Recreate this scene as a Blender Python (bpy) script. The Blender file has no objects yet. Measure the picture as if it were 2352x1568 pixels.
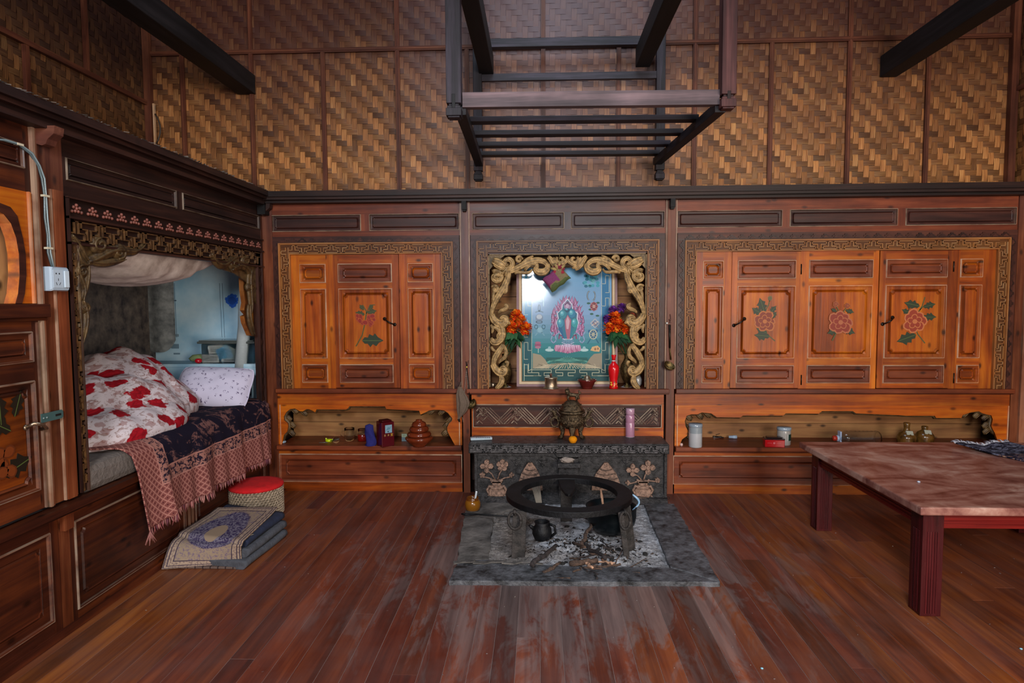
import bpy, math, random
from mathutils import Vector, Matrix, noise
random.seed(11)
PI = math.pi
C = bpy.context.scene.collection
# ---------------------------------------------------------------- camera
F, CX, CY = 1450.0, 1176.0, 784.0            # focal length and centre for the 2352 px frame
CAM = Vector((0.0, -4.46, 1.372))
RM = (Matrix.Rotation(math.atan(60/1450), 3, 'Z') @ Matrix.Rotation(PI/2-math.atan(93/1451), 3, 'X')
      @ Matrix.Rotation(math.radians(-.3), 3, 'Z'))
cd = bpy.data.cameras.new('camera'); cam = bpy.data.objects.new('camera', cd); C.objects.link(cam)
cam.matrix_world = Matrix.Translation(CAM) @ RM.to_4x4()
cd.sensor_width = 36; cd.lens = F/2352*36; cd.clip_start = .05
bpy.context.scene.camera = cam
# ---------------------------------------------------------------- light and exposure
sc = bpy.context.scene
sc.view_settings.view_transform = 'Standard'; sc.view_settings.look = 'None'
sc.view_settings.gamma = 1; sc.view_settings.exposure = 0.3
sc.view_settings.use_curve_mapping = False
w = bpy.data.worlds.new('world'); sc.world = w; w.use_nodes = True
w.node_tree.nodes['Background'].inputs[0].default_value = (.80, .84, .95, 1)
w.node_tree.nodes['Background'].inputs[1].default_value = .27
def area(name, loc, target, sx, sy, power, col):
    l = bpy.data.lights.new(name, 'AREA'); l.shape = 'RECTANGLE'; l.size = sx; l.size_y = sy
    l.energy = power; l.color = col
    o = bpy.data.objects.new(name, l); C.objects.link(o); o.location = loc
    o.rotation_euler = (Vector(target)-Vector(loc)).to_track_quat('-Z', 'Y').to_euler()
    return o
area('window_daylight', (-.35, -6.3, 2.75), (.2, 0, 1.0), .9, 1.0, 150, (.93, .96, 1.0))
area('doorway_daylight', (2.55, -6.2, 1.35), (.2, 0, 1.2), 1.5, 2.1, 175, (1.0, .90, .78))
area('smoke_hole_daylight', (.25, -1.5, 4.35), (.25, -.9, 0), 1.3, 1.3, 42, (.72, .86, 1.0))

def P(px, py, ax, val):                       # point on an axis plane of the room, seen at a pixel of the photograph
    d = RM @ Vector(((px-CX)/F, -(py-CY)/F, -1.0)); t = (val-CAM[ax])/d[ax]
    return CAM + d*t
def B(px, py, Y=0.0):
    p = P(px, py, 1, Y); return p.x, p.z
def L(px, py, X=-1.96):
    p = P(px, py, 0, X); return p.y, p.z
def BR(x0, y0, x1, y1, Y=0.0):
    a = B(x0, y0, Y); b = B(x1, y1, Y); c = B(x0, y1, Y); d = B(x1, y0, Y)
    return ((a[0]+c[0])/2, (b[0]+d[0])/2, (b[1]+c[1])/2, (a[1]+d[1])/2)     # u0,u1,v0,v1
# ---------------------------------------------------------------- mesh builder
TB = lambda u, v, w: (u, -w, v)               # back wall frame: u right, v up, w to the room
TL = lambda u, v, w: (-1.96+w, u, v)          # left wall frame
TW = lambda x, y, z: (x, y, z)
WL = {}
class MB:
    def __init__(s, T=TW, seed=None):
        s.v = []; s.f = []; s.gc = []; s.ti = []; s.mi = []; s.sm = []; s.co = []; s.T = T
    def add(s, vs, fs, tint=None, mi=0, sm=False, col=(1, 1, 1), gc=None, T=None):
        T = T or s.T; n = len(s.v); s.v += [T(*p) for p in vs]
        if tint is None: tint = random.uniform(.82, 1.14)
        if gc is None:
            lo = [min(p[i] for p in vs) for i in range(3)]; hi = [max(p[i] for p in vs) for i in range(3)]
            o = sorted(range(3), key=lambda i: -(hi[i]-lo[i])); r = [random.uniform(0, 40) for _ in range(3)]
            g = [(p[o[0]]+r[0], p[o[1]]+r[1], p[o[2]]+r[2]) for p in vs]
        else: g = gc
        for k, fc in enumerate(fs):
            s.f.append([i+n for i in fc]); s.gc += [g[i] for i in fc]
            s.ti.append(tint[k] if isinstance(tint, list) else tint); s.mi.append(mi[k] if isinstance(mi, list) else mi)
            s.sm.append(sm); s.co.append(col[k] if isinstance(col, list) else col)
    def box(s, x0, x1, y0, y1, z0, z1, tint=None, mi=0, col=(1, 1, 1), T=None):
        vs = [(x, y, z) for z in (z0, z1) for y in (y0, y1) for x in (x0, x1)]
        s.add(vs, [(0, 2, 3, 1), (4, 5, 7, 6), (0, 1, 5, 4), (2, 6, 7, 3), (0, 4, 6, 2), (1, 3, 7, 5)], tint, mi, False, col, T=T)
    def prism(s, pts, w0, w1, tint=None, mi=0, col=(1, 1, 1), T=None, edge=None):
        n = len(pts); a = sum(pts[i][0]*pts[(i+1) % n][1]-pts[(i+1) % n][0]*pts[i][1] for i in range(n))
        if a < 0: pts = pts[::-1]
        vs = [(p[0], p[1], w0) for p in pts]+[(p[0], p[1], w1) for p in pts]
        fs = [tuple(range(n-1, -1, -1)), tuple(range(n, 2*n))]+[(i, (i+1) % n, n+(i+1) % n, n+i) for i in range(n)]
        if tint is None: tint = random.uniform(.85, 1.12)
        ti = [tint, tint]+[edge if edge is not None else tint]*n
        s.add(vs, fs, ti, mi, False, col, T=T)
    def bar(s, a, b, wd, hh, up=(0, 0, 1), tint=None, mi=0, col=(1, 1, 1)):
        a = Vector(a); b = Vector(b); d = (b-a).normalized(); up = Vector(up)
        r = d.cross(up).normalized(); q = r.cross(d).normalized()
        vs = []
        for p in (a, b):
            for i, j in ((-1, -1), (1, -1), (1, 1), (-1, 1)):
                vs.append(tuple(p+r*(i*wd/2)+q*(j*hh/2)))
        Lb = (b-a).length; o = random.uniform(0, 30)
        g = [(o+(0 if k < 4 else Lb), o+(-1, 1, 1, -1)[k % 4]*wd/2, (-1, -1, 1, 1)[k % 4]*hh/2) for k in range(8)]
        s.add(vs, [(3, 2, 1, 0), (4, 5, 6, 7), (0, 1, 5, 4), (1, 2, 6, 5), (2, 3, 7, 6), (3, 0, 4, 7)], tint, mi, False, col, g)
    def lathe(s, prof, c=(0, 0, 0), n=24, tint=1.0, mi=0, col=(1, 1, 1), ax=None, sx=1, sy=1, cap=True):
        c = Vector(c); q = Vector((0, 0, 1)).rotation_difference(Vector(ax)) if ax else None
        vs = []
        for r, z in prof:
            for i in range(n):
                a = 2*PI*i/n; p = Vector((r*math.cos(a)*sx, r*math.sin(a)*sy, z))
                if q: p = q @ p
                vs.append(tuple(c+p))
        m = len(prof); fs = []
        for j in range(m-1):
            for i in range(n):
                fs.append((j*n+i, j*n+(i+1) % n, (j+1)*n+(i+1) % n, (j+1)*n+i))
        if cap:
            fs.append(tuple(range(n-1, -1, -1))); fs.append(tuple(range((m-1)*n, m*n)))
        cl = col if not isinstance(col, list) else [col[min(k//n, len(col)-1)] for k in range(len(fs))]
        s.add(vs, fs, tint, mi, True, cl)
    def tube(s, pts, r, n=8, tint=1.0, mi=0, col=(1, 1, 1), flat=1.0, nrm=None, sm=True):
        pts = [Vector(p) for p in pts]; m = len(pts); vs = []; N = Vector(nrm) if nrm else None
        prev = None; acc = 0; g = []; o = random.uniform(0, 20)
        for k, p in enumerate(pts):
            d = (pts[min(k+1, m-1)]-pts[max(k-1, 0)])
            if d.length < 1e-9: d = Vector((0, 0, 1))
            d.normalize(); rr = r[k] if isinstance(r, (list, tuple)) else r
            if N is not None: b = N
            else:
                b = prev if prev is not None else (Vector((0, 0, 1)) if abs(d.z) < .9 else Vector((1, 0, 0)))
            a = d.cross(b)
            if a.length < 1e-6: a = d.orthogonal()
            a.normalize(); b2 = a.cross(d).normalized(); prev = b2
            if k: acc += (p-pts[k-1]).length
            for i in range(n):
                t = 2*PI*i/n
                vs.append(tuple(p+a*(math.cos(t)*rr)+b2*(math.sin(t)*rr*flat))); g.append((o+acc, o+math.cos(t)*rr, math.sin(t)*rr))
        fs = []
        for j in range(m-1):
            for i in range(n): fs.append((j*n+i, j*n+(i+1) % n, (j+1)*n+(i+1) % n, (j+1)*n+i))
        fs.append(tuple(range(n-1, -1, -1))); fs.append(tuple(range((m-1)*n, m*n)))
        s.add(vs, fs, tint, mi, sm, col, g)
    def sheet(s, nu, nv, fn, tint=1.0, mi=0, col=(1, 1, 1), closeu=False):
        vs = []; g = []
        for j in range(nv+1):
            for i in range(nu+1):
                r = fn(i/nu, j/nv)
                vs.append(tuple(r[0])); g.append(r[1] if len(r) > 1 else (i/nu, j/nv, 0))
        fs = [(j*(nu+1)+i, j*(nu+1)+i+1, (j+1)*(nu+1)+i+1, (j+1)*(nu+1)+i) for j in range(nv) for i in range(nu)]
        s.add(vs, fs, tint, mi, True, col, g)
    def rings(s, u0, u1, v0, v1, prof, cap=True, mi=0, T=None, capcol=(1, 1, 1), capmi=None):
        # nested outlines of a rectangle: (inset, height, corner radius, tint)
        K = 4; vs = []; fs = []; ti = []; m = len(prof); mis = []
        for (ins, w, r, t) in prof:
            r = max(r, .0004); a0, a1, b0, b1 = u0+ins, u1-ins, v0+ins, v1-ins
            for cx, cy, ang in ((a0, b0, 0), (a1, b0, 90), (a1, b1, 180), (a0, b1, 270)):
                for k in range(K):
                    th = math.radians(ang+90-90*k/(K-1))
                    vs.append((cx+r*math.cos(th), cy+r*math.sin(th), w))
        n = 4*K
        for j in range(m-1):
            for i in range(n):
                fs.append((j*n+i, j*n+(i+1) % n, (j+1)*n+(i+1) % n, (j+1)*n+i)); ti.append(prof[j][3]); mis.append(mi)
        cols = [(1, 1, 1)]*len(fs)
        if cap: fs.append(tuple(range((m-1)*n, m*n))); ti.append(prof[-1][3]); mis.append(mi if capmi is None else capmi); cols.append(capcol)
        s.add(vs, fs, ti, mis, False, cols, T=T)

def mk(name, mb, mat, parent=None, loc=None, bevel=0, sub=0, solid=0, smooth=None, recalc=False):
    if parent is not None: base = Vector(WL[parent.name])
    elif loc is not None: base = Vector(loc)
    else:
        xs = [p[0] for p in mb.v]; ys = [p[1] for p in mb.v]; zs = [p[2] for p in mb.v]
        base = Vector(((min(xs)+max(xs))/2, (min(ys)+max(ys))/2, min(zs)))
    me = bpy.data.meshes.new(name); me.from_pydata([tuple(Vector(p)-base) for p in mb.v], [], mb.f)
    for m in (mat if isinstance(mat, (list, tuple)) else [mat]): me.materials.append(m)
    a = me.attributes.new('gc', 'FLOAT_VECTOR', 'CORNER'); a.data.foreach_set('vector', [c for g in mb.gc for c in g])
    a = me.attributes.new('tint', 'FLOAT', 'FACE'); a.data.foreach_set('value', mb.ti)
    a = me.attributes.new('col', 'FLOAT_COLOR', 'FACE'); a.data.foreach_set('color', [c for g in mb.co for c in (g[0], g[1], g[2], 1.0)])
    me.polygons.foreach_set('material_index', mb.mi); me.polygons.foreach_set('use_smooth', mb.sm if smooth is None else [smooth]*len(mb.f))
    me.update()
    o = bpy.data.objects.new(name, me); C.objects.link(o)
    if parent is not None: o.parent = parent
    else: o.location = base
    WL[o.name] = tuple(base)
    if solid: m = o.modifiers.new('solid', 'SOLIDIFY'); m.thickness = solid; m.offset = 0
    if sub: m = o.modifiers.new('sub', 'SUBSURF'); m.levels = sub; m.render_levels = sub
    if bevel:
        m = o.modifiers.new('bevel', 'BEVEL'); m.width = bevel; m.segments = 2; m.limit_method = 'ANGLE'; m.angle_limit = .6
    return o
def tag(o, label, cat, group=None):
    o['label'] = label; o['category'] = cat
    if group: o['group'] = group
    return o
def thing(name, loc, label, cat, group=None):
    o = bpy.data.objects.new(name, None); C.objects.link(o); o.location = loc; o.empty_display_size = .05
    WL[o.name] = tuple(loc); return tag(o, label, cat, group)
def struct(o): o['kind'] = 'structure'; return o
def stuff(o): o['kind'] = 'stuff'; return o
def kids(o): return [c for c in bpy.data.objects if c.parent == o]
def dup(o, loc, rz=0, label=None, parent=None):
    c = o.copy(); C.objects.link(c)
    if parent is None: c.location = loc; c.rotation_euler = (0, 0, rz)
    else: c.parent = parent
    WL[c.name] = tuple(loc)
    for k in kids(o): dup(k, loc, 0, None, c)
    if label: c['label'] = label
    return c
# ---------------------------------------------------------------- materials
def hx(h, k=1.0):
    h = h.lstrip('#'); r = [int(h[i:i+2], 16)/255 for i in (0, 2, 4)]
    return tuple((c/12.92 if c <= .04045 else ((c+.055)/1.055)**2.4)*k for c in r)
class NT:
    def __init__(s, name):
        s.m = bpy.data.materials.new(name); s.m.use_nodes = True; s.t = s.m.node_tree
        s.b = s.t.nodes['Principled BSDF']
    def n(s, t, **kw):
        o = s.t.nodes.new(t)
        for k, v in kw.items():
            if k.startswith('i_'):
                key = k[2:]; o.inputs[int(key) if key.isdigit() else key.replace('_', ' ')].default_value = v
            else: setattr(o, k, v)
        return o
    def l(s, a, b): s.t.links.new(a, b)
    def val(s, v, sock):
        if isinstance(v, (int, float)): sock.default_value = v
        elif isinstance(v, tuple): sock.default_value = v if len(v) == 4 or sock.type == 'VECTOR' else (*v, 1)
        else: s.l(v, sock)
    def math(s, op, a, b=None, c=None, clamp=False):
        o = s.n('ShaderNodeMath', operation=op); o.use_clamp = clamp
        s.val(a, o.inputs[0])
        if b is not None: s.val(b, o.inputs[1])
        if c is not None: s.val(c, o.inputs[2])
        return o.outputs[0]
    def mix(s, f, a, b, mode='MIX'):
        o = s.n('ShaderNodeMix', data_type='RGBA', blend_type=mode); s.val(f, o.inputs[0]); s.val(a, o.inputs[6]); s.val(b, o.inputs[7])
        return o.outputs[2]
    def attr(s, name, out='Vector'):
        o = s.n('ShaderNodeAttribute', attribute_name=name); return o.outputs[out]
    def scale(s, v, sc, off=(0, 0, 0)):
        o = s.n('ShaderNodeVectorMath', operation='MULTIPLY_ADD'); s.val(v, o.inputs[0]); o.inputs[1].default_value = sc; o.inputs[2].default_value = off
        return o.outputs[0]
    def noise(s, v, sc=1.0, det=3, rough=.55, dist=0, out=0):
        o = s.n('ShaderNodeTexNoise', i_Scale=sc, i_Detail=det, i_Roughness=rough, i_Distortion=dist); s.val(v, o.inputs['Vector']); return o.outputs[out]
    def ramp(s, f, pts, interp='LINEAR'):
        o = s.n('ShaderNodeValToRGB'); o.color_ramp.interpolation = interp; e = o.color_ramp.elements
        while len(e) < len(pts): e.new(.5)
        for i, (p, c) in enumerate(pts):
            e[i].position = p; e[i].color = (*c, 1) if isinstance(c, tuple) else (c, c, c, 1)
        s.l(f, o.inputs[0]); return o.outputs[0]
    def bump(s, h, st=.3, d=.01):
        o = s.n('ShaderNodeBump', i_Strength=st, i_Distance=d); s.val(h, o.inputs['Height']); s.l(o.outputs[0], s.b.inputs['Normal'])
    def pos(s): return s.n('ShaderNodeNewGeometry').outputs['Position']
    def fin(s, col=None, rough=None, metal=None, spec=None):
        if col is not None: s.val(col, s.b.inputs['Base Color'])
        if rough is not None: s.val(rough, s.b.inputs['Roughness'])
        if metal is not None: s.b.inputs['Metallic'].default_value = metal
        if spec is not None: s.b.inputs['Specular IOR Level'].default_value = spec
        return s.m
def wood(name, dk, md, lt, rough=.42, soot=1.0, knots=1.0, pale=hx('c9b49a'), blot=.5, grey=hx('453c40'), gscale=1.0):
    t = NT(name); g = t.attr('gc'); pos = t.pos()
    n1 = t.noise(t.scale(g, (1.6*gscale, 30*gscale, 30*gscale)), 1, 4, .6, .3)
    n2 = t.noise(t.scale(g, (.9, 5, 5), (9, 3, 1)), 1, 3, .6, 1.2)
    f = t.math('ADD', t.math('MULTIPLY', n1, .62), t.math('MULTIPLY', n2, .5))
    col = t.ramp(f, [(.34, dk), (.53, md), (.74, lt)])
    if knots:
        vo = t.n('ShaderNodeTexVoronoi', voronoi_dimensions='2D', feature='F1', i_Scale=1.0, i_Randomness=1.0); t.l(t.scale(g, (3.2, 6.0, 7.0)), vo.inputs['Vector'])
        kn = t.math('SUBTRACT', 1.5, t.math('MULTIPLY', vo.outputs['Distance'], 17), clamp=True)
        col = t.mix(t.math('MULTIPLY', kn, .85*knots), col, tuple(c*.18 for c in dk))
    bl = t.noise(t.scale(pos, (1.9, 1.9, 1.9)), 1, 4, .65)
    blf = t.ramp(bl, [(.3, 1-blot), (.6, 1.0), (.8, 1.12)])
    col = t.mix(1.0, col, blf, 'MULTIPLY')
    ti = t.attr('tint', 'Fac')
    tm = t.math('MINIMUM', ti, 1.35)
    cc = t.n('ShaderNodeCombineColor'); [t.l(tm, cc.inputs[i]) for i in range(3)]
    col = t.mix(1.0, col, cc.outputs[0], 'MULTIPLY')
    if soot:
        sx = t.n('ShaderNodeSeparateXYZ'); t.l(pos, sx.inputs[0])
        ax = t.math('SUBTRACT', .92, t.math('ABSOLUTE', t.math('SUBTRACT', sx.outputs[0], .12)))
        az = t.math('MULTIPLY', t.math('SUBTRACT', sx.outputs[2], .75), .95)
        nn = t.math('MULTIPLY', t.math('SUBTRACT', bl, .5), 1.6)
        a1 = t.math('ADD', t.math('MULTIPLY', ax, 1.6), nn, clamp=True)
        a2 = t.math('ADD', az, nn, clamp=True)
        sf = t.math('MULTIPLY', t.math('MULTIPLY', a1, a2), .93*soot)
        top = t.math('MULTIPLY', t.math('SUBTRACT', sx.outputs[2], 1.72), 3.2, clamp=True)
        sf = t.math('MAXIMUM', sf, t.math('MULTIPLY', top, .2*soot))
        col = t.mix(sf, col, t.mix(n1, tuple(c*.25 for c in grey), tuple(c*1.1 for c in grey)))
    pf = t.math('MULTIPLY', t.math('SUBTRACT', ti, 1.4), 1.3, clamp=True)
    pf = t.math('MULTIPLY', pf, t.ramp(t.noise(t.scale(g, (9, 9, 9)), 1, 3), [(.3, .25), (.6, 1.0)]))
    col = t.mix(pf, col, pale)
    r = t.math('ADD', rough-.12, t.math('MULTIPLY', n2, .25))
    t.bump(n1, .25, .004)
    return t.fin(col, r, spec=.28)
def plain(name, c, rough=.6, metal=0, var=.2, sc=14, bump=0, bsc=None, c2=None, spec=.5):
    t = NT(name); p = t.pos(); n = t.noise(t.scale(p, (sc, sc, sc)), 1, 4, .6)
    a = tuple(x*(1-var) for x in c) if c2 is None else c2; b = tuple(min(1, x*(1+var*.6)) for x in c)
    col = t.ramp(n, [(.3, a), (.7, b)])
    cc = t.n('ShaderNodeCombineColor'); ta = t.attr('tint', 'Fac'); [t.l(ta, cc.inputs[i]) for i in range(3)]
    col = t.mix(1.0, col, cc.outputs[0], 'MULTIPLY')
    if bump:
        bs = bsc or sc*3; t.bump(t.noise(t.scale(p, (bs, bs, bs)), 1, 4, .65), bump, .01)
    return t.fin(col, rough, metal, spec)
def painted(name, rough=.5, var=.1, sc=60, spec=.4, bump=0, metal=0):
    t = NT(name); c = t.attr('col', 'Color'); n = t.noise(t.scale(t.pos(), (sc, sc, sc)), 1, 3)
    f = t.ramp(n, [(.3, 1-var), (.7, 1.0)])
    col = t.mix(1.0, c, f, 'MULTIPLY')
    if bump: t.bump(n, bump, .004)
    return t.fin(col, rough, metal, spec)
def glass(name, c=(.97, 1, 1), rough=.03, alpha=None, ior=1.18):
    t = NT(name); t.b.inputs['Transmission Weight'].default_value = 1.0; t.b.inputs['IOR'].default_value = ior
    return t.fin(c, rough)

M = {}
M['orange'] = wood('orange_pine', hx('5a240c'), hx('94400e'), hx('bc6414'), .4, 1.0, 1.0, blot=.45)
M['amber'] = wood('amber_pine', hx('742e0a'), hx('a84e0c'), hx('c87014'), .4, .9, .8, blot=.35)
M['redbrown'] = wood('red_brown_pine', hx('44190e'), hx('72321a'), hx('964a26'), .42, .9, .8)
M['brown'] = wood('dark_brown_wood', hx('24100c'), hx('432018'), hx('633322'), .45, .8, .5)
M['fret'] = wood('carved_tan_wood', hx('4c2812'), hx('80481c'), hx('a06830'), .5, .9, 0, pale=hx('a88660'))
M['raw'] = wood('raw_pine_board', hx('6b4427'), hx('94643c'), hx('b0824f'), .6, 0, 1.0, blot=.35)
M['dark'] = wood('dark_stained_wood', hx('120807'), hx('28130e'), hx('42241a'), .5, .4, .3, pale=hx('8d7a66'))
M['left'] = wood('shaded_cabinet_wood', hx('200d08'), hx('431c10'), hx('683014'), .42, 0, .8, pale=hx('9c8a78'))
M['post'] = wood('post_wood', hx('3f1c10'), hx('6b331b'), hx('8e5232'), .45, 1.0, .8, pale=hx('c9b49a'), grey=hx('6a5a60'))
M['black'] = wood('sooty_black_wood', hx('050405'), hx('100c0e'), hx('1f191b'), .6, 0, 0, pale=hx('6a6470'))
M['rack'] = wood('smoked_rack_wood', hx('0f0c10'), hx('221d24'), hx('403844'), .55, 0, 0, pale=hx('8c84a0'), gscale=1.3)
M['table'] = wood('dark_red_lacquer', hx('24090a'), hx('3f1013'), hx('58191b'), .28, 0, 0, blot=.25, pale=hx('8c5c58'))
M['gilt'] = plain('gilded_carving', hx('9c7e52'), .48, .25, .45, 30, .3, 90, c2=hx('4e3a20'))
M['bronzewood'] = plain('dark_gilded_carving', hx('5a4426'), .5, .2, .45, 25, .3, 90, c2=hx('2a1c10'))
M['brass'] = plain('aged_brass', hx('7d6840'), .34, .9, .5, 60, .4, 150, c2=hx('2c2318'))
M['bronze'] = plain('dark_bronze', hx('74624c'), .32, .9, .6, 70, .7, 130, c2=hx('1c1713'))
M['silver'] = plain('worn_brass_lamp', hx('a8937c'), .3, .9, .35, 40, .2)
M['iron'] = plain('black_iron', hx('17171b'), .55, .5, .5, 12, .35, 60, c2=hx('09090b'))
M['handle'] = plain('dark_handle_iron', hx('2c2622'), .4, .8, .4, 60)
M['stone'] = plain('black_carved_stone', hx('3e3b3c'), .42, 0, .6, 30, 1.0, 85, c2=hx('0c0b0c'))
M['slab'] = plain('slate_slab', hx('5c5d62'), .55, 0, .5, 20, .8, 55, c2=hx('121215'))
M['slab2'] = plain('grey_dusty_slab', hx('706a66'), .75, 0, .4, 9, .7, 40, c2=hx('33302e'))
M['relief'] = plain('worn_relief_stone', hx('a07e6c'), .7, 0, .5, 60, .6, 120, c2=hx('4d3c34'))
M['ash'] = plain('grey_ash', hx('b4b8c2'), .95, 0, .5, 20, 1.0, 70, c2=hx('4c4a4c'))
M['charcoal'] = plain('charcoal', hx('1a1818'), .9, 0, .4, 50, .5)
M['bark'] = plain('twig_bark', hx('5a4438'), .85, 0, .5, 60, .6, 120, c2=hx('231a16'))
M['char_bark'] = plain('charred_bark', hx('3a3030'), .9, 0, .5, 50, .6, 120, c2=hx('100e0e'))
M['paint'] = painted('painted_colour')
M['gloss'] = painted('glossy_colour', .18, .06, 30, .6)
M['cloth'] = painted('coloured_cloth', .9, .25, 140, .1, .4)
M['frosted'] = glass('frosted_plastic', (.72, .75, .75), .35, ior=1.1)
M['amber_dark'] = wood('darkened_amber_pine', hx('2c1006'), hx('70300c'), hx('9c4a10'), .4, 0, .6, blot=.7)
M['goldfret'] = plain('worn_gilt_fretwork', hx('96683a'), .5, .1, .4, 40, c2=hx('4c2e18'))
M['glass'] = glass('clear_glass')
M['plastic'] = glass('clear_plastic', (.95, .97, 1), .06, ior=1.42)
# ---------------------------------------------------------------- special materials
def bamboo(dk=0):
    t = NT('woven_bamboo_matting'); g = t.attr('gc'); pos = t.pos()
    fib = t.noise(t.scale(g, (6, 190, 60)), 1, 3, .6)
    f2 = t.noise(t.scale(g, (2, 9, 9)), 1, 2)
    col = t.ramp(t.math('ADD', t.math('MULTIPLY', fib, .6), t.math('MULTIPLY', f2, .4)), [(.32, hx('5e361c')), (.52, hx('905c30')), (.72, hx('bc8c56'))])
    ti = t.attr('tint', 'Fac'); cc = t.n('ShaderNodeCombineColor'); [t.l(ti, cc.inputs[i]) for i in range(3)]
    col = t.mix(1.0, col, cc.outputs[0], 'MULTIPLY')
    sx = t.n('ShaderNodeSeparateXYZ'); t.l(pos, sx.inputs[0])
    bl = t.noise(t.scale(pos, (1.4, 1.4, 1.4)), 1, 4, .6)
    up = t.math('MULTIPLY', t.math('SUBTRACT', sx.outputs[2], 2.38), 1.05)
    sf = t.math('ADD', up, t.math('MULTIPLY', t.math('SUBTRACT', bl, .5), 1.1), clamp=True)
    col = t.mix(t.math('MULTIPLY', sf, .85), col, hx('381817'))  # smoke film darkening upwards, with light fall-off painted in as well
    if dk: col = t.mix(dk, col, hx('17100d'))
    gl = t.math('SUBTRACT', 1.0, t.math('MULTIPLY', t.math('ABSOLUTE', t.math('SUBTRACT', sx.outputs[0], .1)), .8), clamp=True)
    col = t.mix(t.math('MULTIPLY', gl, .45), col, hx('6a5a62'))
    t.bump(fib, .2, .003)
    return t.fin(col, .5, spec=.35)
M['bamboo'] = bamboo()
M['bamboo_shaded'] = bamboo(.55)  # left wall copy: more soot, and its shade mixed into the colour
def floor_mat():
    t = NT('worn_red_floorboards'); g = t.attr('gc'); pos = t.pos()
    n1 = t.noise(t.scale(g, (1.3, 24, 24)), 1, 4, .6, .4); n2 = t.noise(t.scale(g, (.8, 4, 4), (5, 1, 2)), 1, 3, .6, .8)
    f = t.math('ADD', t.math('MULTIPLY', n1, .6), t.math('MULTIPLY', n2, .5))
    red = t.ramp(f, [(.33, hx('2c100c')), (.53, hx('5c2216')), (.75, hx('8a3e26'))])
    br = t.ramp(f, [(.33, hx('40200c')), (.53, hx('8a4614')), (.75, hx('b86c22'))])
    cs = t.n('ShaderNodeSeparateColor'); t.l(t.attr('col', 'Color'), cs.inputs[0])
    col = t.mix(cs.outputs[0], red, br)
    # worn-through grey patches round the hearth, with floor glare painted into them
    sx = t.n('ShaderNodeSeparateXYZ'); t.l(pos, sx.inputs[0])
    dx = t.math('DIVIDE', t.math('SUBTRACT', sx.outputs[0], .2), 1.35); dy = t.math('DIVIDE', t.math('ADD', sx.outputs[1], 1.35), 1.35)
    d = t.math('SQRT', t.math('ADD', t.math('MULTIPLY', dx, dx), t.math('MULTIPLY', dy, dy)))
    near = t.math('SUBTRACT', 1.05, d)
    wn = t.noise(t.scale(pos, (7.5, 2.2, 1)), 1, 5, .7, .6)
    wf = t.math('MULTIPLY', t.math('ADD', near, t.math('MULTIPLY', t.math('SUBTRACT', wn, .56), 4.5)), 2.2, clamp=True)
    wf = t.math('MULTIPLY', wf, t.math('ADD', .2, t.math('MULTIPLY', near, 1.3), clamp=True))
    col = t.mix(t.math('MULTIPLY', wf, .58), col, t.ramp(n1, [(.3, hx('57504f')), (.7, hx('8d8786'))]))
    sp = t.noise(t.scale(pos, (60, 42, 1)), 1, 3, .7)
    spf = t.ramp(sp, [(.68, 0.0), (.74, 1.0)])
    spb = t.math('MULTIPLY', spf, t.ramp(t.noise(t.scale(pos, (2, 2, 1)), 1, 2), [(.45, 0.0), (.65, .6)]))
    col = t.mix(spb, col, hx('8c8484'))
    dust = t.ramp(t.noise(t.scale(pos, (3, 3, 1)), 1, 4, .7), [(.35, 0.05), (.75, .42)])
    col = t.mix(dust, col, hx('6b5350'))
    ti = t.attr('tint', 'Fac'); cc = t.n('ShaderNodeCombineColor'); [t.l(ti, cc.inputs[i]) for i in range(3)]
    col = t.mix(1.0, col, cc.outputs[0], 'MULTIPLY')
    t.bump(n1, .25, .004)
    return t.fin(col, t.math('ADD', .3, t.math('MULTIPLY', wn, .3)), spec=.4)
M['floor'] = floor_mat()
def marble():
    t = NT('pink_brown_marble'); pos = t.pos()
    p = t.scale(pos, (2.0, 3.6, 2.5))
    n1 = t.noise(p, 1.2, 6, .6, 1.6); n2 = t.noise(t.scale(pos, (9, 5, 9)), 1, 5, .7, .6)
    f = t.math('ADD', t.math('MULTIPLY', n1, .7), t.math('MULTIPLY', n2, .32))
    col = t.ramp(f, [(.38, hx('4a201e')), (.46, hx('784a42')), (.54, hx('966a5e')), (.66, hx('bc9c8e'))])
    return t.fin(col, .32, spec=.45)
M['marble'] = marble()
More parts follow.
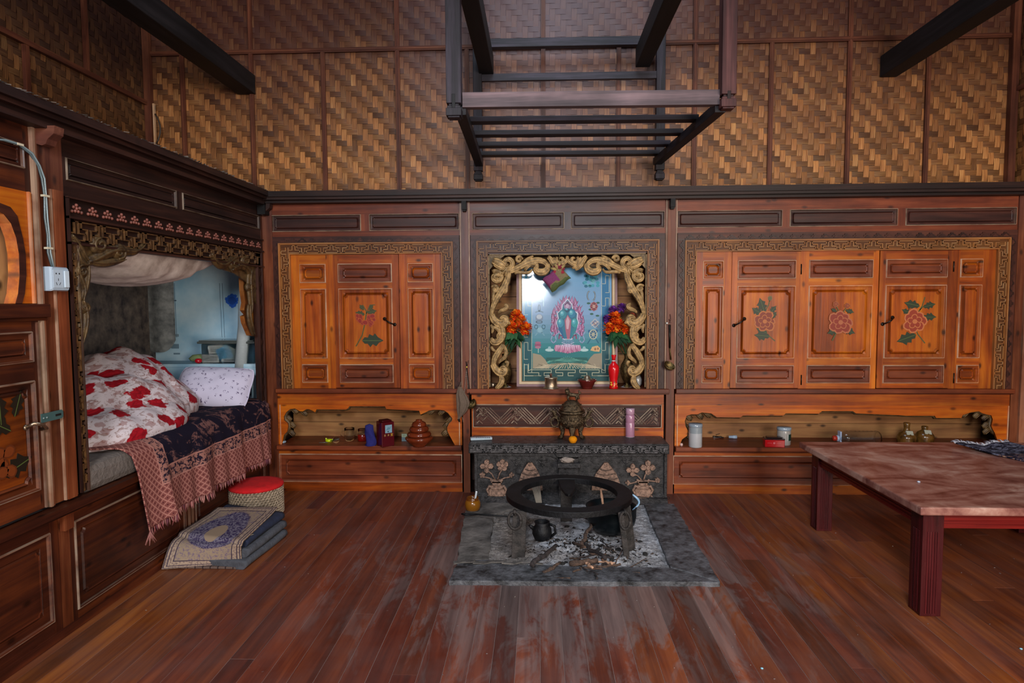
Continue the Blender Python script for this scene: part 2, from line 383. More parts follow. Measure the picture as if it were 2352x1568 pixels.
def quilt_mat():
    t = NT('white_quilt_with_red_peonies'); g = t.attr('gc'); w = t.noise(t.scale(g, (9, 9, 1)), 1, 3, .6, out=1)
    gw = t.n('ShaderNodeVectorMath', operation='ADD'); t.l(t.scale(g, (5.6, 5.6, 1)), gw.inputs[0]); t.l(t.scale(w, (.9, .9, 0)), gw.inputs[1])
    v = t.n('ShaderNodeTexVoronoi', voronoi_dimensions='2D', feature='F1', i_Scale=1.0, i_Randomness=.9); t.l(gw.outputs[0], v.inputs['Vector'])
    fl = t.ramp(v.outputs['Distance'], [(.25, 1.0), (.29, 0.0)])
    v2 = t.n('ShaderNodeTexVoronoi', voronoi_dimensions='2D', feature='F1', i_Scale=2.4, i_Randomness=1.0); t.l(gw.outputs[0], v2.inputs['Vector'])
    lf = t.ramp(v2.outputs['Distance'], [(.24, 1.0), (.3, 0.0)])
    n = t.noise(t.scale(g, (26, 26, 1)), 1, 4, .7, 1.5)
    tr = t.ramp(n, [(.54, 0.0), (.6, .75)])
    col = t.mix(tr, hx('c9bcc0'), hx('8a6a62'))
    col = t.mix(t.math('MULTIPLY', lf, .6), col, hx('8c5a54'))
    col = t.mix(fl, col, t.ramp(n, [(.35, hx('780a16')), (.65, hx('a81422'))]))
    t.bump(t.noise(t.scale(g, (30, 30, 1)), 1, 3), .15, .004)
    return t.fin(col, .85, spec=.15)
M['quilt'] = quilt_mat()
def pillow_mat():
    t = NT('lilac_white_pillow_cotton'); g = t.attr('gc')
    v = t.n('ShaderNodeTexVoronoi', voronoi_dimensions='2D', feature='F1', i_Scale=24, i_Randomness=.8); t.l(g, v.inputs['Vector'])
    s = t.ramp(v.outputs['Distance'], [(.2, 1.0), (.27, 0.0)]); n = t.noise(t.scale(g, (90, 90, 1)), 1, 3, .7)
    s = t.math('MULTIPLY', s, t.ramp(n, [(.52, 0.0), (.56, 1.0)]))
    return t.fin(t.mix(s, hx('c3bdd2'), hx('554668')), .8, spec=.15)
M['pillow'] = pillow_mat()
def throw_mat():
    t = NT('dark_woven_throw_pink_border'); g = t.attr('gc'); s = t.n('ShaderNodeSeparateXYZ'); t.l(g, s.inputs[0])
    # gc.x along the bed, gc.y distance to the hanging edge, gc.z distance to the near side edge
    e = t.math('MINIMUM', s.outputs[1], s.outputs[2])
    n = t.noise(t.scale(g, (7, 9, 0)), 1, 5, .65, 1.2)
    leaf = t.ramp(n, [(.52, 0.0), (.58, 1.0)]); fine = t.noise(t.scale(g, (40, 50, 0)), 1, 3, .7, .8)
    leaf = t.math('MULTIPLY', leaf, t.ramp(fine, [(.4, 0.0), (.52, .9)]))
    field = t.mix(leaf, hx('1c1826'), hx('7a5450'))
    # diamond lattice border
    a = t.math('ADD', s.outputs[0], s.outputs[1]); b = t.math('SUBTRACT', s.outputs[0], s.outputs[1])
    fa = t.math('ABSOLUTE', t.math('SUBTRACT', t.math('FRACT', t.math('MULTIPLY', a, 30)), .5))
    fb = t.math('ABSOLUTE', t.math('SUBTRACT', t.math('FRACT', t.math('MULTIPLY', b, 30)), .5))
    dm = t.math('MINIMUM', fa, fb)
    lat = t.ramp(dm, [(.1, hx('a06c62')), (.16, hx('642f32')), (.3, hx('865048')), (.42, hx('4c2228'))])
    band = t.mix(t.ramp(fine, [(.45, 0.0), (.52, 1.0)]), hx('241c2c'), hx('9c6c62'))
    e1 = t.math('GREATER_THAN', e, .17); e2 = t.math('GREATER_THAN', e, .245)
    col = t.mix(e1, lat, band); col = t.mix(e2, col, field)
    ln = t.math('ABSOLUTE', t.math('SUBTRACT', t.math('ABSOLUTE', t.math('SUBTRACT', e, .21)), .038))
    col = t.mix(t.math('LESS_THAN', ln, .004), col, hx('a8746a'))
    t.bump(fine, .3, .004)
    return t.fin(col, .92, spec=.08)
M['throw'] = throw_mat()
def rug_mat():
    t = NT('cream_and_purple_medallion_rug'); g = t.attr('gc'); s = t.n('ShaderNodeSeparateXYZ'); t.l(g, s.inputs[0])
    ex = t.math('MINIMUM', s.outputs[0], t.math('SUBTRACT', 1.0, s.outputs[0])); ey = t.math('MINIMUM', s.outputs[1], t.math('SUBTRACT', 1.0, s.outputs[1]))
    e = t.math('MINIMUM', ex, t.math('MULTIPLY', ey, 1.4))
    n = t.noise(t.scale(g, (26, 34, 0)), 1, 4, .7, 1.2)
    cr = hx('94806c'); pu = hx('3a3050')
    dx = t.math('DIVIDE', t.math('SUBTRACT', s.outputs[0], .5), .13); dy = t.math('DIVIDE', t.math('SUBTRACT', s.outputs[1], .56), .12)
    r = t.math('SQRT', t.math('ADD', t.math('MULTIPLY', dx, dx), t.math('MULTIPLY', dy, dy)))
    body = t.mix(t.ramp(n, [(.46, 0.0), (.54, 1.0)]), pu, hx('77707e'))
    outer = t.mix(t.ramp(n, [(.5, 0.0), (.6, .8)]), cr, hx('655470'))
    col = t.mix(t.math('LESS_THAN', t.math('ADD', r, t.math('MULTIPLY', n, 1.2)), 3.3), outer, body)
    col = t.mix(t.math('LESS_THAN', r, 1.0), col, cr)
    bor = t.mix(t.ramp(t.noise(t.scale(g, (40, 40, 0)), 1, 2, .5), [(.5, 0.0), (.56, .7)]), hx('a08a78'), hx('6e5a58'))
    col = t.mix(t.math('LESS_THAN', e, .13), col, bor)
    for k in (.015, .055, .125):
        col = t.mix(t.math('LESS_THAN', t.math('ABSOLUTE', t.math('SUBTRACT', e, k)), .006), col, hx('3a3040'))
    return t.fin(col, .95, spec=.05)
M['rug'] = rug_mat()
def wall_cloth():
    t = NT('pale_blue_bed_lining'); pos = t.pos(); n = t.noise(t.scale(pos, (3, 3, 3)), 1, 4, .6)
    col = t.ramp(n, [(.3, hx('8cbcd8')), (.7, hx('c8dfea'))])  # bluish light inside the bed is put into the cloth colour
    return t.fin(col, .8, spec=.2)
M['lining'] = wall_cloth()
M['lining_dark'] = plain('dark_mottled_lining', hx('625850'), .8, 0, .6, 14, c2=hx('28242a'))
M['mat_grey'] = plain('mottled_grey_mat', hx('848888'), .8, 0, .4, 16, c2=hx('4c5256'))
M['swag'] = plain('stained_white_canopy_cloth', hx('dcd2cc'), .9, 0, .3, 9, .15, 60, c2=hx('a89a92'))
M['mattress'] = plain('quilted_grey_beige_mattress', hx('6e645e'), .9, 0, .25, 40, .8, 60)
M['navy'] = plain('navy_blanket', hx('1f2740'), .95, 0, .35, 30, .4)
M['grey_blanket'] = plain('grey_blanket', hx('4c4e56'), .95, 0, .3, 30, .5)
M['straw'] = plain('pale_straw_rope', hx('b8a48c'), .85, 0, .5, 90, .9, 140, c2=hx('6b5c4c'))
M['red_felt'] = plain('red_felt', hx('c4040c'), .9, 0, .25, 20, .3)
M['glazed'] = plain('glazed_brown_ceramic', hx('a8681c'), .14, 0, .4, 22, c2=hx('5e3410'))
M['bowl'] = plain('glossy_brown_lacquer_bowl', hx('6a2a14'), .16, 0, .35, 22)
M['jug'] = plain('brown_glazed_jug', hx('6e4a1e'), .2, 0, .4, 24, c2=hx('33210c'))
# ================================================================ the room
# floor: boards run away from the camera
m = MB(); x = -2.0; bw = .09
while x < 3.5:
    w_ = bw*random.uniform(.93, 1.08); y = -5.2+random.uniform(-1, 1)
    while y < .05:
        ln = random.uniform(3.6, 6.0); y1 = min(y+ln, .05)
        orange = random.uniform(.6, 1.0) if (x < -1.5 and y < -1.2) else (random.uniform(.25, .5) if random.random() < .2 else random.uniform(0, .2)) + (.25 if x > 1.2 else 0)
        segs = 1
        if y1-y > .02: m.box(x+.0008, x+w_-.0008, y+.001, y1-.001, -.03, random.uniform(-.0008, 0), random.uniform(.78, 1.08) if random.random() > .08 else .6, col=(orange, 0, 0))
        y = y1
    x += w_
fl = struct(mk('floor', m, M['floor']))
m = MB(); m.box(-2.0, 3.5, -6.5, .05, -.028, -.0012, 1); struct(mk('trim_1', m, plain('pale_dust_in_gaps', hx('8a7670'), .9)))
# upper walls in woven bamboo: every float of the twill is a real bulged strip
def weave(m, T, u0, u1, v0, v1, s=.040, seed=0):
    rnd = random.Random(seed)
    ni = int((u1-u0)/s)+1; nj = int((v1-v0)/s)+1; hgt = .0032
    def strip(a0, a1, b0, b1, horiz):
        vs = []; g = []; o = rnd.uniform(0, 50); tt = rnd.uniform(.5, .85) if horiz else rnd.uniform(.95, 1.65)
        if rnd.random() < .08: tt *= .6
        N = 4; ga = .0012
        b0 += ga; b1 -= ga
        for k in range(N+1):
            f = k/N; a = a0+(a1-a0)*f; w = hgt*(math.sin(PI*f)**.6)-.0015
            for b, bb in ((b0, 0), (b1, 1)):
                p = (a, b, w) if horiz else (b, a, w); vs.append(p); g.append((o+a, o+b, 0))
        fs = []
        for k in range(N):
            q = (2*k, 2*k+2, 2*k+3, 2*k+1); fs.append(q if horiz else q[::-1])
        m.add(vs, fs, tt, 0, True, (1, 1, 1), g, T)
    for j in range(nj):
        for i in range(-4, ni+4):
            if (i+j) % 4 == 0:                       # horizontal float over columns i, i+1
                a0 = u0+(i-.12)*s; a1 = u0+(i+2.12)*s
                a0 = max(a0, u0); a1 = min(a1, u1)
                if a1-a0 > .004: strip(a0, a1, v0+j*s, min(v0+(j+1)*s, v1), True)
    for i in range(ni):
        for j in range(-4, nj+4):
            if (i+j) % 4 == 2:
                b0 = max(v0+(j-.12)*s, v0); b1 = min(v0+(j+2.12)*s, v1)
                if b1-b0 > .004: strip(b0, b1, u0+i*s, min(u0+(i+1)*s, u1), False)
m = MB(lambda u, v, w: (u, .31-w, v)); weave(m, None, -2.95, 3.42, 2.06, 3.78, seed=1)
m.box(-2.95, 3.42, 0.0, 4.3, -.03, -.004, .25)
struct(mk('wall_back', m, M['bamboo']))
m = MB(lambda u, v, w: (-2.955+w, u, v)); weave(m, None, -2.6, .3, 2.06, 3.9, seed=2)
m.box(-6.4, .31, 0, 4.3, -.03, -.004, .25); struct(mk('wall_left', m, M['bamboo_shaded']))
m = MB(lambda u, v, w: (3.42-w, u, v)); weave(m, None, -.9, .3, 0.0, 3.9, seed=3)
m.box(-6.4, .31, 0, 4.3, -.03, -.004, .25); struct(mk('wall_right', m, M['bamboo']))
# battens of the upper walls
def batten(u0, v0, u1, v1, T=None, wd=.03):
    pass
TU = lambda u, v, w: (u, .305-w, v)
ti = 2
def trim(m, mat=None):
    global ti
    o = struct(mk('trim_%d' % ti, m, mat or M['batten'])); ti += 1; return o
M['batten'] = wood('batten_wood', hx('38180f'), hx('5a2c1c'), hx('7c462c'), .5, .5, .3, grey=hx('4a3630'))
def vb(px, py0, py1, wd=.032):
    x0, z0 = B(px, py1, .305); x1, z1 = B(px, py0, .305); x = (x0+x1)/2; m = MB(TU)
    m.box(x-wd/2, x+wd/2, z0, z1, 0, .016); m.box(x-wd*.22, x+wd*.22, z0, z1, .016, .02); trim(m)
ZT = 3.235
for px, top in ((425, 1), (582, 0), (746, 1), (916, 0), (1074, 1), (1248, 0), (1420, 1), (1594, 0), (1768, 1), (1946, 0), (2126, 1)):
    x = B(px, 300, .305)[0]; m = MB(TU); z1 = ZT-.013 if top else 3.85
    m.box(x-.016, x+.016, 2.05, z1, 0, .016); m.box(x-.007, x+.007, 2.05, z1, .016, .021); trim(m)
m = MB(TU)
m.box(-2.95, 3.42, ZT-.016, ZT+.016, .0, .02); m.box(-2.95, 3.42, ZT-.006, ZT+.006, .02, .025); trim(m)
m = MB(TU); m.box(-2.95, -2.9, 2.05, 3.85, .0, .04); trim(m)
m = MB(TU); m.box(3.36, 3.41, 2.05, 3.85, .0, .04); trim(m)
for (y0, z0, y1, z1) in ((-4, 2.87, .29, 2.87), (-.85, 2.05, -.85, 2.855), (-.35, 2.885, -.35, 3.9), (-1.6, 2.885, -1.6, 3.9), (-2.2, 2.05, -2.2, 2.855)):
    m = MB(lambda u, v, w: (-2.95+w, u, v)); e = .016
    if y0 == y1: m.box(y0-e, y0+e, z0, z1, 0, .022)
    else: m.box(y0, y1, z0-e, z0+e, 0, .026)
    trim(m)
m = MB(lambda u, v, w: (3.415-w, u, v)); m.box(-4, .29, 2.84, 2.87, 0, .022); trim(m)
# pale cut edge board standing in the corner over the bed canopy
m = MB(lambda u, v, w: (u, .3-w, v)); a = B(367, 400, .3)[0]; m.box(a-.006, a+.006, 2.06, 2.86, .03, .05, 1.7)
trim(m, M['raw'])
m = MB(); pts = []
for i in range(9): 
    f = i/8; pts.append((a+.02+.035*math.sin(PI*f), .24, 2.78-.22*f))
m.tube(pts, .006, 6, col=hx('3a2c22')); tag(mk('wire', m, M['paint']), 'brown bent wire hanging at the corner of the upper woven wall', 'wire')
# ceiling with an open smoke hole
m = MB(); cz = 4.3
for (x0, x1, y0, y1) in ((-2.95, -.5, -6.4, .31), (1.0, 3.42, -6.4, .31), (-.5, 1.0, -.75, .31), (-.5, 1.0, -6.4, -2.3)):
    m.box(x0, x1, y0, y1, cz, cz+.03, .6)
struct(mk('ceiling', m, M['black']))
# beams
def beam(pa, wd, hh, x, z, y0, y1, label):
    m = MB(); m.bar((x, y0, z), (x, y1, z), wd, hh, tint=.9); return tag(mk('roof_beam', m, M['black'], bevel=.006), label, 'beam')
bx0, bz0 = B(590, 217, .3); bx1, _ = B(551, 217, .3)
beam(None, .135, .14, (bx0+bx1)/2-.01, bz0+.07, -5.5, .3, 'black squared roof beam at upper left running towards the wall')
bx0, bz0 = B(2020, 178, .3)
beam(None, .12, .15, bx0+.06, bz0+.075, -5.5, .3, 'black squared roof beam at upper right running towards the wall')
# ================================================================ carved panelling helpers
def fret(m, t0, t1, s0, s1, mp, wb, wt, p=.143, e=.0042, tint=None):
    n = max(1, round((t1-t0)/p)); p = (t1-t0)/n; S = s1-s0
    def seg(a0, a1, b0, b1):
        (x0, y0), (x1, y1) = mp(a0, b0), mp(a1, b1)
        m.box(min(x0, x1), max(x0, x1), min(y0, y1), max(y0, y1), wb, wt, tint if tint else random.uniform(1.45, 2.0))  # worn ridges paler, relief light partly carried by the tint
    for k in range(2*n):
        c = t0+p*(k+.5)/2; up = k % 2 == 0
        def S_(f): return s0+S*(f if up else 1-f)
        def sg(a0, a1, f0, f1):
            a0_, a1_ = max(c+a0, t0), min(c+a1, t1)
            if a1_ > a0_: seg(a0_, a1_, min(S_(f0), S_(f1)), max(S_(f0), S_(f1)))
        h = .335*p; st = .095*p; d = e/S
        sg(-h, h, .05, .05+d)                        # foot of the T
        sg(-h, -h+e, .05, .42); sg(h-e, h, .05, .42)
        sg(-h, -st, .42-d, .42); sg(st, h, .42-d, .42)
        sg(-st, -st+e, .42-d, .95); sg(st-e, st, .42-d, .95)
        sg(-st, st, .95-d, .95)
def cloudstrip(m, t0, t1, s0, s1, mp, wb, wt, p=.07, tint=.6):
    n = max(1, round((t1-t0)/p)); p = (t1-t0)/n; S = s1-s0
    for k in range(n):
        c = t0+p*(k+.5)
        pts = [(-.5, 0), (-.5, .3), (-.36, .3), (-.32, .55), (-.18, .55), (-.12, .82), (.12, .82), (.18, .55), (.32, .55), (.36, .3), (.5, .3), (.5, 0)]
        q = [mp(c+a*p, s0+b*S) for a, b in pts]
        m.prism(q, wb, wt, tint*random.uniform(.9, 1.1))
        q = [mp(c+a*p*.5, s0+.1*S+b*S*.5) for a, b in pts]; m.prism(q, wt, wt+.004, tint*1.3)
def border(parent, U0, U1, V0, V1, wo, wf, mo, mf, T, zbase=0.0, p=.143, cl=True):
    # outer ornament strip, then a key-fret strip, on left, top and right
    m = MB(T); b = .006
    def strips(ins, wd):
        a = ins; c = ins+wd
        return (('L', U0+a, U0+c), ('R', U1-c, U1-a), ('T', V1-c, V1-a))
    z = zbase
    for k, a, c in strips(0, wo):
        if k == 'T': m.box(U0, U1, a, c, z-.01, z+.010)
        else: m.box(a, c, V0, V1-wo, z-.01, z+.010)
    if cl:
        cloudstrip(m, U0+wo, U1-wo, V1-wo+.002, V1-.006, lambda t, s: (t, s), z+.01, z+.017)
        cloudstrip(m, V0, V1-wo, wo-.002, .006, lambda t, s: (U0+s, t), z+.01, z+.017)
        cloudstrip(m, V0, V1-wo, wo-.002, .006, lambda t, s: (U1-s, t), z+.01, z+.017)
    mk('carved_border', m, mo, parent)
    m = MB(T)
    for ins, wd, h, tn in ((wo, .007, .024, 1.6), (wo+.007, .006, .018, 1.0), (wo+.013, wf, .010, .5), (wo+.013+wf, .007, .022, 1.5)):  # groove dirt and relief shade both put into the dark ground tint
        for k, a, c in strips(ins, wd):
            if k == 'T': m.box(U0+ins, U1-ins, a, c, z-.01, z+h, tn)
            else: m.box(a, c, V0, V1-ins-wd, z-.01, z+h, tn)
    i = wo+.013
    fret(m, U0+i+wf, U1-i-wf, V1-i-wf, V1-i, lambda t, s: (t, s), z+.010, z+.019, p)
    fret(m, V0, V1-i-wf*.3, U0+i, U0+i+wf, lambda t, s: (s, t), z+.010, z+.019, p)
    fret(m, V0, V1-i-wf*.3, U1-i-wf, U1-i, lambda t, s: (s, t), z+.010, z+.019, p)
    mk('key_fret_band', m, mf, parent)
    return wo+.02+wf
def pprof(s, kind, z, big=False):
    k = min(.16*s, .032); f = min(1.0, s/.14)
    P_ = [(0, z, 0, 1.95), (.003, z+.007, 0, 1.8), (.0065, z+.007, 0, .95), (.010, z+.003, 0, 1.55), (.013, z-.005, 0, .85)]
    if kind == 'field':      # recessed flat with a raised, notched field
        Q_ = [(.013+k, z-.006, 0, .62), (.016+k, z-.009, k*.5, .6), (.022+k, z-.001, k*.5, 1.1), (.027+k, z-.003, k*.5, .82)]
    elif kind == 'big':
        Q_ = [(.030, z-.005, 0, 1.0), (.033, z-.009, .016, .55), (.041, z+.003, .02, 1.05), (.047, z-.004, .02, .8), (.050, z-.004, .02, 1.0)]
    elif kind == 'knob':
        Q_ = [(.022, z-.005, 0, .95), (.025, z-.012, .012, .5), (.03, z-.012, .012, .5), (.033, z-.004, .010, .8), (.040, z+.002, .01, 1.2), (.046, z-.004, .008, .7)]
    elif kind == 'tall':
        Q_ = [(.022, z-.005, 0, 1.0), (.026, z-.009, .01, .6), (.038, z+.006, .012, 1.05), (.052, z+.007, .012, 1.1)]
    else: Q_ = [(.022, z-.006, 0, .8)]
    return [(a*f, b, c*f, d) for a, b, c, d in P_+Q_]
def leaf(name, parent, U0, U1, V0, V1, pu0, pu1, pv, T, frame=None, pan=None, z=.0, thick=.02, kinds='field', mats=None, paint=None, bev=.0012, tint=None):
    """frame-and-panel board: stiles left and right of pu0..pu1, rails between the panel heights"""
    m = MB(T); zb = z-thick
    m.box(U0, U0+(pu0-U0), V0, V1, zb, z, tint); m.box(pu1, U1, V0, V1, zb, z, tint)
    edges = [V0]+[c for ab in pv for c in ab]+[V1]
    for k in range(0, len(edges), 2):
        if edges[k+1]-edges[k] > .001: m.box(pu0, pu1, edges[k], edges[k+1], zb, z, tint)
    for k, (a, b) in enumerate(pv):
        kd = kinds if isinstance(kinds, str) else kinds[k]
        m.rings(pu0, pu1, a, b, pprof(min(pu1-pu0, b-a), kd, z), mi=0 if kd == 'big' else 1, capmi=2 if kd == 'big' else 1)
    if paint: paint(m)
    return mk(name, m, mats or [frame, pan, M['amber'], M['paint']], parent, bevel=0)
def pr(px0, px1, py0, py1, T='B'):
    return BR(px0, py0, px1, py1)
# painted flowers -------------------------------------------------
def tr(pts, cx, cy, ang, sc):
    c, s = math.cos(ang), math.sin(ang)
    return [(cx+sc*(x*c-y*s), cy+sc*(x*s+y*c)) for x, y in pts]
LEAF = [(0, 0), (.12, .16), (.28, .14), (.34, .3), (.52, .22), (.6, .34), (.74, .16), (1, 0), (.78, -.1), (.66, -.26), (.5, -.16), (.38, -.3), (.26, -.14), (.12, -.14)]
LZ = [0]
def pleaf(m, x, y, ang, sc, z, col=None, mi=3):
    LZ[0] += 1; z += .00025*(1+LZ[0] % 6)
    m.prism(tr(LEAF, x, y, ang, sc), z-.001, z+.0008, 1, mi, col or hx('25301a'))
    m.prism(tr([(0, .012), (.9, .012), (.9, -.012), (0, -.012)], x, y, ang, sc), z+.0008, z+.0012, 1, mi, hx('51602c'))
def stem(m, pts, w, z, col=None, mi=3):
    L_ = []; R_ = []
    for k, (x, y) in enumerate(pts):
        a = pts[max(k-1, 0)]; b = pts[min(k+1, len(pts)-1)]; d = math.hypot(b[0]-a[0], b[1]-a[1]) or 1
        nx, ny = -(b[1]-a[1])/d*w, (b[0]-a[0])/d*w; L_.append((x+nx, y+ny)); R_.append((x-nx, y-ny))
    m.prism(L_+R_[::-1], z, z+.0006, 1, mi, col or hx('4c4a20'))
def petal(m, x, y, ang, sc, z, c1, c2, mi=3):
    out = [(0, 0), (.25, .3), (.6, .42), (.85, .3), (.95, .12), (1, -.1), (.85, -.32), (.55, -.4), (.25, -.28)]
    m.prism(tr(out, x, y, ang, sc), z, z+.0006, 1, mi, c1)
    m.prism(tr([(a*.8+.08, b*.75) for a, b in out], x, y, ang, sc), z+.0006, z+.0010, 1, mi, c2)
def peony(m, x, y, sc, z, c1=None, c2=None, mi=3, rnd=None, dense=False):
    c1 = c1 or hx('ac602c'); c2 = c2 or hx('7c2a10'); r = random.Random(int(x*1000))
    for k in range(7): petal(m, x, y, k*2*PI/7+r.uniform(-.15, .15), sc*r.uniform(.9, 1.1), z+k*.00015, c1, c2, mi)
    for k in range(5): petal(m, x, y, k*2*PI/5+.4, sc*.62, z+.0021+k*.00015, c1, c2, mi)
    m.prism(tr([(math.cos(a*PI/4), math.sin(a*PI/4)) for a in range(8)], x, y, 0, sc*.2), z+.003, z+.0042, 1, mi, c1)
# ================================================================ cornice and posts of the back wall
def LV(py, px=1250): return B(px, py)[1]
m = MB(TB); xa, xb = -1.93, 3.40
for a, b, w0, w1, tn in ((2.10, 2.138, -.3, .115, .8), (2.082, 2.10, -.3, .095, 1.0), (2.070, 2.082, -.3, .06, .6), (2.062, 2.070, -.02, .075, .7)):
    m.box(xa+.0, xb, a, b, w0, w1, tn)
trim(m, M['dark'])
for px, z0 in ((1068, 1.995), (1541, 1.995)):
    x = B(px, 470)[0]; m = MB(TB); m.box(x-.016, x+.016, z0+.01, 2.062, -.01, .075, .7); m.box(x-.012, x+.012, z0, z0+.01, -.01, .06, .6)
    trim(m, M['black'])
FR = 1.835                                     # bottom of the frieze
SILL = (.722, .752)
posts = ((-.476, -.408+.0), (.886, .962))
pu = [(B(1058, 700)[0], B(1081, 700)[0]), (B(1527, 700)[0], B(1553, 700)[0])]
for a, b in pu:
    m = MB(TB); m.box(a+.012, b-.012, .0, 2.065, -.02, .018, 1.0)
    m.box(a, a+.012, .75, 2.065, -.02, .008, 1.6); m.box(b-.012, b, .75, 2.065, -.02, .008, 1.6)
    m.box(a+.004, a+.008, .75, 2.065, .008, .014, 1.8); m.box(b-.008, b-.004, .75, 2.065, .008, .014, 1.8); trim(m, M['post'])
m = MB(TB); m.box(-1.955, -1.885, 0, 2.065, -.05, .012, .9); trim(m, M['post'])
m = MB(); m.box(-2.95, 3.42, .0, .33, -.03, 0.0, .5); m.box(-1.99, -1.90, .0, .31, 0, 2.06, .4); trim(m, M['dark'])
m = MB(TB); m.box(3.25, 3.40, 0, 2.065, -.05, .012, .9); m.box(3.30, 3.34, 0, 2.065, .012, .03, 1.5); trim(m, M['post'])
m = MB(TB); m.box(-1.955, -1.90, 1.985, 2.065, .0, .085, .7); trim(m, M['black'])
# ================================================================ wall cabinets
def unit(root, U0, U1, frz, zt=2.065, mat='brown'):
    # frieze of long low panels above the carved border
    vs = (1.875, 1.985)
    m = MB(TB); m.box(U0, U1, vs[1]+.004, zt, -.02, .0); m.box(U0, U1, FR, vs[0]-.004, -.02, .0)
    xs = [U0]+[c for ab in frz for c in ab]+[U1]
    for k in range(0, len(xs), 2): m.box(xs[k], xs[k+1], vs[0]-.004, vs[1]+.004, -.02, .0)
    m.box(U0, U1, .75, zt, -.30, -.27, .4) if root.name.startswith('wall') else None
    mk('frieze_rail', m, M['redbrown'], root)
    for a, b in frz:
        m = MB(TB); m.rings(a, b, vs[0]-.004, vs[1]+.004, pprof(.1, 'field', 0)); mk('frieze_panel', m, M[mat], root)
# ---- left cabinet
U0, U1 = -1.885, pu[0][0]
r = thing('wall_cabinet', (-1.2, 0, .75), 'built-in pine wall cabinet with one flower-painted door, left of the shrine niche', 'cabinet')
x = lambda px, py=700: B(px, py)[0]
unit(r, U0, U1, [(x(624, 505), x(829, 505)), (x(848, 505), x(1055, 505))])
ins = border(r, x(631)+.0, U1-.004, .752, FR, .045, .062, M['brown'], M['fret'], TB)
I0, I1, IT = x(631)+ins, U1-.004-ins, FR-ins
def zz(*ys, px=840): return [(LV(ys[i+1], px), LV(ys[i], px)) for i in range(len(ys)-2, -1, -2)]
pv3 = zz(605, 649, 662, 823, 836, 879)
leaf('side_panel', r, I0, x(757), .752, IT, x(690), x(750), pv3, TB, M['orange'], M['redbrown'], kinds=['knob', 'tall', 'knob'], mats=[M['amber'], M['orange'], M['orange'], M['paint']])
m = MB(TB); m.box(x(757), x(768), .752, IT, -.02, .006); mk('stile', m, M['amber'], r)
def pf(m):
    z = .0028; cx, cy = x(840), LV(733, 840); k = 1/325
    q = lambda px, py: (x(px, py), LV(py, px))
    stem(m, [q(818, 795), q(832, 770), q(838, 745), q(842, 715), q(833, 700)], .004, z); stem(m, [q(842, 720), q(850, 700), q(862, 700)], .003, z)
    pleaf(m, *q(832, 782), .0, .155, z); 
    for a, b, an, s in ((838, 722, 2.9, .07), (844, 718, .2, .07), (836, 712, 2.2, .05), (848, 712, .9, .05)): pleaf(m, *q(a, b), an, s, z, hx('3c3c1c'))
    rr = random.Random(5)
    for i in range(16): petal(m, cx+rr.uniform(-.05, .05), cy+rr.uniform(-.035, .03), rr.uniform(0, 6.3), rr.uniform(.03, .05), z+.0003*i, hx('a8481c'), hx('861c0e'))
D0, D1 = x(768), x(917)
d = leaf('door', r, D0, D1, .756, IT-.003, x(778), x(902), pv3, TB, M['orange'], M['redbrown'], z=.006, kinds=['field', 'big', 'field'], paint=pf)
d['label'] = 'orange pine door painted with a red flower'
def handle(parent, p0, p1, out=.035):
    (x0, z0), (x1, z1) = B(*p0), B(*p1); m = MB(); pts = []
    for i in range(9):
        f = i/8; pts.append((x0+(x1-x0)*f, -.006-out*math.sin(PI*f)**.6, z0+(z1-z0)*f))
    m.tube(pts, [.006, .005, .0045, .005, .006, .005, .0045, .005, .006], 8)
    for px_, pz in ((x0, z0), (x1, z1)): m.lathe([(.013, 0), (.013, .004), (.006, .008)], (px_, -.004, pz), 10, ax=(0, -1, 0))
    mk('handle', m, M['handle'], parent)
handle(d, (884, 732), (907, 745))
m = MB(TB); m.box(D1+.004, x(934), .752, IT, -.02, .006); mk('stile', m, M['orange'], r)
leaf('side_panel', r, x(934), I1, .752, IT, x(937), x(996), pv3, TB, kinds=['knob', 'tall', 'knob'], mats=[M['orange'], M['orange'], M['orange'], M['paint']])
# ---- right cabinet
U0, U1 = pu[1][1], 3.262
r = thing('wall_cabinet', (2.1, 0, .75), 'wide built-in pine wall cabinet with three flower-painted panels, right of the shrine niche', 'cabinet')
unit(r, U0, U1, [(x(1555, 490), x(1797, 490)), (x(1814, 490), x(2062, 490)), (x(2080, 490), x(2335, 490))])
ins = border(r, U0+.004, x(2328)-.0, .752, FR, .05, .06, M['brown'], M['fret'], TB)
I0, I1, IT = U0+.004+ins, x(2328)-ins, FR-ins
pv3 = zz(596, 639, 655, 823, 838, 880, px=1930)
leaf('side_panel', r, I0, x(1664), .752, IT, x(1613), x(1661), pv3, TB, kinds=['knob', 'tall', 'knob'], mats=[M['orange'], M['orange'], M['orange'], M['paint']])
m = MB(TB); m.box(x(1664), x(1679), .752, IT, -.02, .0); mk('stile', m, M['orange'], r)
q = lambda px, py: B(px, py)
def pa(m):
    z = .0025-.001
    stem(m, [q(1780, 783), q(1762, 768), q(1750, 745), q(1757, 715), q(1765, 700), q(1768, 688)], .004, z)
    for a, b, an, s in ((1752, 722, 2.6, .09), (1756, 718, 1.9, .11), (1768, 720, .9, .07), (1772, 732, 1.0, .06), (1762, 765, 2.7, .085), (1768, 772, 3.05, .11)): pleaf(m, *q(a, b), an, s, z)
    peony(m, *q(1756, 738), .078, z+.0012); petal(m, *q(1767, 692), 1.4, .04, z, hx('6a5a30'), hx('57502e'))
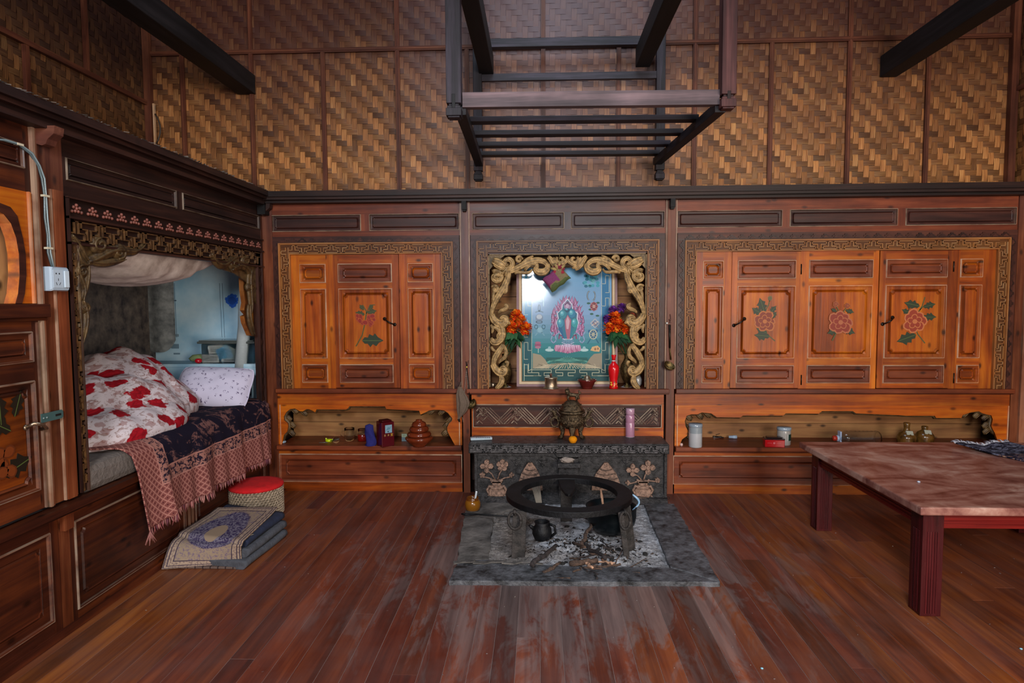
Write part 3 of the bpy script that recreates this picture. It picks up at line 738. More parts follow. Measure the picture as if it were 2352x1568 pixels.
def pb(m):
    z = .0015
    stem(m, [q(1911, 782), q(1920, 765), q(1930, 745)], .005, z); stem(m, [q(1928, 730), q(1925, 712), q(1919, 700)], .003, z); stem(m, [q(1932, 730), q(1938, 714), q(1946, 703)], .003, z)
    for a, b, an, s in ((1925, 756, 3.5, .08), (1937, 756, -.35, .085), (1922, 715, 2.7, .045), (1942, 712, -.3, .06)): pleaf(m, *q(a, b), an, s, z)
    peony(m, *q(1930, 740), .085, z+.0012, hx('a85c38'), hx('842814'))
    peony(m, *q(1919, 698), .022, z+.001); peony(m, *q(1946, 702), .02, z+.001)
def pc(m):
    z = .0015
    stem(m, [q(2124, 788), q(2108, 768), q(2098, 745), q(2104, 725), q(2118, 702), q(2124, 682)], .004, z)
    stem(m, [q(2112, 712), q(2120, 704), q(2133, 695)], .003, z)
    for a, b, an, s in ((2112, 703, 2.9, .11), (2120, 705, .25, .085), (2092, 720, 2.7, .07), (2118, 728, .0, .095), (2104, 768, 3.5, .14)): pleaf(m, *q(a, b), an, s, z)
    peony(m, *q(2100, 738), .085, z+.0012, hx('b8683a'), hx('8e3018'))
dm = [M['orange'], M['redbrown'], M['amber'], M['paint']]
d = leaf('door', r, x(1679.5), x(1836), .756, IT-.003, x(1692), x(1826), pv3, TB, z=.006, kinds=['field', 'big', 'field'], mats=dm, paint=pa)
d['label'] = 'left door painted with a pink peony and green leaves'
handle(d, (1685, 747), (1709, 732))
leaf('centre_panel', r, x(1837), x(2016), .752, IT, x(1856), x(2003), pv3, TB, z=.0, kinds=['field', 'big', 'field'], mats=[M['amber'], M['redbrown'], M['orange'], M['paint']], paint=pb)
d = leaf('door', r, x(2017.5), x(2183), .756, IT-.003, x(2031), x(2172), pv3, TB, z=.006, kinds=['field', 'big', 'field'], mats=dm, paint=pc)
d['label'] = 'right door painted with a brown peony and long leaves'
handle(d, (2026, 744), (2049, 729))
m = MB(TB); m.box(x(2184), x(2198), .752, IT, -.02, .0); mk('stile', m, M['orange'], r)
leaf('side_panel', r, x(2198), I1, .752, IT, x(2202), x(2254), pv3, TB, kinds=['knob', 'tall', 'knob'], mats=[M['orange'], M['orange'], M['orange'], M['paint']])
for px, ys in ((1840, (618, 872)), (2190, (612, 868))):
    for y in ys:
        X, Z = B(px, y); m = MB(); m.lathe([(.004, -.035), (.004, .035)], (X, -.004, Z), 8); mk('hinge', m, M['handle'], r)
# ================================================================ the shrine niche
U0, U1 = pu[0][1], pu[1][0]
r = thing('shrine_cabinet', (.2, 0, .4), 'open shrine niche in dark smoked wood with a gilded scrollwork surround above the hearth', 'shrine')
unit(r, U0, U1, [(x(1084, 500), x(1296, 500)), (x(1311, 500), x(1527, 500))])
sh = M['brown']
ins = border(r, U0+.004, U1-.004, .752, FR, .042, .06, M['brown'], M['fret'], TB)
N0, N1, NT_ = U0+.004+ins, U1-.004-ins, FR-ins-.012
m = MB(TB)
m.box(N0-.02, N0, .752, NT_, -.30, .0, .7); m.box(N1, N1+.02, .752, NT_, -.30, .0, .7); m.box(N0-.02, N1+.02, NT_, NT_+.02, -.3, .0, .6)
mk('niche_lining', m, M['redbrown'], r)
zc = .752; 
while zc < NT_:
    h = random.uniform(.09, .13); h = min(h, NT_-zc)
    m = MB(TB); m.box(N0, N1, zc+.002, zc+h-.002, -.30, -.285, random.uniform(.7, 1.1)); mk('back_board', m, M['raw'], r); zc += h
m = MB(TB); m.box(U0-.03, U1+.03, .722, .752, -.30, .045, .8); m.box(U0-.03, U1+.03, .712, .722, -.02, .03, .5); mk('sill', m, M['redbrown'], r, bevel=.003)
# carved lattice panel under the sill
a0, a1, b0, b1 = BR(1086, 928, 1520, 982)
m = MB(TB); m.box(U0, U1, b1, .722, -.02, 0); m.box(U0, U1, .36, b0, -.02, 0, 1.15); m.box(U0, a0, b0, b1, -.02, 0); m.box(a1, U1, b0, b1, -.02, 0)
mk('rail', m, M['orange'], r)
m = MB(TB); m.rings(a0, a1, b0, b1, [(0, 0, 0, 1.9), (.003, .006, 0, 1.8), (.007, .006, 0, 1), (.012, -.006, 0, .9), (.020, -.006, 0, .8), (.022, -.009, .02, .6)])
x0_, x1_, y0_, y1_ = a0+.026, a1-.026, b0+.026, b1-.026; H_ = y1_-y0_; e = .0048; pitch = .0165
def clipseg(p0, p1):
    (ax, ay), (bx, by) = p0, p1; t0, t1 = 0, 1; dx, dy = bx-ax, by-ay
    for pp, qq in ((-dx, ax-x0_), (dx, x1_-ax), (-dy, ay-y0_), (dy, y1_-ay)):
        if abs(pp) < 1e-9:
            if qq < 0: return None
        else:
            rr = qq/pp
            if pp < 0: t0 = max(t0, rr)
            else: t1 = min(t1, rr)
    return ((ax+t0*dx, ay+t0*dy), (ax+t1*dx, ay+t1*dy)) if t1 > t0+.02 else None
def ridge(p0, p1):
    c = clipseg(p0, p1)
    if not c: return
    (ax, ay), (bx, by) = c; d = math.hypot(bx-ax, by-ay)
    if d < .004: return
    nx, ny = -(by-ay)/d*e/2, (bx-ax)/d*e/2
    m.prism([(ax+nx, ay+ny), (bx+nx, by+ny), (bx-nx, by-ny), (ax-nx, ay-ny)], -.009, -.0005, random.uniform(1.45, 1.9))
Wt = H_*1.0; xx = x0_-H_; k = 0
while xx < x1_+H_:
    s = 1 if k % 2 == 0 else -1
    for j in range(5):
        o = j*pitch*1.35
        if s > 0: ridge((xx+o, y0_), (xx+o+H_, y1_))
        else: ridge((xx+o, y1_), (xx+o+H_, y0_))
    c = xx+H_*.5+5*pitch*.5
    for j in range(3):
        y = y0_+H_*(.2+.3*j); ridge((c-.012+.05*s, y), (c+.022+.05*s, y-.034*s)); ridge((c-.012+.05*s, y), (c-.03+.05*s, y-.018*s))
    xx += H_*.55+5*pitch*.72; k += 1
o = mk('lattice_panel', m, M['brown'], r)
# ---- gilded scrollwork round the opening
def ribbon(m, pts, w, h=.02, y=-.02, tint=1.0):
    w, h = w*1.2, h*.72
    # raised flattened band with a centre ridge, lying in the wall plane
    P3 = [(p[0], y, p[1]) for p in pts]; n = len(pts)
    W = [w*(.35+.65*math.sin(PI*min(1, .12+.88*k/(n-1)))**.7) if not callable(w) else w(k/(n-1)) for k in range(n)]
    m.tube(P3, W, 8, nrm=(0, 1, 0), flat=h/max(W)); 
    for sd in (-1, 0, 1):
        q = []
        for k, p in enumerate(pts):
            a_, b_ = pts[max(k-1, 0)], pts[min(k+1, n-1)]; d_ = math.hypot(b_[0]-a_[0], b_[1]-a_[1]) or 1; q.append((p[0]-(b_[1]-a_[1])/d_*W[k]*.62*sd, y-h*(.62 if sd else .85), p[1]+(b_[0]-a_[0])/d_*W[k]*.62*sd))
        m.tube(q, [max(.0012, v*.14) for v in W], 5, nrm=(0, 1, 0), tint=1.75)
def spiral(cx, cy, r0, r1, a0, turns, n=26):
    return [(cx+(r0+(r1-r0)*(k/n))*math.cos(a0+turns*2*PI*k/n), cy+(r0+(r1-r0)*(k/n))*math.sin(a0+turns*2*PI*k/n)) for k in range(n+1)]
def bez(p, n=20):
    out = []
    for k in range(n+1):
        t = k/n; q = [Vector((*a, 0)) for a in p]
        while len(q) > 1: q = [q[i].lerp(q[i+1], t) for i in range(len(q)-1)]
        out.append((q[0].x, q[0].y))
    return out
m = MB(); g = lambda px, py: B(px, py, -.02)
def both(path, w, h=.018, y=-.02):
    pts = [g(*p) for p in path]; ribbon(m, pts, w, h, y)
    cx_ = (N0+N1)/2; ribbon(m, [(2*cx_-a, b) for a, b in pts], w, h, y)
def pbez(*p): return bez(list(p), 22)
def psp(cx, cy, r0, r1, a0, turns, n=26): return [(cx+(r0+(r1-r0)*k/n)*math.cos(a0+turns*2*PI*k/n), cy-(r0+(r1-r0)*k/n)*math.sin(a0+turns*2*PI*k/n)) for k in range(n+1)]
both(pbez((1168, 618), (1170, 640), (1160, 665), (1138, 680), (1130, 700), (1128, 730)), .022)
both(pbez((1129, 722), (1136, 748), (1160, 756), (1170, 735), (1158, 720), (1150, 735)), .03)
both(pbez((1165, 640), (1160, 660), (1166, 668), (1160, 680), (1152, 665)), .012)
both(pbez((1158, 700), (1172, 700), (1162, 718), (1150, 706), (1145, 720)), .014)
both(psp(1140, 636, 15, 3, 2.2, -1.3), .016)
both(psp(1140, 636, 6, 2, 0, 1), .014, .03)
both(psp(1137, 664, 9, 2, 2.6, -1.2), .01)
both(pbez((1140, 662), (1128, 676), (1136, 690), (1130, 700)), .010)
both(pbez((1132, 598), (1150, 606), (1160, 612)), .03, .022); both(pbez((1135, 606), (1146, 612), (1158, 620)), .018)
both(psp(1166, 604, 15, 3, 3.6, 1.25), .017)
both(psp(1192, 596, 8, 2, 0, 1.2), .010)
both(pbez((1163, 624), (1190, 622), (1205, 600), (1235, 586), (1262, 596), (1258, 622)), .022)
both(pbez((1258, 606), (1262, 626), (1240, 632), (1224, 622), (1232, 612)), .024)
both(pbez((1205, 622), (1216, 600), (1238, 596), (1240, 612), (1226, 620), (1232, 628)), .014)
both(pbez((1182, 628), (1200, 620), (1215, 634), (1222, 618)), .011)
both(pbez((1196, 608), (1206, 600), (1212, 594), (1225, 588)), .012)
both(pbez((1258, 590), (1270, 596), (1268, 612), (1285, 620)), .018)
both(pbez((1270, 592), (1278, 600), (1276, 612), (1292, 616)), .014)
both(psp(1288, 596, 10, 2, 2.5, 1.0), .012)
both(pbez((1283, 612), (1294, 604), (1304, 600), (1304, 588)), .014)
both(pbez((1160, 614), (1168, 624), (1160, 634)), .014, .026); both(pbez((1152, 630), (1160, 620), (1172, 610)), .010, .03)
# second and third volutes going down the jamb
both(pbez((1140, 738), (1156, 745), (1164, 775), (1150, 795), (1132, 790), (1128, 775)), .022)
both(pbez((1128, 780), (1134, 795), (1156, 786), (1156, 765), (1142, 762), (1145, 778)), .024)
both(pbez((1130, 752), (1140, 748), (1150, 760), (1146, 772)), .012)
both(pbez((1156, 742), (1166, 736), (1172, 744)), .012); both(pbez((1128, 745), (1134, 755), (1130, 765)), .010)
both(pbez((1156, 790), (1150, 805), (1134, 815), (1130, 835), (1136, 852)), .020)
both(pbez((1132, 836), (1140, 860), (1160, 866), (1166, 848), (1154, 838), (1150, 850)), .028)
both(pbez((1158, 795), (1168, 812), (1162, 826), (1150, 822), (1146, 834)), .013)
both(pbez((1150, 862), (1158, 878), (1146, 888), (1138, 892)), .020)
both(pbez((1130, 795), (1128, 803), (1140, 806)), .010); both(pbez((1160, 832), (1170, 828), (1164, 842)), .010)
# scrolled edging and a thin back rail that ties the carving together
for s_ in (0, 1):
    cx_ = (N0+N1)/2; a_ = N0 if not s_ else N1-.010
    m.box(a_, a_+.010, .76, NT_, -.012, .004, tint=.5, T=TB)
m.box(N0, N1, NT_-.008, NT_, -.012, .004, tint=.5, T=TB)
cl = [g(*p) for p in pbez((1128, 588), (1150, 588), (1168, 600), (1168, 625))]
for s_ in (0, 1):
    pp = [(N0, NT_), (N0+.13, NT_), (N0+.06, NT_-.05), (N0, NT_-.12)]
    if s_: pp = [(N0+N1-a, b) for a, b in pp]
    m.prism(pp, -.014, -.006, T=TB, tint=.5)
mk('gilded_scrollwork', m, M['gilt'], r)
# ================================================================ open shelf benches below the cabinets
def bench(root, U0, U1, hole, base, label_post=None, ba=None, mat='orange'):
    zt = SILL[0]; sz0, sz1 = .312, .342
    m = MB(TB); m.box(U0-.0, U1, SILL[0], SILL[1], -.3, .035, .8); m.box(U0, U1, SILL[0]-.008, SILL[0], -.02, .02, .5)
    mk('sill', m, M['redbrown'], root, bevel=.003)
    zr = B(hole[len(hole)//2][0], 925)[1]
    m = MB(TB); m.box(U0, U1, .632, zt-.008, -.018, .0); mk('rail', m, M[mat], root)
    # shaped apron: frame board with the opening sawn out from below
    hp = [B(*p) for p in hole]
    out = [(U0, sz1), (U0, .632), (U1, .632), (U1, sz1)]
    poly = [(U0, sz1), (hp[0][0], sz1)]+hp[1:-1]+[(hp[-1][0], sz1), (U1, sz1), (U1, .632), (U0, .632)]
    m = MB(TB); m.prism(poly, -.018, -.001, edge=.35, tint=1.1)
    m.box(U0+.014, U0+.020, sz1, .632, -.001, .005, 1.9); m.box(U1-.020, U1-.014, sz1, .632, -.001, .005, 1.9)
    mk('shaped_apron', m, M['amber'] if mat == 'orange' else M[mat], root)
    # dark carved edging just behind the apron
    m = MB()
    pts = [(p[0], .03, p[1]) for p in hp]
    for k in range(len(hp)-1):
        ln = math.hypot(hp[k+1][0]-hp[k][0], hp[k+1][1]-hp[k][1]); n = max(1, int(ln/.03))
    path = [Vector(p) for p in pts]; m.tube(path, .013, 8, flat=1.3, nrm=(0, 1, 0))
    for side in (0, 1):
        ids = range(2, 11, 2) if not side else range(len(hp)-11, len(hp)-2, 2)
        for k in ids:
            a = hp[k]; cxm = (hp[0][0]+hp[-1][0])/2; dx = .022 if a[0] < cxm else -.022
            ribbon(m, [(a[0], a[1]), (a[0]+dx*.8, a[1]-.012), (a[0]+dx*1.6, a[1]-.030), (a[0]+dx*1.5, a[1]-.042)], .018, .014, .03)
    mk('carved_edging', m, M['bronzewood'], root)
    m = MB(TB); m.box(U0, U1, sz0, sz1, -.3, .045, .9); m.box(U0, U1, sz0-.01, sz0, -.02, .03, .6); mk('shelf', m, M['redbrown'], root, bevel=.004)
    zc = sz1; k = 0
    for h in (.11, .075, .125, .09):
        m = MB(TB); m.box(U0, U1, zc+.001, zc+h-.002, -.3, -.285); mk('back_board', m, M['raw'], root); zc += h
    pb_ = base
    leaf('base_panel', root, U0, U1, .0, sz0-.01, pb_[0], pb_[1], [(LV(1110), LV(1044))], TB, kinds=['field'], mats=[M[mat], M['redbrown'], M['amber'], M['paint']])
def cp(pts, sx, ox, oy): return [(ox+a*sx, oy+b*sx) for a, b in pts]
hole = cp([(215, 600), (235, 540), (270, 500), (280, 450), (275, 415), (238, 385), (235, 345), (260, 300), (300, 268), (350, 262), (400, 290), (430, 292), (470, 268), (500, 270), (560, 302), (574, 270), (880, 272), (900, 262), (915, 238), (1285, 240), (1300, 268), (1640, 285), (1655, 325), (1700, 305), (1740, 284), (1790, 275), (1850, 276), (1900, 282), (1940, 308), (1985, 365), (1980, 390), (1950, 420), (1932, 460), (1935, 500), (1955, 540), (2010, 600)], .2211, 600, 880)
r = thing('shelf_bench', (-1.2, 0, 0), 'low built-in shelf bench with scalloped opening, left of the stone altar', 'bench')
bench(r, -1.885, pu[0][0], hole, (B(642, 1080)[0], B(1062, 1080)[0]))
h1 = cp([(85, 390), (100, 355), (135, 330), (138, 300), (122, 270), (118, 240), (130, 205), (160, 196), (200, 196), (225, 184), (250, 186), (285, 190), (320, 214), (470, 216), (486, 204), (740, 204), (756, 190), (965, 192), (985, 176), (1180, 176), (1200, 190)], .3636, 1530, 880)
h2 = cp([(-120, 478), (-60, 480), (0, 487), (440, 488), (460, 520), (700, 522), (840, 520), (860, 478), (980, 436), (1100, 420), (1160, 452), (1230, 470), (1290, 482), (1312, 540), (1300, 600), (1290, 640), (1310, 690), (1340, 740), (1425, 800)], .15295, 2080, 880)
r = thing('shelf_bench', (2.1, 0, 0), 'low built-in shelf bench with scalloped opening behind the marble table', 'bench')
bench(r, pu[1][1], 3.262, h1+h2, (B(1545, 1085)[0], 3.2))
# ceiling-hung drying rack (posts, rails, slats) -------------------------------------------------
r = thing('hanging_rack', (.24, -.5, 2.3), 'dark wooden slatted drying rack hanging above the hearth', 'rack')
zr = 2.40
FLp, FRp, RLp, RRp = Vector((-.385, -1.15, zr)), Vector((.925, -1.12, zr)), Vector((-.405, .10, zr)), Vector((.838, .14, zr))
def post(x_, y_, zb, wd, tint, front):
    m = MB(); m.bar((x_, y_, zb+.07), (x_, y_, 4.3), wd, wd, up=(0, 1, 0), tint=tint)
    m.bar((x_, y_, zb+.055), (x_, y_, zb+.07), wd*.7, wd*.7, up=(0, 1, 0), tint=.6)
    for z0, z1, f_ in ((0, .008, .8), (.008, .046, 1.04), (.046, .058, .9)): m.bar((x_, y_, zb+z0), (x_, y_, zb+z1), wd*f_, wd*f_, up=(0, 1, 0), tint=tint)
    if front:
        a = wd/2+.001; m.box(x_-.009, x_+.009, y_-a, y_-a+.004, zr-.05, zr+.02, .25)
    mk('post', m, M['rack_red'] if x_ > .9 else M['rack'], r, bevel=.003)
M['rack_red'] = wood('reddish_rack_wood', hx('180c0c'), hx('3c1e1e'), hx('603a38'), .5, 0, 0, pale=hx('a8a0b8'))
M['rack_mid'] = wood('worn_lilac_rack_wood', hx('30262a'), hx('524448'), hx('80686c'), .55, 0, 0, pale=hx('b0a4c4'))
post(-.425, -1.17, 2.305, .075, 1.3, True); post(.962, -1.14, 2.335, .072, 1.2, True)
post(-.425, .13, 2.232, .062, .8, False); post(.868, .15, 2.225, .062, .8, False)
def rail(a, b, wd, hh, mat='rack', tint=None, nm='rail'):
    m = MB(); m.bar(a, b, wd, hh, tint=tint); mk(nm, m, M[mat], r, bevel=.002)
rail(FLp+Vector((-.0, 0, .0)), FRp, .045, .075, 'rack_mid', 1.15)
rail(FLp+Vector((-.01, 0, -.045)), RLp+Vector((-.01, 0, -.045)), .055, .05, 'rack', .5); rail(FRp+Vector((.01, 0, -.045)), RRp+Vector((.01, 0, -.045)), .055, .05, 'rack', .6)
for f in (.27, .50, .72, .93):
    rail(FLp.lerp(RLp, f)+Vector((0, 0, -.005)), FRp.lerp(RRp, f)+Vector((0, 0, -.005)), .075, .028, 'rack', random.uniform(.7, 1.1), 'slat')
rail((-.40, .13, 2.955), (.85, .14, 2.955), .03, .05, 'rack', 1.3); rail((-.40, .16, 3.2), (.85, .17, 3.2), .05, .06, 'rack', 1.2)
for xx_, y1, z_ in ((-.36, .12, 3.04), (.735, .10, 3.06)):
    m = MB(); m.bar((xx_, -5.0, z_), (xx_, y1, z_), .10, .13, tint=.7)
    tag(mk('roof_beam', m, M['black'], bevel=.005), 'black squared beam passing over the %s side of the hanging rack' % ('left' if xx_ < 0 else 'right'), 'beam')
# ================================================================ left wall joinery
m = MB(TL)
for a, b, w0, w1, tn in ((2.105, 2.14, -.99, .10, .8), (2.088, 2.105, -.3, .08, 1.1), (2.072, 2.088, -.3, .055, .6), (2.05, 2.072, -.02, .06, .9)):
    m.box(-5.2, -.0, a, b, w0, w1, tn)
trim(m, M['dark'])
m = MB(); rr = random.Random(3)          # settled dust and straw on the cornice edge
for i in range(420):
    y_ = rr.uniform(-2.6, -.1); x_ = -1.865+rr.uniform(-.03, .012); h = rr.uniform(.001, .004)*(1.8 if -1.2 < y_ < -.6 else 1); l_ = rr.uniform(.002, .012)
    m.bar((x_-l_*.4, y_-l_, 2.141), (x_+l_*.4, y_+l_, 2.141+h), .002, h, col=hx(rr.choice(['57504c', '39332f', '6b6058', '221d1a'])))
o = mk('cornice_dust', m, M['paint']); stuff(tag(o, 'grey dust and straw lying along the top edge of the left cornice', 'dust'))
def lleaf(name, parent, U0, U1, V0, V1, pu0, pu1, pv, kinds='field', mats=None, z=0, paint=None, T=TL):
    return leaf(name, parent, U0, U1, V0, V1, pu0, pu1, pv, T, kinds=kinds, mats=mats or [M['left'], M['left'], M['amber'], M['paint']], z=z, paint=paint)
# posts
m = MB(TL); m.box(-2.06, -1.893, .56, 2.06, -.03, .0, .8); m.box(-2.062, -2.05, .56, 2.06, 0, .016, 1.7); m.box(-2.046, -2.038, .56, 2.06, 0, .012, 1.5); m.box(-1.965, -1.915, .56, 1.83, 0, .014, 1.3)
m.box(-1.975, -1.969, .56, 1.83, 0, .010, 1.7); trim(m, M['post'])
m = MB(TL); m.prism([(0, 2.06), (.0, 1.995), (.035, 1.985), (.05, 1.99), (.06, 2.01), (.085, 2.03), (.09, 2.06)], -2.04, -1.99, T=lambda a, b, c: (-1.96+a, c, b)); trim(m, M['post'])
m = MB(TL); m.prism([(0, 2.06), (.0, 1.99), (.035, 1.98), (.055, 1.99), (.06, 2.01), (.085, 2.03), (.09, 2.06)], -.07, -.02, T=lambda a, b, c: (-1.96+a, c, b)); trim(m, M['dark'])
m = MB(TL); m.box(-.03, .0, 0, 2.06, -.02, .004, .9); trim(m, M['left'])
m = MB(TL); m.box(-.125, -.03, .50, .62, .0, .03, 1.0)   # ledge return in the corner
m.box(-.01, .0, .5, .6, .0, .03, 1.0)
trim(m, M['left'])
# ---- box bed
r = thing('box_bed', (-1.96, -.95, 0), 'built-in wooden box bed with carved key-fret surround in the left wall', 'bed')
m = MB(TL); vs = (1.884, 1.978); xs = [-1.893, -1.875, -1.072, -1.012, -.055, -.03]
m.box(-1.893, -.03, vs[1], 2.05, -.02, 0); m.box(-1.893, -.03, 1.815, vs[0], -.02, 0)
for k in (0, 2, 4): m.box(xs[k], xs[k+1], vs[0], vs[1], -.02, 0)
m.box(-1.078, -1.072, vs[0]-.004, vs[1], 0, .006, 1.8)
mk('frieze_rail', m, M['dark'], r)
for a, b in ((-1.875, -1.072), (-1.012, -.055)):
    m = MB(TL); m.rings(a, b, vs[0], vs[1], pprof(.1, 'field', 0)); mk('frieze_panel', m, M['dark'], r)
# carved head and jambs
m = MB(TL); A0, A1 = -1.893, -.03
m.box(A0, A1, 1.735, 1.815, -.02, .006, .6); m.box(A0, A1, 1.725, 1.735, -.02, .022, 1.1); m.box(A0, A1, 1.808, 1.816, -.02, .02, 1.0)
m.box(A0, -1.85, .565, 1.73, -.02, .006, .55); m.box(-.125, A1, .565, 1.73, -.02, .006, .8)
m.box(A0, A1, 1.625, 1.725, -.02, .006, .5); m.box(A0, A1, 1.618, 1.628, -.02, .02, 1.2)
m.box(-1.852, -1.846, .565, 1.63, -.02, .02, 1.5); m.box(-.131, -.125, .565, 1.63, -.02, .02, 1.2); m.box(-.062, -.056, .565, 1.73, .0, .02, 1.4); m.box(A0, A0+.006, .565, 1.81, 0, .02, .9)
cloudstrip(m, .57, 1.62, -.058, -.036, lambda t, s: (s, t), .006, .014, .04, 1.0)
cloudstrip(m, .57, 1.62, -.122, -.066, lambda t, s: (s, t), .006, .014, .08, .8)
mk('carved_surround', m, M['dark'], r)
m = MB(TL)
fret(m, A0+.01, A1-.06, 1.632, 1.722, lambda t, s: (t, s), .006, .016, .155, .005, .38)
fret(m, .57, 1.62, A0+.008, -1.854, lambda t, s: (s, t), .006, .016, .21, .0055, .42)
mk('key_fret_band', m, M['goldfret'], r)
n = 19
for k in range(n):
    u = A0+.06+(A1-A0-.12)*k/(n-1); m = MB(TL)
    for a, b in ((0, .014), (-.018, .004), (.018, .004), (-.028, -.014), (-.009, -.012), (.009, -.012), (.028, -.014), (0, 0)):
        m.lathe([(.0085, 0), (.007, .005), (.002, .008)], (u+a, 1.772+b, .006), 6, 1.0, cap=True)
    mk('carved_flower', m, M['rosette'] if 'rosette' in M else M.setdefault('rosette', plain('reddish_carved_flowers', hx('7a4438'), .5, 0, .4, 40)), r)
# scroll brackets
def lrib(m, path, w, h=.016, X=-1.955):
    pts = [L(*p, X) for p in path]; n = len(pts)
    W = [w*(.35+.65*math.sin(PI*min(1, .12+.88*k/(n-1)))**.7) for k in range(n)]
    m.tube([(X, a, b) for a, b in pts], W, 8, nrm=(1, 0, 0), flat=h/w)
    m.tube([(X+h*.8, a, b) for a, b in pts], [max(.0015, v*.28) for v in W], 6, nrm=(1, 0, 0))
m = MB()
for path, w in ((pbez((160, 540), (178, 560), (190, 590), (200, 600)), .022), (pbez((198, 600), (230, 600), (250, 560), (280, 562), (300, 600), (330, 560)), .03),
                (psp(226, 562, 16, 3, 1.5, 1.3), .024), (psp(270, 580, 15, 2, 4.5, 1.5), .024), (pbez((205, 600), (235, 610), (262, 600), (285, 596)), .02),
                (pbez((172, 570), (175, 600), (196, 620), (200, 600)), .024), (psp(184, 622, 14, 2, 1.0, 1.4), .02), (pbez((174, 600), (172, 640), (196, 650), (188, 680)), .022),
                (pbez((198, 610), (202, 640), (190, 670), (186, 690)), .02), (psp(192, 705, 12, 2, 2.5, 1.2), .016), (pbez((186, 690), (200, 720), (198, 745), (184, 790)), .02), (pbez((176, 560), (176, 640), (176, 700), (184, 800)), .012)):
    lrib(m, path, w)
m.prism([L(*p) for p in ((155, 535), (290, 560), (240, 600), (200, 606), (195, 660), (178, 690))], -.012, .0, T=TL)
mk('scroll_bracket', m, M['bronzewood'], r)
m = MB()
for path, w in ((pbez((482, 582), (495, 610), (515, 625), (525, 590), (545, 590)), .03), (psp(537, 606, 11, 2, 3, 1.3), .025), (pbez((530, 620), (550, 600), (570, 610), (575, 640)), .03), (psp(562, 600, 9, 2, 1, 1.2), .02),
                (pbez((575, 620), (566, 650), (580, 690), (574, 720)), .035), (psp(573, 660, 8, 2, 0, 1.2), .02), (pbez((572, 700), (568, 730), (578, 750), (582, 770)), .03)):
    lrib(m, path, w)
m.prism([L(*p) for p in ((500, 596), (590, 606), (590, 700), (570, 650), (540, 628), (515, 620))], -.012, .0, T=TL)
mk('scroll_bracket', m, M['bronzewood'], r)
m = MB(); pp = [(554, 628), (556, 668), (560, 695), (557, 712), (565, 722), (557, 726), (560, 742), (572, 770), (584, 772), (584, 628)]
m.prism([L(p[0]+2, p[1], -1.995) for p in pp], -.06, -.03, T=TL); mk('shaped_edge_board', m, M['fret'], r)
# bed box: base, linings, ceiling
m = MB(); m.box(-2.95, -1.962, -1.893, .27, .50, .545, .7); mk('bed_base', m, M['dark'], r)
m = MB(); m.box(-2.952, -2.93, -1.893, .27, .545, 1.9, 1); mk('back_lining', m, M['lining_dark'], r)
m = MB(); m.box(-2.93, -1.985, .25, .27, .545, 1.9, 1)
def blueflower(m):
    c = P(537, 690, 1, .248); rb = random.Random(2)
    for i in range(16):
        a = 2*PI*i/16+rb.uniform(-.2, .2); rr_ = rb.uniform(.045, .06)
        m.prism(tr([(.1, 0), (.45, .22), (.8, .26), (1, .08), (.92, 0), (1, -.12), (.7, -.22), (.4, -.18)], c.x-.012, c.z, a, rr_), -.2496+.0, -.2490, 1, 1, hx('2c68d0'), T=lambda u, v, w: (u, -w-.0015*(i % 3), v))
    m.prism(tr([(math.cos(a*PI/5), math.sin(a*PI/5)) for a in range(10)], c.x-.012, c.z, 0, .03), -.2440, -.2430, 1, 1, hx('2456b0'), T=TB)
    for px in (400, 504, 510):
        p0 = P(px, 650, 1, .248); p1 = P(px+6, 775, 1, .248); m.bar((p0.x, .2485, p0.z), (p1.x, .2485, p1.z), .002, .002, col=hx('46607a'), mi=1)
    for (px, py, wd, hh, cc) in ((402, 795, .06, .035, '6f8a9c'), (404, 770, .045, .02, '7f98a8'), (402, 690, .02, .008, '3c5468'), (406, 812, .05, .012, '6f8a9c')):
        p0 = P(px, py, 1, .248); m.box(p0.x-wd/2, p0.x+wd/2, .2478, .2492, p0.z-hh/2, p0.z+hh/2, 1, 1, hx(cc))
blueflower(m)
mk('end_lining', m, [M['lining'], M['paint']], r)
m = MB(); m.box(-2.95, -1.965, -1.893, .27, 1.85, 1.87, .5); m.box(-2.95, -1.965, -1.92, -1.893, .5, 1.87, .5); mk('bed_ceiling', m, M['dark'], r)
m = MB(); m.box(-2.93, -1.985, -.02, .25, .905, .93, .9); m.box(-2.93, -1.985, -.02, .0, .56, .905, .8); mk('inner_ledge', m, M['lining'], r, bevel=.004)
# lower panelling
m = MB(TL); m.box(-5.2, -.03, .52, .548, -.02, .045, .7); m.box(-5.2, -.03, .505, .52, -.02, .025, .5); trim(m, M['left'])
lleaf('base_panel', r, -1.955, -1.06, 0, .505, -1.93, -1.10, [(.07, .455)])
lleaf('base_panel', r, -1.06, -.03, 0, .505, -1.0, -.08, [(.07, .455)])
m = MB(TL); m.box(-1.075, -1.068, .05, .5, 0, .012, 1.7); m.box(-1.04, -1.033, .05, .5, 0, .012, 1.6); mk('moulding', m, M['left'], r)
m = MB(TL); m.box(-2.016, -1.954, .0, .51, -.03, .0, .9); m.box(-2.005, -1.955, .44, .505, .0, .022, 1.1); trim(m, M['post'])
m = MB(TL); m.box(-5.2, -.0, 0, .035, -.01, .012, 1.3); struct(mk('baseboard_left', m, M['left'])) 
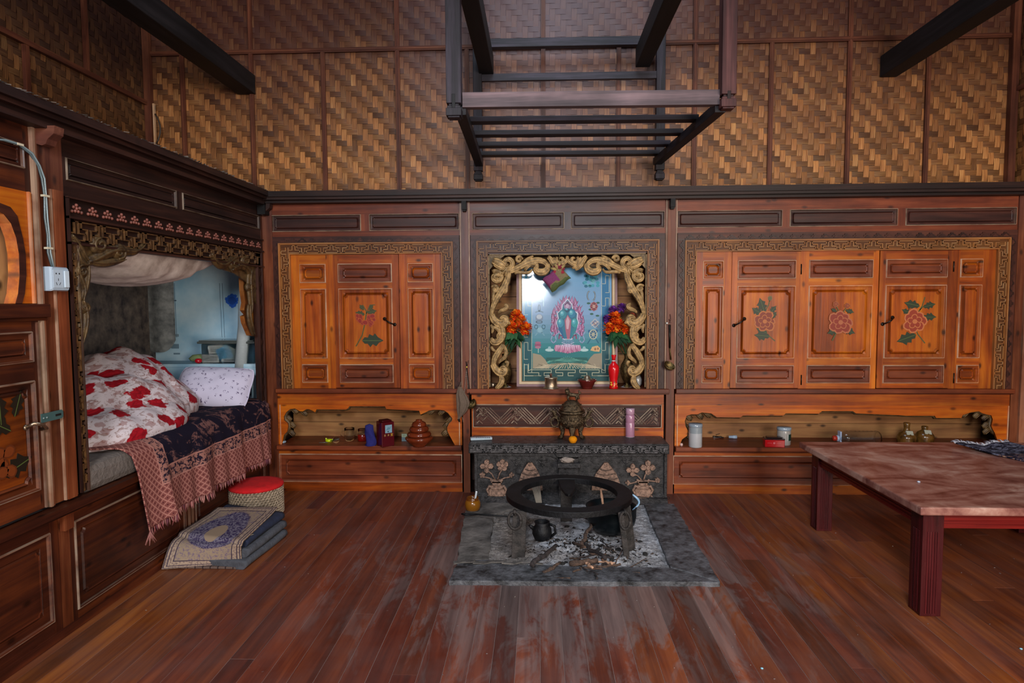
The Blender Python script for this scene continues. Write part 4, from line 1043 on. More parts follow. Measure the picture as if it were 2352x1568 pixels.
# ---- tall cabinet at the far left
r = thing('cupboard', (-1.96, -2.8, 0), 'tall dark cupboard at the left edge with arched open shelf and painted door', 'cupboard')
lleaf('frieze_panel', r, -4.2, -2.062, 1.80, 2.06, -4.0, -2.09, [(1.885, 1.98)])
ar = [(-2.165, 1.372), (-2.15, 1.41), (-2.138, 1.48), (-2.136, 1.56), (-2.145, 1.62), (-2.165, 1.67), (-2.195, 1.70), (-2.25, 1.715), (-3.0, 1.715)]
m = MB(TL); m.prism([(-2.062, 1.372)]+ar+[(-3.0, 1.80), (-2.062, 1.80)], -.045, 0, edge=1.5)
m.box(-2.085, -2.078, 1.372, 1.8, 0, .01, 1.7); mk('arched_board', m, M['amber'], r)
m = MB(TL); a2_ = [(a+.028*(1 if k < 7 else 0), b+.03*(k >= 5)) for k, (a, b) in enumerate(ar)]; m.prism(ar+a2_[::-1], .0, .004); mk('arch_edging', m, M['brown'], r)
zc = 1.372
for h in (.12, .13, .12, .1):
    m = MB(); m.box(-2.30, -2.285, -3.0, -2.0, zc, zc+h-.002); mk('back_board', m, M['raw'], r); zc += h
m = MB(); m.box(-2.30, -1.98, -2.10, -2.07, 1.372, 1.85, 1); mk('side_board', m, M['raw'], r)
m = MB(TL); m.box(-4.2, -2.03, 1.318, 1.370, -.34, .03, .9); m.box(-4.2, -2.035, 1.305, 1.318, -.3, .02, .6); mk('counter', m, M['left'], r, bevel=.003)
def fire(m):
    z = -.003; rr = random.Random(9)
    for u_, v_, an, s in ((-2.26, .93, 1.6, .12), (-2.22, .90, 2.6, .12), (-2.2, .95, 1.2, .1), (-2.26, .74, .3, .14), (-2.3, .72, 2.5, .1)): pleaf(m, u_, v_, an, s, z+.004, hx('1c160c'))
    for i in range(14): petal(m, -2.3+rr.uniform(-.06, .08), .83+rr.uniform(-.08, .06), rr.uniform(0, 6), .06, z+.0045+.0012*(i % 3), hx('5c280c'), hx('743410'))
d = lleaf('door', r, -3.1, -2.072, .565, 1.305, -2.95, -2.10, [(.64, 1.075), (1.145, 1.265)], kinds=['big', 'field'], z=.004, paint=fire, mats=[M['left'], M['left'], M['amber_dark'], M['paint']])
d['label'] = 'door with dark painted flowers on orange'
m = MB(TL); m.box(-2.082, -2.076, .565, 1.3, .004, .012, 1.7); mk('moulding', m, M['left'], r)
# hasp and handle
m = MB(TL); m.prism([(-2.09, .905), (-2.09, .94), (-1.985, .940), (-1.978, .932), (-1.978, .912), (-1.985, .905)], .014, .018, col=hx('3c5a5a')); m.box(-2.02, -1.99, .918, .927, .018, .0185, col=hx('10181a'))
for u_ in (-2.082, -2.065): m.lathe([(.004, 0), (.003, .003)], (u_, .922, .018), 8, col=hx('7a8a88'))
h_ = mk('hasp', m, M['gloss'], r)
m = MB(); m.tube([(-1.95, -2.155, .90), (-1.925, -2.15, .915), (-1.915, -2.12, .905), (-1.92, -2.095, .885), (-1.95, -2.09, .88)], [.006, .008, .007, .006, .006], 8)
m.lathe([(.012, 0), (.01, .006)], (-1.955, -2.155, .90), 10, ax=(1, 0, 0)); mk('handle', m, M['silver'], d)
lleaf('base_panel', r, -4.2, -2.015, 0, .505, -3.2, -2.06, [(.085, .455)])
# ---- things on the cupboard shelf
m = MB(); m.box(-2.2, -2.0, -2.62, -2.24, 1.372, 1.382, col=hx('8a8c90')); m.box(-2.2, -2.02, -2.6, -2.25, 1.382, 1.398, col=hx('2a2a30')); m.box(-2.18, -2.01, -2.6, -2.25, 1.398, 1.408, col=hx('a8a8a8'))
tag(mk('flat_box', m, M['gloss'], bevel=.002), 'flat grey and black box at the bottom of the arched cupboard opening', 'box')
m = MB(); rr = random.Random(4)
for k in range(3):
    pts = [Vector((-2.06+rr.uniform(-.02, .05), -2.6+.42*i/9, 1.45+.03*math.sin(i*1.3+k*2)+rr.uniform(-.008, .008)-.03*k+.006*i)) for i in range(10)]; m.tube(pts, .003, 6, col=hx('151416'))
m.tube([(-2.03, -2.25, 1.38), (-2.03, -2.235, 1.47)], .003, 6, col=hx('151416')); m.tube([(-2.05, -2.6, 1.41), (-2.05, -2.5, 1.42)], .004, 6, col=hx('151416'))
m.box(-2.06, -2.02, -2.30, -2.24, 1.408, 1.415, col=hx('151416'))
tag(mk('cable', m, M['paint']), 'tangled black cable on the arched cupboard shelf at the left edge', 'cable')
m = MB(); m.lathe([(.02, 0), (.06, .012), (.075, .03), (.07, .03), (.05, .014), (.005, .01)], (-2.1, -2.33, 1.409), 20, col=hx('8a6a54')); tag(mk('dish', m, M['gloss']), 'small brown dish under the black cable in the arched opening', 'dish')
# socket and wire on the post
r = thing('wall_socket', (-1.96, -2.03, 1.42), 'white plastic socket box with two sockets and a switch on the red post', 'socket')
s0, s1, v0, v1 = -2.055, -1.935, 1.43, 1.515
s0 = L(90, 640)[0]+.02; s1 = L(141, 640)[0]; v0 = L(115, 668)[1]; v1 = L(115, 613)[1]
m = MB(TL); m.rings(s0, s1, v0, v1, [(0, 0, 0, 1), (.0, .026, .004, 1), (.004, .034, .004, 1)]); 
for i in range(len(m.co)): m.co[i] = hx('a8b8c8')
mk('box', m, M['gloss'], r)
m = MB(TL); a0, a1 = s0+.008, s0+(s1-s0)*.62; m.box(a0, a1, v0+.012, v1-.012, .034, .036, col=hx('b4c2d0'))
for u_, v_ in ((.3, .72), (.62, .72)): m.lathe([(.0035, 0), (.003, .0006)], (a0+(a1-a0)*u_, v0+(v1-v0)*v_, .036), 8, col=hx('10141c'))
for k, an in ((.3, .5), (.65, -.5)): m.prism(tr([(-1, -.16), (1, -.16), (1, .16), (-1, .16)], a0+(a1-a0)*k, v0+(v1-v0)*.3, PI/2+an, .006), .036, .0366, col=hx('10141c'))
m.prism(tr([(-1, -.2), (1, -.2), (1, .2), (-1, .2)], (a0+a1)/2, v0+(v1-v0)*.47, PI/2, .005), .036, .0366, col=hx('10141c'))
mk('socket_face', m, M['gloss'], r)
m = MB(TL); m.box(a1+.004, s1-.008, v0+.014, v1-.014, .034, .041, col=hx('c2d0dc')); mk('switch', m, M['gloss'], r, bevel=.002)
m = MB()
wp = [(-40, 318), (0, 322), (35, 332), (62, 352), (80, 380), (90, 410), (95, 450), (97, 500), (102, 540), (104, 580), (112, 612)]
for dx in (-3, 3):
    pts = []
    for k, (a, b) in enumerate(wp):
        u_, v_ = L(a+dx*(1 if k % 2 else .6), b); pts.append((-1.95+.006, u_, v_))
    m.tube([tuple(Vector(pts[i]).lerp(Vector(pts[i+1]), f)) for i in range(len(pts)-1) for f in (0, .5)]+[pts[-1]], .004, 6, col=hx('7c8c90') if dx > 0 else hx('566468'))
for a, b in ((35, 332), (96, 450), (104, 570)):
    u_, v_ = L(a, b); m.box(-1.955, -1.938, u_-.014, u_+.014, v_-.004, v_+.004, col=hx('c4b8a0'))
tag(mk('electric_wire', m, M['gloss']), 'pair of pale grey electric wires clipped down the post to the socket', 'wire')
# ================================================================ bedding
m = MB(); m.box(-2.92, -1.945, -1.862, -.05, .547, .672)
tag(mk('mattress', m, M['mattress'], bevel=.035), 'grey beige quilted mattress lying in the box bed under the throw', 'mattress')
# dark throw
r = thing('bed_throw', (-1.95, -.85, .68), 'dark woven throw with pink patterned border and fringe hanging over the bed edge', 'blanket')
m = MB(); YA, YB = -1.60, -.085; ZT_ = .682; XE = -1.928; drop = .36; top = .95
fold = lambda y: math.sin(y*17)+.5*math.sin(y*31+1)+.3*math.sin(y*53)
def thr(a, b):
    d = b*(top+drop)                                   # cloth distance from inner edge
    near = -.26*(1-min(1, d/top))                       # near edge runs askew on the bed
    y = (YA+near)+(YB-YA-near)*a
    dist_edge = (top+drop)-d
    if d < top:
        x_ = XE-.03-(top-d)+.03*min(1, d/top); z_ = ZT_+.004*noise.noise((x_*5, y*5, 1))+.008+.006*noise.noise((x_*9, y*9, 7))
        if d > top-.05: z_ -= .03*((d-top+.05)/.05)**2
    else:
        k = (d-top)/drop; x_ = XE+.012+k*.022*(fold(y)+1.0)+.012*min(1, k*4); z_ = ZT_-.028-(d-top)*(1.0+.10*max(0, 1-(y-YA)/.22)*k)
        y += k*(.012*math.cos(y*17))+.08*k*max(0, 1-(y-YA)/.3)
    return ((x_, y, z_), (y, dist_edge, (YB-YA)*a+.012))
m.sheet(170, 110, thr); mk('cloth', m, M['throw'], r, solid=.006)
m = MB(); rr = random.Random(8)
for i in range(210):
    a = i/209; p = Vector(thr(a, 1.0)[0]); ln = rr.uniform(.025, .045)
    dx, dy = rr.uniform(-.008, .012), rr.uniform(-.012, .012)
    m.tube([p+Vector((0, 0, .006)), p+Vector((dx*.4, dy*.5, -ln*.5)), p+Vector((dx, dy, -ln))], [.0026, .003, .0012], 5, col=hx(rr.choice(['a06a64', '8a4c4c', 'b88078', '70404a'])))
for i in range(14):
    p = Vector(thr(0.0, 1.0)[0]); m.tube([p, p+Vector((rr.uniform(-.01, .02), rr.uniform(-.03, .03), -rr.uniform(.03, .06)))], [.004, .0015], 5, col=hx('a06a64'))
stuff(mk('fringe', m, M['cloth'], r))
# quilt: one crumpled bundle
m = MB()
def bump2(x, y, cx, cy, rx, ry, p=2.0, ang=0):
    dx, dy = x-cx, y-cy; c, s = math.cos(ang), math.sin(ang); u, v = (dx*c+dy*s)/rx, (-dx*s+dy*c)/ry
    return max(0.0, 1-(abs(u)**p+abs(v)**p))**.5
def qz(x, y):
    h = max(.40*bump2(x, y, -2.52, -.85, .36, .42, 2.2, .3), .30*bump2(x, y, -2.42, -1.12, .34, .45, 2.4, -.2), .17*bump2(x, y, -2.34, -1.22, .36, .44, 2.6), .27*bump2(x, y, -2.40, -.68, .25, .28, 2.0, .4), .155*bump2(x, y, -2.26, -1.12, .15, .42, 2.4, -.16), .235*bump2(x, y, -2.34, -1.0, .2, .38, 2.4, -.2))
    if h > 0:
        f = .026*noise.noise((x*5+3, y*5, .3))+.016*abs(noise.noise((x*11, y*7+2, 4)))+.012*math.sin((x*.6+y)*30+2*noise.noise((x*3, y*3, 5)))
        h += f*min(1, h*6)
    return h
NX = 150
X0, X1, Y0, Y1 = -2.91, -1.95, -1.74, -.38
def qf(a, b):
    x_, y_ = X0+(X1-X0)*a, Y0+(Y1-Y0)*b; h = qz(x_, y_); e = .012
    gx = (qz(x_+e, y_)-qz(x_-e, y_))/(2*e); gy = (qz(x_, y_+e)-qz(x_, y_-e))/(2*e)
    steep = min(1, math.hypot(gx, gy)/2.5); o_ = .022*math.sin(min(h, .3)/.3*PI*2.0)*steep
    l_ = math.hypot(gx, gy)+1e-6
    return ((x_-gx/l_*o_, y_-gy/l_*o_, .680+h-(.03 if h <= 0 else 0)), (y_*1.0, h*1.1-x_*.8, 0))
m.sheet(NX, NX, qf)
keep = [k for k, f in enumerate(m.f) if max(m.v[i][2] for i in f) > .655]
loops = []; pos_ = 0
for f in m.f: loops.append(pos_); pos_ += len(f)
m.gc = [g_ for k in keep for g_ in m.gc[loops[k]:loops[k]+4]]; m.f = [m.f[k] for k in keep]; m.ti = [m.ti[k] for k in keep]; m.mi = [m.mi[k] for k in keep]; m.sm = [m.sm[k] for k in keep]; m.co = [m.co[k] for k in keep]
tag(mk('quilt', m, M['quilt'], solid=.012), 'crumpled white quilt with large red flowers heaped on the bed', 'quilt')
# pillow
m = MB()
def pil(sign):
    def f(a, b):
        u, v = a*2-1, b*2-1; e = (1-abs(u)**2.6)*(1-abs(v)**2.6); z_ = .095*max(e, 0)**.6*sign
        z_ += .006*noise.noise((u*3, v*3, sign*2))*(e > 0)
        k = 1-.10*(abs(u)*abs(v))**3-.04*(1-abs(u)); k2 = 1-.10*(abs(u)*abs(v))**3-.04*(1-abs(v))
        loc = Vector((u*.25*k2, v*.165*k, z_))
        R = Matrix.Rotation(.12, 3, 'Z') @ Matrix.Rotation(math.radians(52), 3, 'X') @ Matrix.Rotation(-.06, 3, 'Z')
        return (Vector((-2.19, -.31, .795))+R @ loc, (u*.25+sign, v*.165, 0))
    return f
m.sheet(40, 30, pil(1)); m.sheet(40, 30, pil(-1))
rim = [pil(1)(a, b)[0] for a, b in [(i/20, 0) for i in range(20)]+[(1, i/14) for i in range(14)]+[(1-i/20, 1) for i in range(20)]+[(0, 1-i/14) for i in range(15)]]
m.tube(rim, .007, 6, flat=.5); tag(mk('pillow', m, M['pillow']), 'white pillow with small purple sprigs leaning beside the quilt', 'pillow')
# cloth canopy slung under the bed ceiling
m = MB()
def can(a, b):
    y_ = -1.72+1.50*a; x_ = -1.992-.85*b; sg = math.sin(PI*a)**.85*(.24 if b < .5 else .24)*math.sin(PI*min(1, .12+b*1.0))**.35
    z_ = 1.70+(1-b)*.03-sg*(.12+.88*min(1, b*9))+.010*math.sin(a*26+b*5)*math.sin(PI*a)+.006*math.sin(a*60+b*17)*math.sin(PI*a)
    return ((x_, y_, z_), (y_, x_, 0))
m.sheet(80, 40, can); tag(mk('canopy_cloth', m, M['swag'], solid=.004), 'stained white cloth sagging under the top of the box bed', 'cloth')
m = MB()
def mat_(a, b):
    p0 = P(312, 640, 1, .15); p1 = P(392, 640, 1, .15); x_ = p0.x+(p1.x-p0.x)*a; z_ = 1.84-(1.84-1.0)*b+.09*b*b*(abs(a-.5)*2)**4
    return ((x_, .17+.02*math.sin(a*7), z_), (x_*3, z_*3, 0))
m.sheet(14, 20, mat_); tag(mk('hanging_mat', m, M['mat_grey'], solid=.012), 'mottled grey mat hanging in the back corner of the box bed', 'mat')
# plastic storage box with papers on the inner ledge
bx = P(458, 800, 1, -.0).x; bx1 = -2.05; r = thing('storage_box', (bx+.14, .1, .93), 'clear plastic storage box of papers on the ledge in the bed', 'box')
m = MB(); m.box(bx+.01, bx1, .0, .2, .932, 1.075); mk('body', m, M['frosted'], r, bevel=.01)
m = MB(); m.box(bx-.012, bx1+.01, -.012, .212, 1.075, 1.092, col=hx('4c5250')); m.box(bx-.004, bx1, -.004, .204, 1.092, 1.1, col=hx('5c6260')); mk('lid', m, M['gloss'], r, bevel=.004)
m = MB(); 
for (x_, y_, z_, w_, h_, an, cc) in ((.09, .03, 1.03, .11, .06, .1, 'c8ccc8'), (.16, .02, 1.0, .10, .10, .5, '7ba0b8'), (.06, .015, .965, .12, .055, 0, 'a8aaa8'), (.20, .03, 1.0, .08, .09, -.5, '8c948c'), (.2, .01, .952, .12, .02, 0, 'd0d2d0'), (.14, .012, 1.0, .06, .08, .3, '4c88a8')):
    m.prism(tr([(-w_/2, -h_/2), (w_/2, -h_/2), (w_/2, h_/2), (-w_/2, h_/2)], bx+x_, z_, an, 1), -.035-y_, -.033-y_, col=hx(cc), T=TB)
    for k in range(3): m.prism(tr([(-w_*.35, -.002), (w_*.35, -.002), (w_*.35, .002), (-w_*.35, .002)], bx+x_, z_-h_*.2+k*h_*.2, an, 1), -.033-y_, -.0325-y_, col=hx('4a4e58'), T=TB)
mk('paper', m, M['paint'], r)
m = MB(); a = P(566, 640, 1, .02); b = P(545, 905, 1, .02)
rr = .045
m.tube([Vector((a.x-.02, .02, 1.64)), Vector((a.x-.025, .02, 1.2)), Vector((b.x+.02, .0, .73))], [.03, .045, .042], 18, col=hx('a8b0b2')); tag(mk('paper_roll', m, M['paint']), 'tall pale rolled sheet standing at the right end of the bed', 'roll')
m = MB(); m.box(-2.17, -2.04, -.16, -.05, .684, .80, 1); tag(mk('clear_bag', m, M['plastic'], bevel=.02), 'clear plastic package between the pillow and the paper roll', 'package')
m = MB(); m.lathe([(.01, 0), (.05, .01), (.06, .03), (.04, .055), (.01, .06)], (-2.50, .1, .932), 12, col=hx('8fa070'), sx=1.4); tag(mk('green_bag', m, M['cloth']), 'crumpled pale green bag on the bed ledge left of the storage box', 'bag')
m = MB(); m.lathe([(.004, 0), (.022, .008), (.026, .02), (.018, .034), (.004, .038)], (-2.46, .0, .932), 12, col=hx('b81424')); tag(mk('red_ball', m, M['gloss']), 'small red ball on the bed ledge in front of the green bag', 'ball')
# ================================================================ stone altar behind the hearth
AY = -.22; A = lambda px, py, Y=AY: B(px, py, Y)
r = thing('stone_altar', (.2, -.12, 0), 'black carved stone altar ledge with relief vases behind the fire ring', 'altar')
m = MB(TB); X0_, X1_ = -.472, .874
prof_ = [(0, .342, .002), (0, .40, .002)]
m.rings(X0_, X1_, .345, .408, [(0, .215, 0, 1), (0, .258, 0, 1), (.005, .262, 0, 1), (.008, .258, 0, .8)])
m.box(X0_, X1_, .345, .408, -.0, .215)
m.box(X0_+.01, X1_-.01, .400, .412, -.0, .25)
fret(m, X0_+.01, X1_-.01, .352, .401, lambda t, s: (t, s), .257, .266, .15, .006, 3.2)
m.prism([(X0_+.02, .345), (X0_+.06, .325), (.08, .325), (.13, .30), (.13, .345)], .0, .235); m.prism([(X1_-.02, .345), (X1_-.06, .325), (.34, .325), (.27, .30), (.27, .345)], .0, .235)
mk('slab', m, M['stone'], r)
m = MB(TB); b0, b1 = A(1090, 1100)[0], A(1532, 1100)[0]
m.box(b0, b1, 0, .345, .0, .205); m.prism([(.0, 0), (.30, 0), (.26, .025), (.225, .05), (.206, .065), (.0, .065)], b0, b1, T=lambda a, b, c: (c, -a, b))
m.box(b0, b0+.02, 0, .345, .2, .225); m.box(b1-.02, b1, 0, .345, .2, .225)
mk('body', m, M['stone'], r, bevel=.004)
m = MB(TB); c0, c1 = A(1280, 1060)[0], A(1331, 1060)[0]
m.box(c0, c1, A(1305, 1068)[1], A(1305, 1058)[1], .2, .30); m.prism([(c0, .32), (c0-.02, .345), (c1+.02, .345), (c1, .32)], .2, .26); m.box(c0+.008, c1-.008, .0, .31, .2, .245)
mk('bracket', m, M['stone'], r, bevel=.004)
for cx, fl in ((1141, ((1118, 1070, .046, 4, True), (1154, 1068, .044, 5, False), (1108, 1090, .02, 5, True), (1175, 1090, .018, 4, True))), (1476, ((1453, 1079, .044, 4, True), (1488, 1073, .050, 4, True), (1510, 1102, .018, 5, False), (1442, 1108, .018, 4, True)))):
    m = MB(TB)
    # build tubes and lathes directly in frame space
    ax_, az_ = A(cx, 1154); top = A(cx, 1104)[1]; H_ = top-az_
    for hw, z0, z1 in ((.03, 0, .08), (.042, .08, .3), (.054, .3, .62), (.044, .62, .78), (.03, .78, .92), (.040, .92, 1.0)):
        m.rings(ax_-hw, ax_+hw, az_+H_*z0, az_+H_*z1+.004, [(0, .2, .002, 1), (0, .232, .006, 1), (.006, .24, .006, 1)])
    for s_ in (-1, 1):
        x_ = ax_+s_*.05
        m.tube([(ax_+s_*.03, az_+H_*.72, .228), (x_, az_+H_*.78, .228), (x_+s_*.016, az_+H_*.6, .228), (x_+s_*.006, az_+H_*.45, .228), (ax_+s_*.035, az_+H_*.48, .228)], .009, 6)
        m.tube([(x_, az_+H_*.4, .226), (x_+s_*.02, az_+H_*.2, .226), (x_+s_*.012, az_+H_*.02, .226)], .006, 6)
    m.tube([(ax_+.04*math.cos(a), top+.014+.018*math.sin(a), .232) for a in [PI+PI*k/8 for k in range(9)]], .008, 6)
    for (px, py, s_, n_, sh) in fl:
        x_, z_ = A(px, py)
        for k in range(n_):
            a = k*2*PI/n_+PI/2; m.prism(tr([(0, 0), (.45, .36), (.8, .34), (1.02 if sh else .95, 0), (.8, -.34), (.45, -.36)], x_, z_, a, s_), .2, .230); m.prism(tr([(.2, 0), (.5, .16), (.8, .0), (.5, -.16)], x_, z_, a, s_), .22, .234)
        m.lathe([(s_*.3, 0), (s_*.26, .010), (s_*.12, .012), (.001, .004)], (x_, z_, .228), 10)
        mx, mz = (x_+ax_)/2, (z_+top)/2+.004
        m.tube([(x_, z_-s_*.6, .222), (mx, mz-.006, .222), (ax_+(x_-ax_)*.12, top+.004, .222)], .005, 6)
    mk('relief_vase', m, M['relief'], r)
for px, w_ in ((1218, 1), (1392, 1.15)):
    m = MB(TB); x_, z_ = A(px, 1125); zt_ = A(px, 1062)[1]; H_ = zt_-z_
    m.prism([(x_-.085*w_, z_), (x_-.08*w_, z_+H_*.3), (x_-.06*w_, z_+H_*.6), (x_-.03, z_+H_*.88), (x_-.012, z_+H_), (x_+.012, z_+H_), (x_+.03, z_+H_*.88), (x_+.06*w_, z_+H_*.6), (x_+.08*w_, z_+H_*.3), (x_+.085*w_, z_)], .2, .228)
    for k, (f, hw) in enumerate(((.25, .078), (.45, .068), (.62, .055), (.78, .036))):
        m.tube([(x_-hw*w_+2*hw*w_*i/8, z_+H_*f-.012*math.sin(PI*i/8), .229) for i in range(9)], .0045, 6, tint=.4)
    for i in range(7): m.lathe([(.006, 0), (.004, .008)], (x_-.05+.1*i/6, z_+H_*.36, .227), 6)
    m.lathe([(.014, 0), (.012, .008), (.005, .006), (.004, -.002)], (x_, z_+H_*.94, .226), 10)
    mk('relief_bell', m, M['relief'], r)
for px in (1186, 1246, 1440): 
    m = MB(TB); x_, z_ = A(px, 1062)
    m.prism(tr([(-1, .5), (-.3, .3), (0, .5), (.3, .3), (1, .5), (.4, -.1), (0, -.8), (-.4, -.1)], x_, z_, 0, .035), .2, .22); m.lathe([(.012, 0), (.008, .008)], (x_, z_, .218), 8); mk('relief_cloud', m, M['stone'], r)
# ================================================================ hearth pit
def ash_mat():
    t = NT('mixed_grey_ash'); p = t.pos(); n = t.noise(t.scale(p, (26, 26, 26)), 1, 5, .7); n2 = t.noise(t.scale(p, (5, 5, 5)), 1, 4, .6, .8); n3 = t.noise(t.scale(p, (95, 95, 95)), 1, 3, .7)
    sx = t.n('ShaderNodeSeparateXYZ'); t.l(p, sx.inputs[0])
    col = t.ramp(n, [(.3, hx('7c7a7c')), (.5, hx('acacb2')), (.68, hx('d4d6de'))])
    col = t.mix(t.ramp(n2, [(.4, 0.0), (.62, .5)]), col, hx('6e6864'))
    left = t.math('MULTIPLY', t.math('SUBTRACT', t.math('ADD', -.02, t.math('MULTIPLY', n2, .12)), sx.outputs[0]), 9, clamp=True)
    col = t.mix(t.math('MULTIPLY', left, .8), col, t.ramp(n, [(.3, hx('5c534c')), (.7, hx('8a8078'))]))
    dk = t.math('MULTIPLY', t.ramp(n3, [(.55, 0.0), (.62, 1.0)]), t.ramp(n2, [(.35, 0.0), (.55, .85)])); col = t.mix(dk, col, hx('232122'))
    t.bump(n, 1.0, .02); return t.fin(col, .95, spec=.1)
M['ash_bed'] = ash_mat()
r = thing('hearth', (.2, -.9, 0), 'square sunken fireplace edged with grey slate slabs and filled with ash', 'hearth')
def slabm(pts, z1, mat, dz=.0):
    m = MB(); pp = []; rj = random.Random(int(z1*1e5)+len(pts))
    for k in range(len(pts)):
        a, b = pts[k], pts[(k+1) % len(pts)]; ln = math.hypot(b[0]-a[0], b[1]-a[1]); n = max(1, int(ln/.045)); nx, ny = -(b[1]-a[1])/ln, (b[0]-a[0])/ln
        for i in range(n):
            j = rj.uniform(-.005, .005) if i else 0; pp.append((a[0]+(b[0]-a[0])*i/n+nx*j, a[1]+(b[1]-a[1])*i/n+ny*j))
    m.prism(pp, -.03, z1); mk('kerb_slab', m, M[mat], r, bevel=.003)
slabm([(-.435, -1.50), (.87, -1.475), (.665, -1.315), (-.10, -1.30), (-.26, -1.24), (-.42, -1.27)], .022, 'slab')
slabm([(.87, -1.472), (.90, -.305), (.70, -.31), (.667, -1.312)], .024, 'slab')
slabm([(-.425, -1.265), (-.262, -1.236), (-.285, -.56), (-.47, -.55)], .022, 'slab2')
slabm([(-.47, -.545), (-.30, -.55), (-.10, -.36), (-.10, -.305), (-.475, -.305)], .022, 'slab2')
m = MB()
for k in range(9):
    a = k/9*1.2; m.bar((-.44+.05*k, -1.29+.012*math.sin(k*2), .022+.004*(k % 3)), (-.38+.05*k, -1.285+.012*math.sin(k*2+2), .024+.005*((k+1) % 3)), .03-.002*k, .006)
mk('cracked_flake', m, M['slab2'], r)
m = MB()
def ash(a, b):
    x_ = -.29+1.0*a; y_ = -1.325+1.09*b; n = noise.noise((x_*4, y_*4, 0)); n2 = noise.noise((x_*17, y_*17, 3)); n3 = noise.noise((x_*45, y_*45, 5))
    d = math.hypot((x_-.22)/.38, (y_+1.05)/.32); h = .006+.03*max(0, 1-d*d)+.012*n+.010*n2*max(.2, 1.3-d)+.005*n3
    return ((x_, y_, max(h, .0005)), (x_, y_, 0))
m.sheet(200, 200, ash); stuff(mk('ash', m, M['ash_bed'] if 'ash_bed' in M else M['ash'], r))
rr = random.Random(21)
m = MB(); q = random.Random(77)
for i in range(420):
    x_, y_ = q.gauss(.26, .16), q.gauss(-1.1, .12)
    if not (-.2 < x_ < .64 and -1.29 < y_ < -.7): continue
    z_ = ash((x_+.29)/1.0, (y_+1.325)/1.09)[0][2]; a = q.uniform(0, PI); l_ = q.uniform(.003, .013)
    m.bar((x_-l_*math.cos(a), y_-l_*math.sin(a), z_+.001), (x_+l_*math.cos(a), y_+l_*math.sin(a), z_+q.uniform(.001, .006)), q.uniform(.002, .007), q.uniform(.002, .006), col=hx(q.choice(['1c1a1a', '2e2826', '4a3c34', '8c8a8c', 'a8a8ae', '151314'])))
stuff(mk('ash_debris', m, M['paint'], r))
def onash(x_, y_): return ash((x_+.29)/1.0, (y_+1.325)/1.09)[0][2]
def crooked(p0, p1, r0, r1, jit=.012, n=7, rnd=rr):
    p0, p1 = Vector(p0), Vector(p1); pts = []
    for i in range(n):
        f = i/(n-1); p = p0.lerp(p1, f)
        if 0 < i < n-1: p += Vector((rnd.uniform(-jit, jit), rnd.uniform(-jit, jit), rnd.uniform(-jit, jit)*.5))
        pts.append(p)
    return pts, [r0+(r1-r0)*i/(n-1) for i in range(n)]
def gz(px, py, z): p = P(px, py, 2, z); return (p.x, p.y, z)
sticks = [((1222, 1311), (1277, 1265), .014, .010, 'char_bark', 'thick charred stick at the front left of the ash'), ((1248, 1313), (1287, 1289), .011, .007, 'bark', 'short forked stick beside the thick charred one in the ash'),
          ((1336, 1262), (1357, 1208), .012, .009, 'bark', 'upright leaning stick at the back of the twig pile'), ((1316, 1246), (1344, 1256), .008, .007, 'bark', 'short stick crossing the foot of the leaning stick'),
          ((1311, 1284), (1372, 1275), .016, .012, 'bark', 'thickest stick on the left of the twig pile'), ((1340, 1262), (1390, 1296), .012, .009, 'char_bark', 'dark stick running down through the twig pile'),
          ((1350, 1300), (1425, 1292), .009, .006, 'bark', 'long twig along the front of the twig pile'), ((1368, 1302), (1370, 1318), .009, .006, 'char_bark', 'stub of wood in front of the twig pile'),
          ((1352, 1280), (1412, 1284), .004, .003, 'pale', 'pale thin split stick lying on the twig pile'), ((1340, 1276), (1362, 1292), .009, .006, 'pale', 'pale split chunk in the middle of the twig pile'),
          ((1384, 1290), (1406, 1300), .009, .006, 'pale', 'pale split chunk at the right of the twig pile'), ((1410, 1298), (1432, 1258), .003, .002, 'bark', 'thin twig standing out of the right of the pile'),
          ((1430, 1302), (1485, 1272), .003, .002, 'bark', 'long thin twig stretching right across the ash'), ((1425, 1296), (1470, 1300), .003, .002, 'bark', 'thin curved twig near the front right kerb'),
          ((1255, 1310), (1310, 1308), .005, .004, 'bark', 'flat strip of bark by the front kerb of the hearth'), ((1346, 1258), (1372, 1282), .006, .004, 'bark', 'short twig crossing the top of the twig pile'),
          ((1380, 1240), (1402, 1262), .004, .003, 'char_bark', 'thin burnt twig behind the twig pile'), ((1330, 1290), (1350, 1303), .006, .004, 'char_bark', 'small burnt piece under the thickest stick')]
q = random.Random(99)
for k in range(12):
    a = (q.uniform(1325, 1420), q.uniform(1262, 1300)); an = q.uniform(-.6, .6)+(PI if q.random() < .5 else 0); l_ = q.uniform(18, 45); sticks.append((a, (a[0]+l_*math.cos(an), min(1306, a[1]+l_*.5*math.sin(an))), q.uniform(.004, .009), q.uniform(.003, .005), q.choice(['bark', 'bark', 'char_bark']), 'small brown twig in the pile of firewood on the ash'))
M['pale'] = plain('pale_split_wood', hx('c09478'), .8, 0, .3, 40)
for k, (a, b, r0, r1, mt, lb) in enumerate(sticks):
    z0 = .018+.009*(k % 5); m = MB(); pa_, pb_ = gz(*a, z0), gz(*b, z0+(.05 if 'leaning' in lb else .012))
    z_ = max(onash(pa_[0], pa_[1]), onash(pb_[0], pb_[1]))+r0*.7; pts, rs = crooked((pa_[0], pa_[1], z_), (pb_[0], pb_[1], z_+pb_[2]-z0), r0, r1, r0*.9); m.tube(pts, rs, 7)
    tag(mk('stick', m, M[mt]), lb, 'stick', 'sticks in the hearth ash')
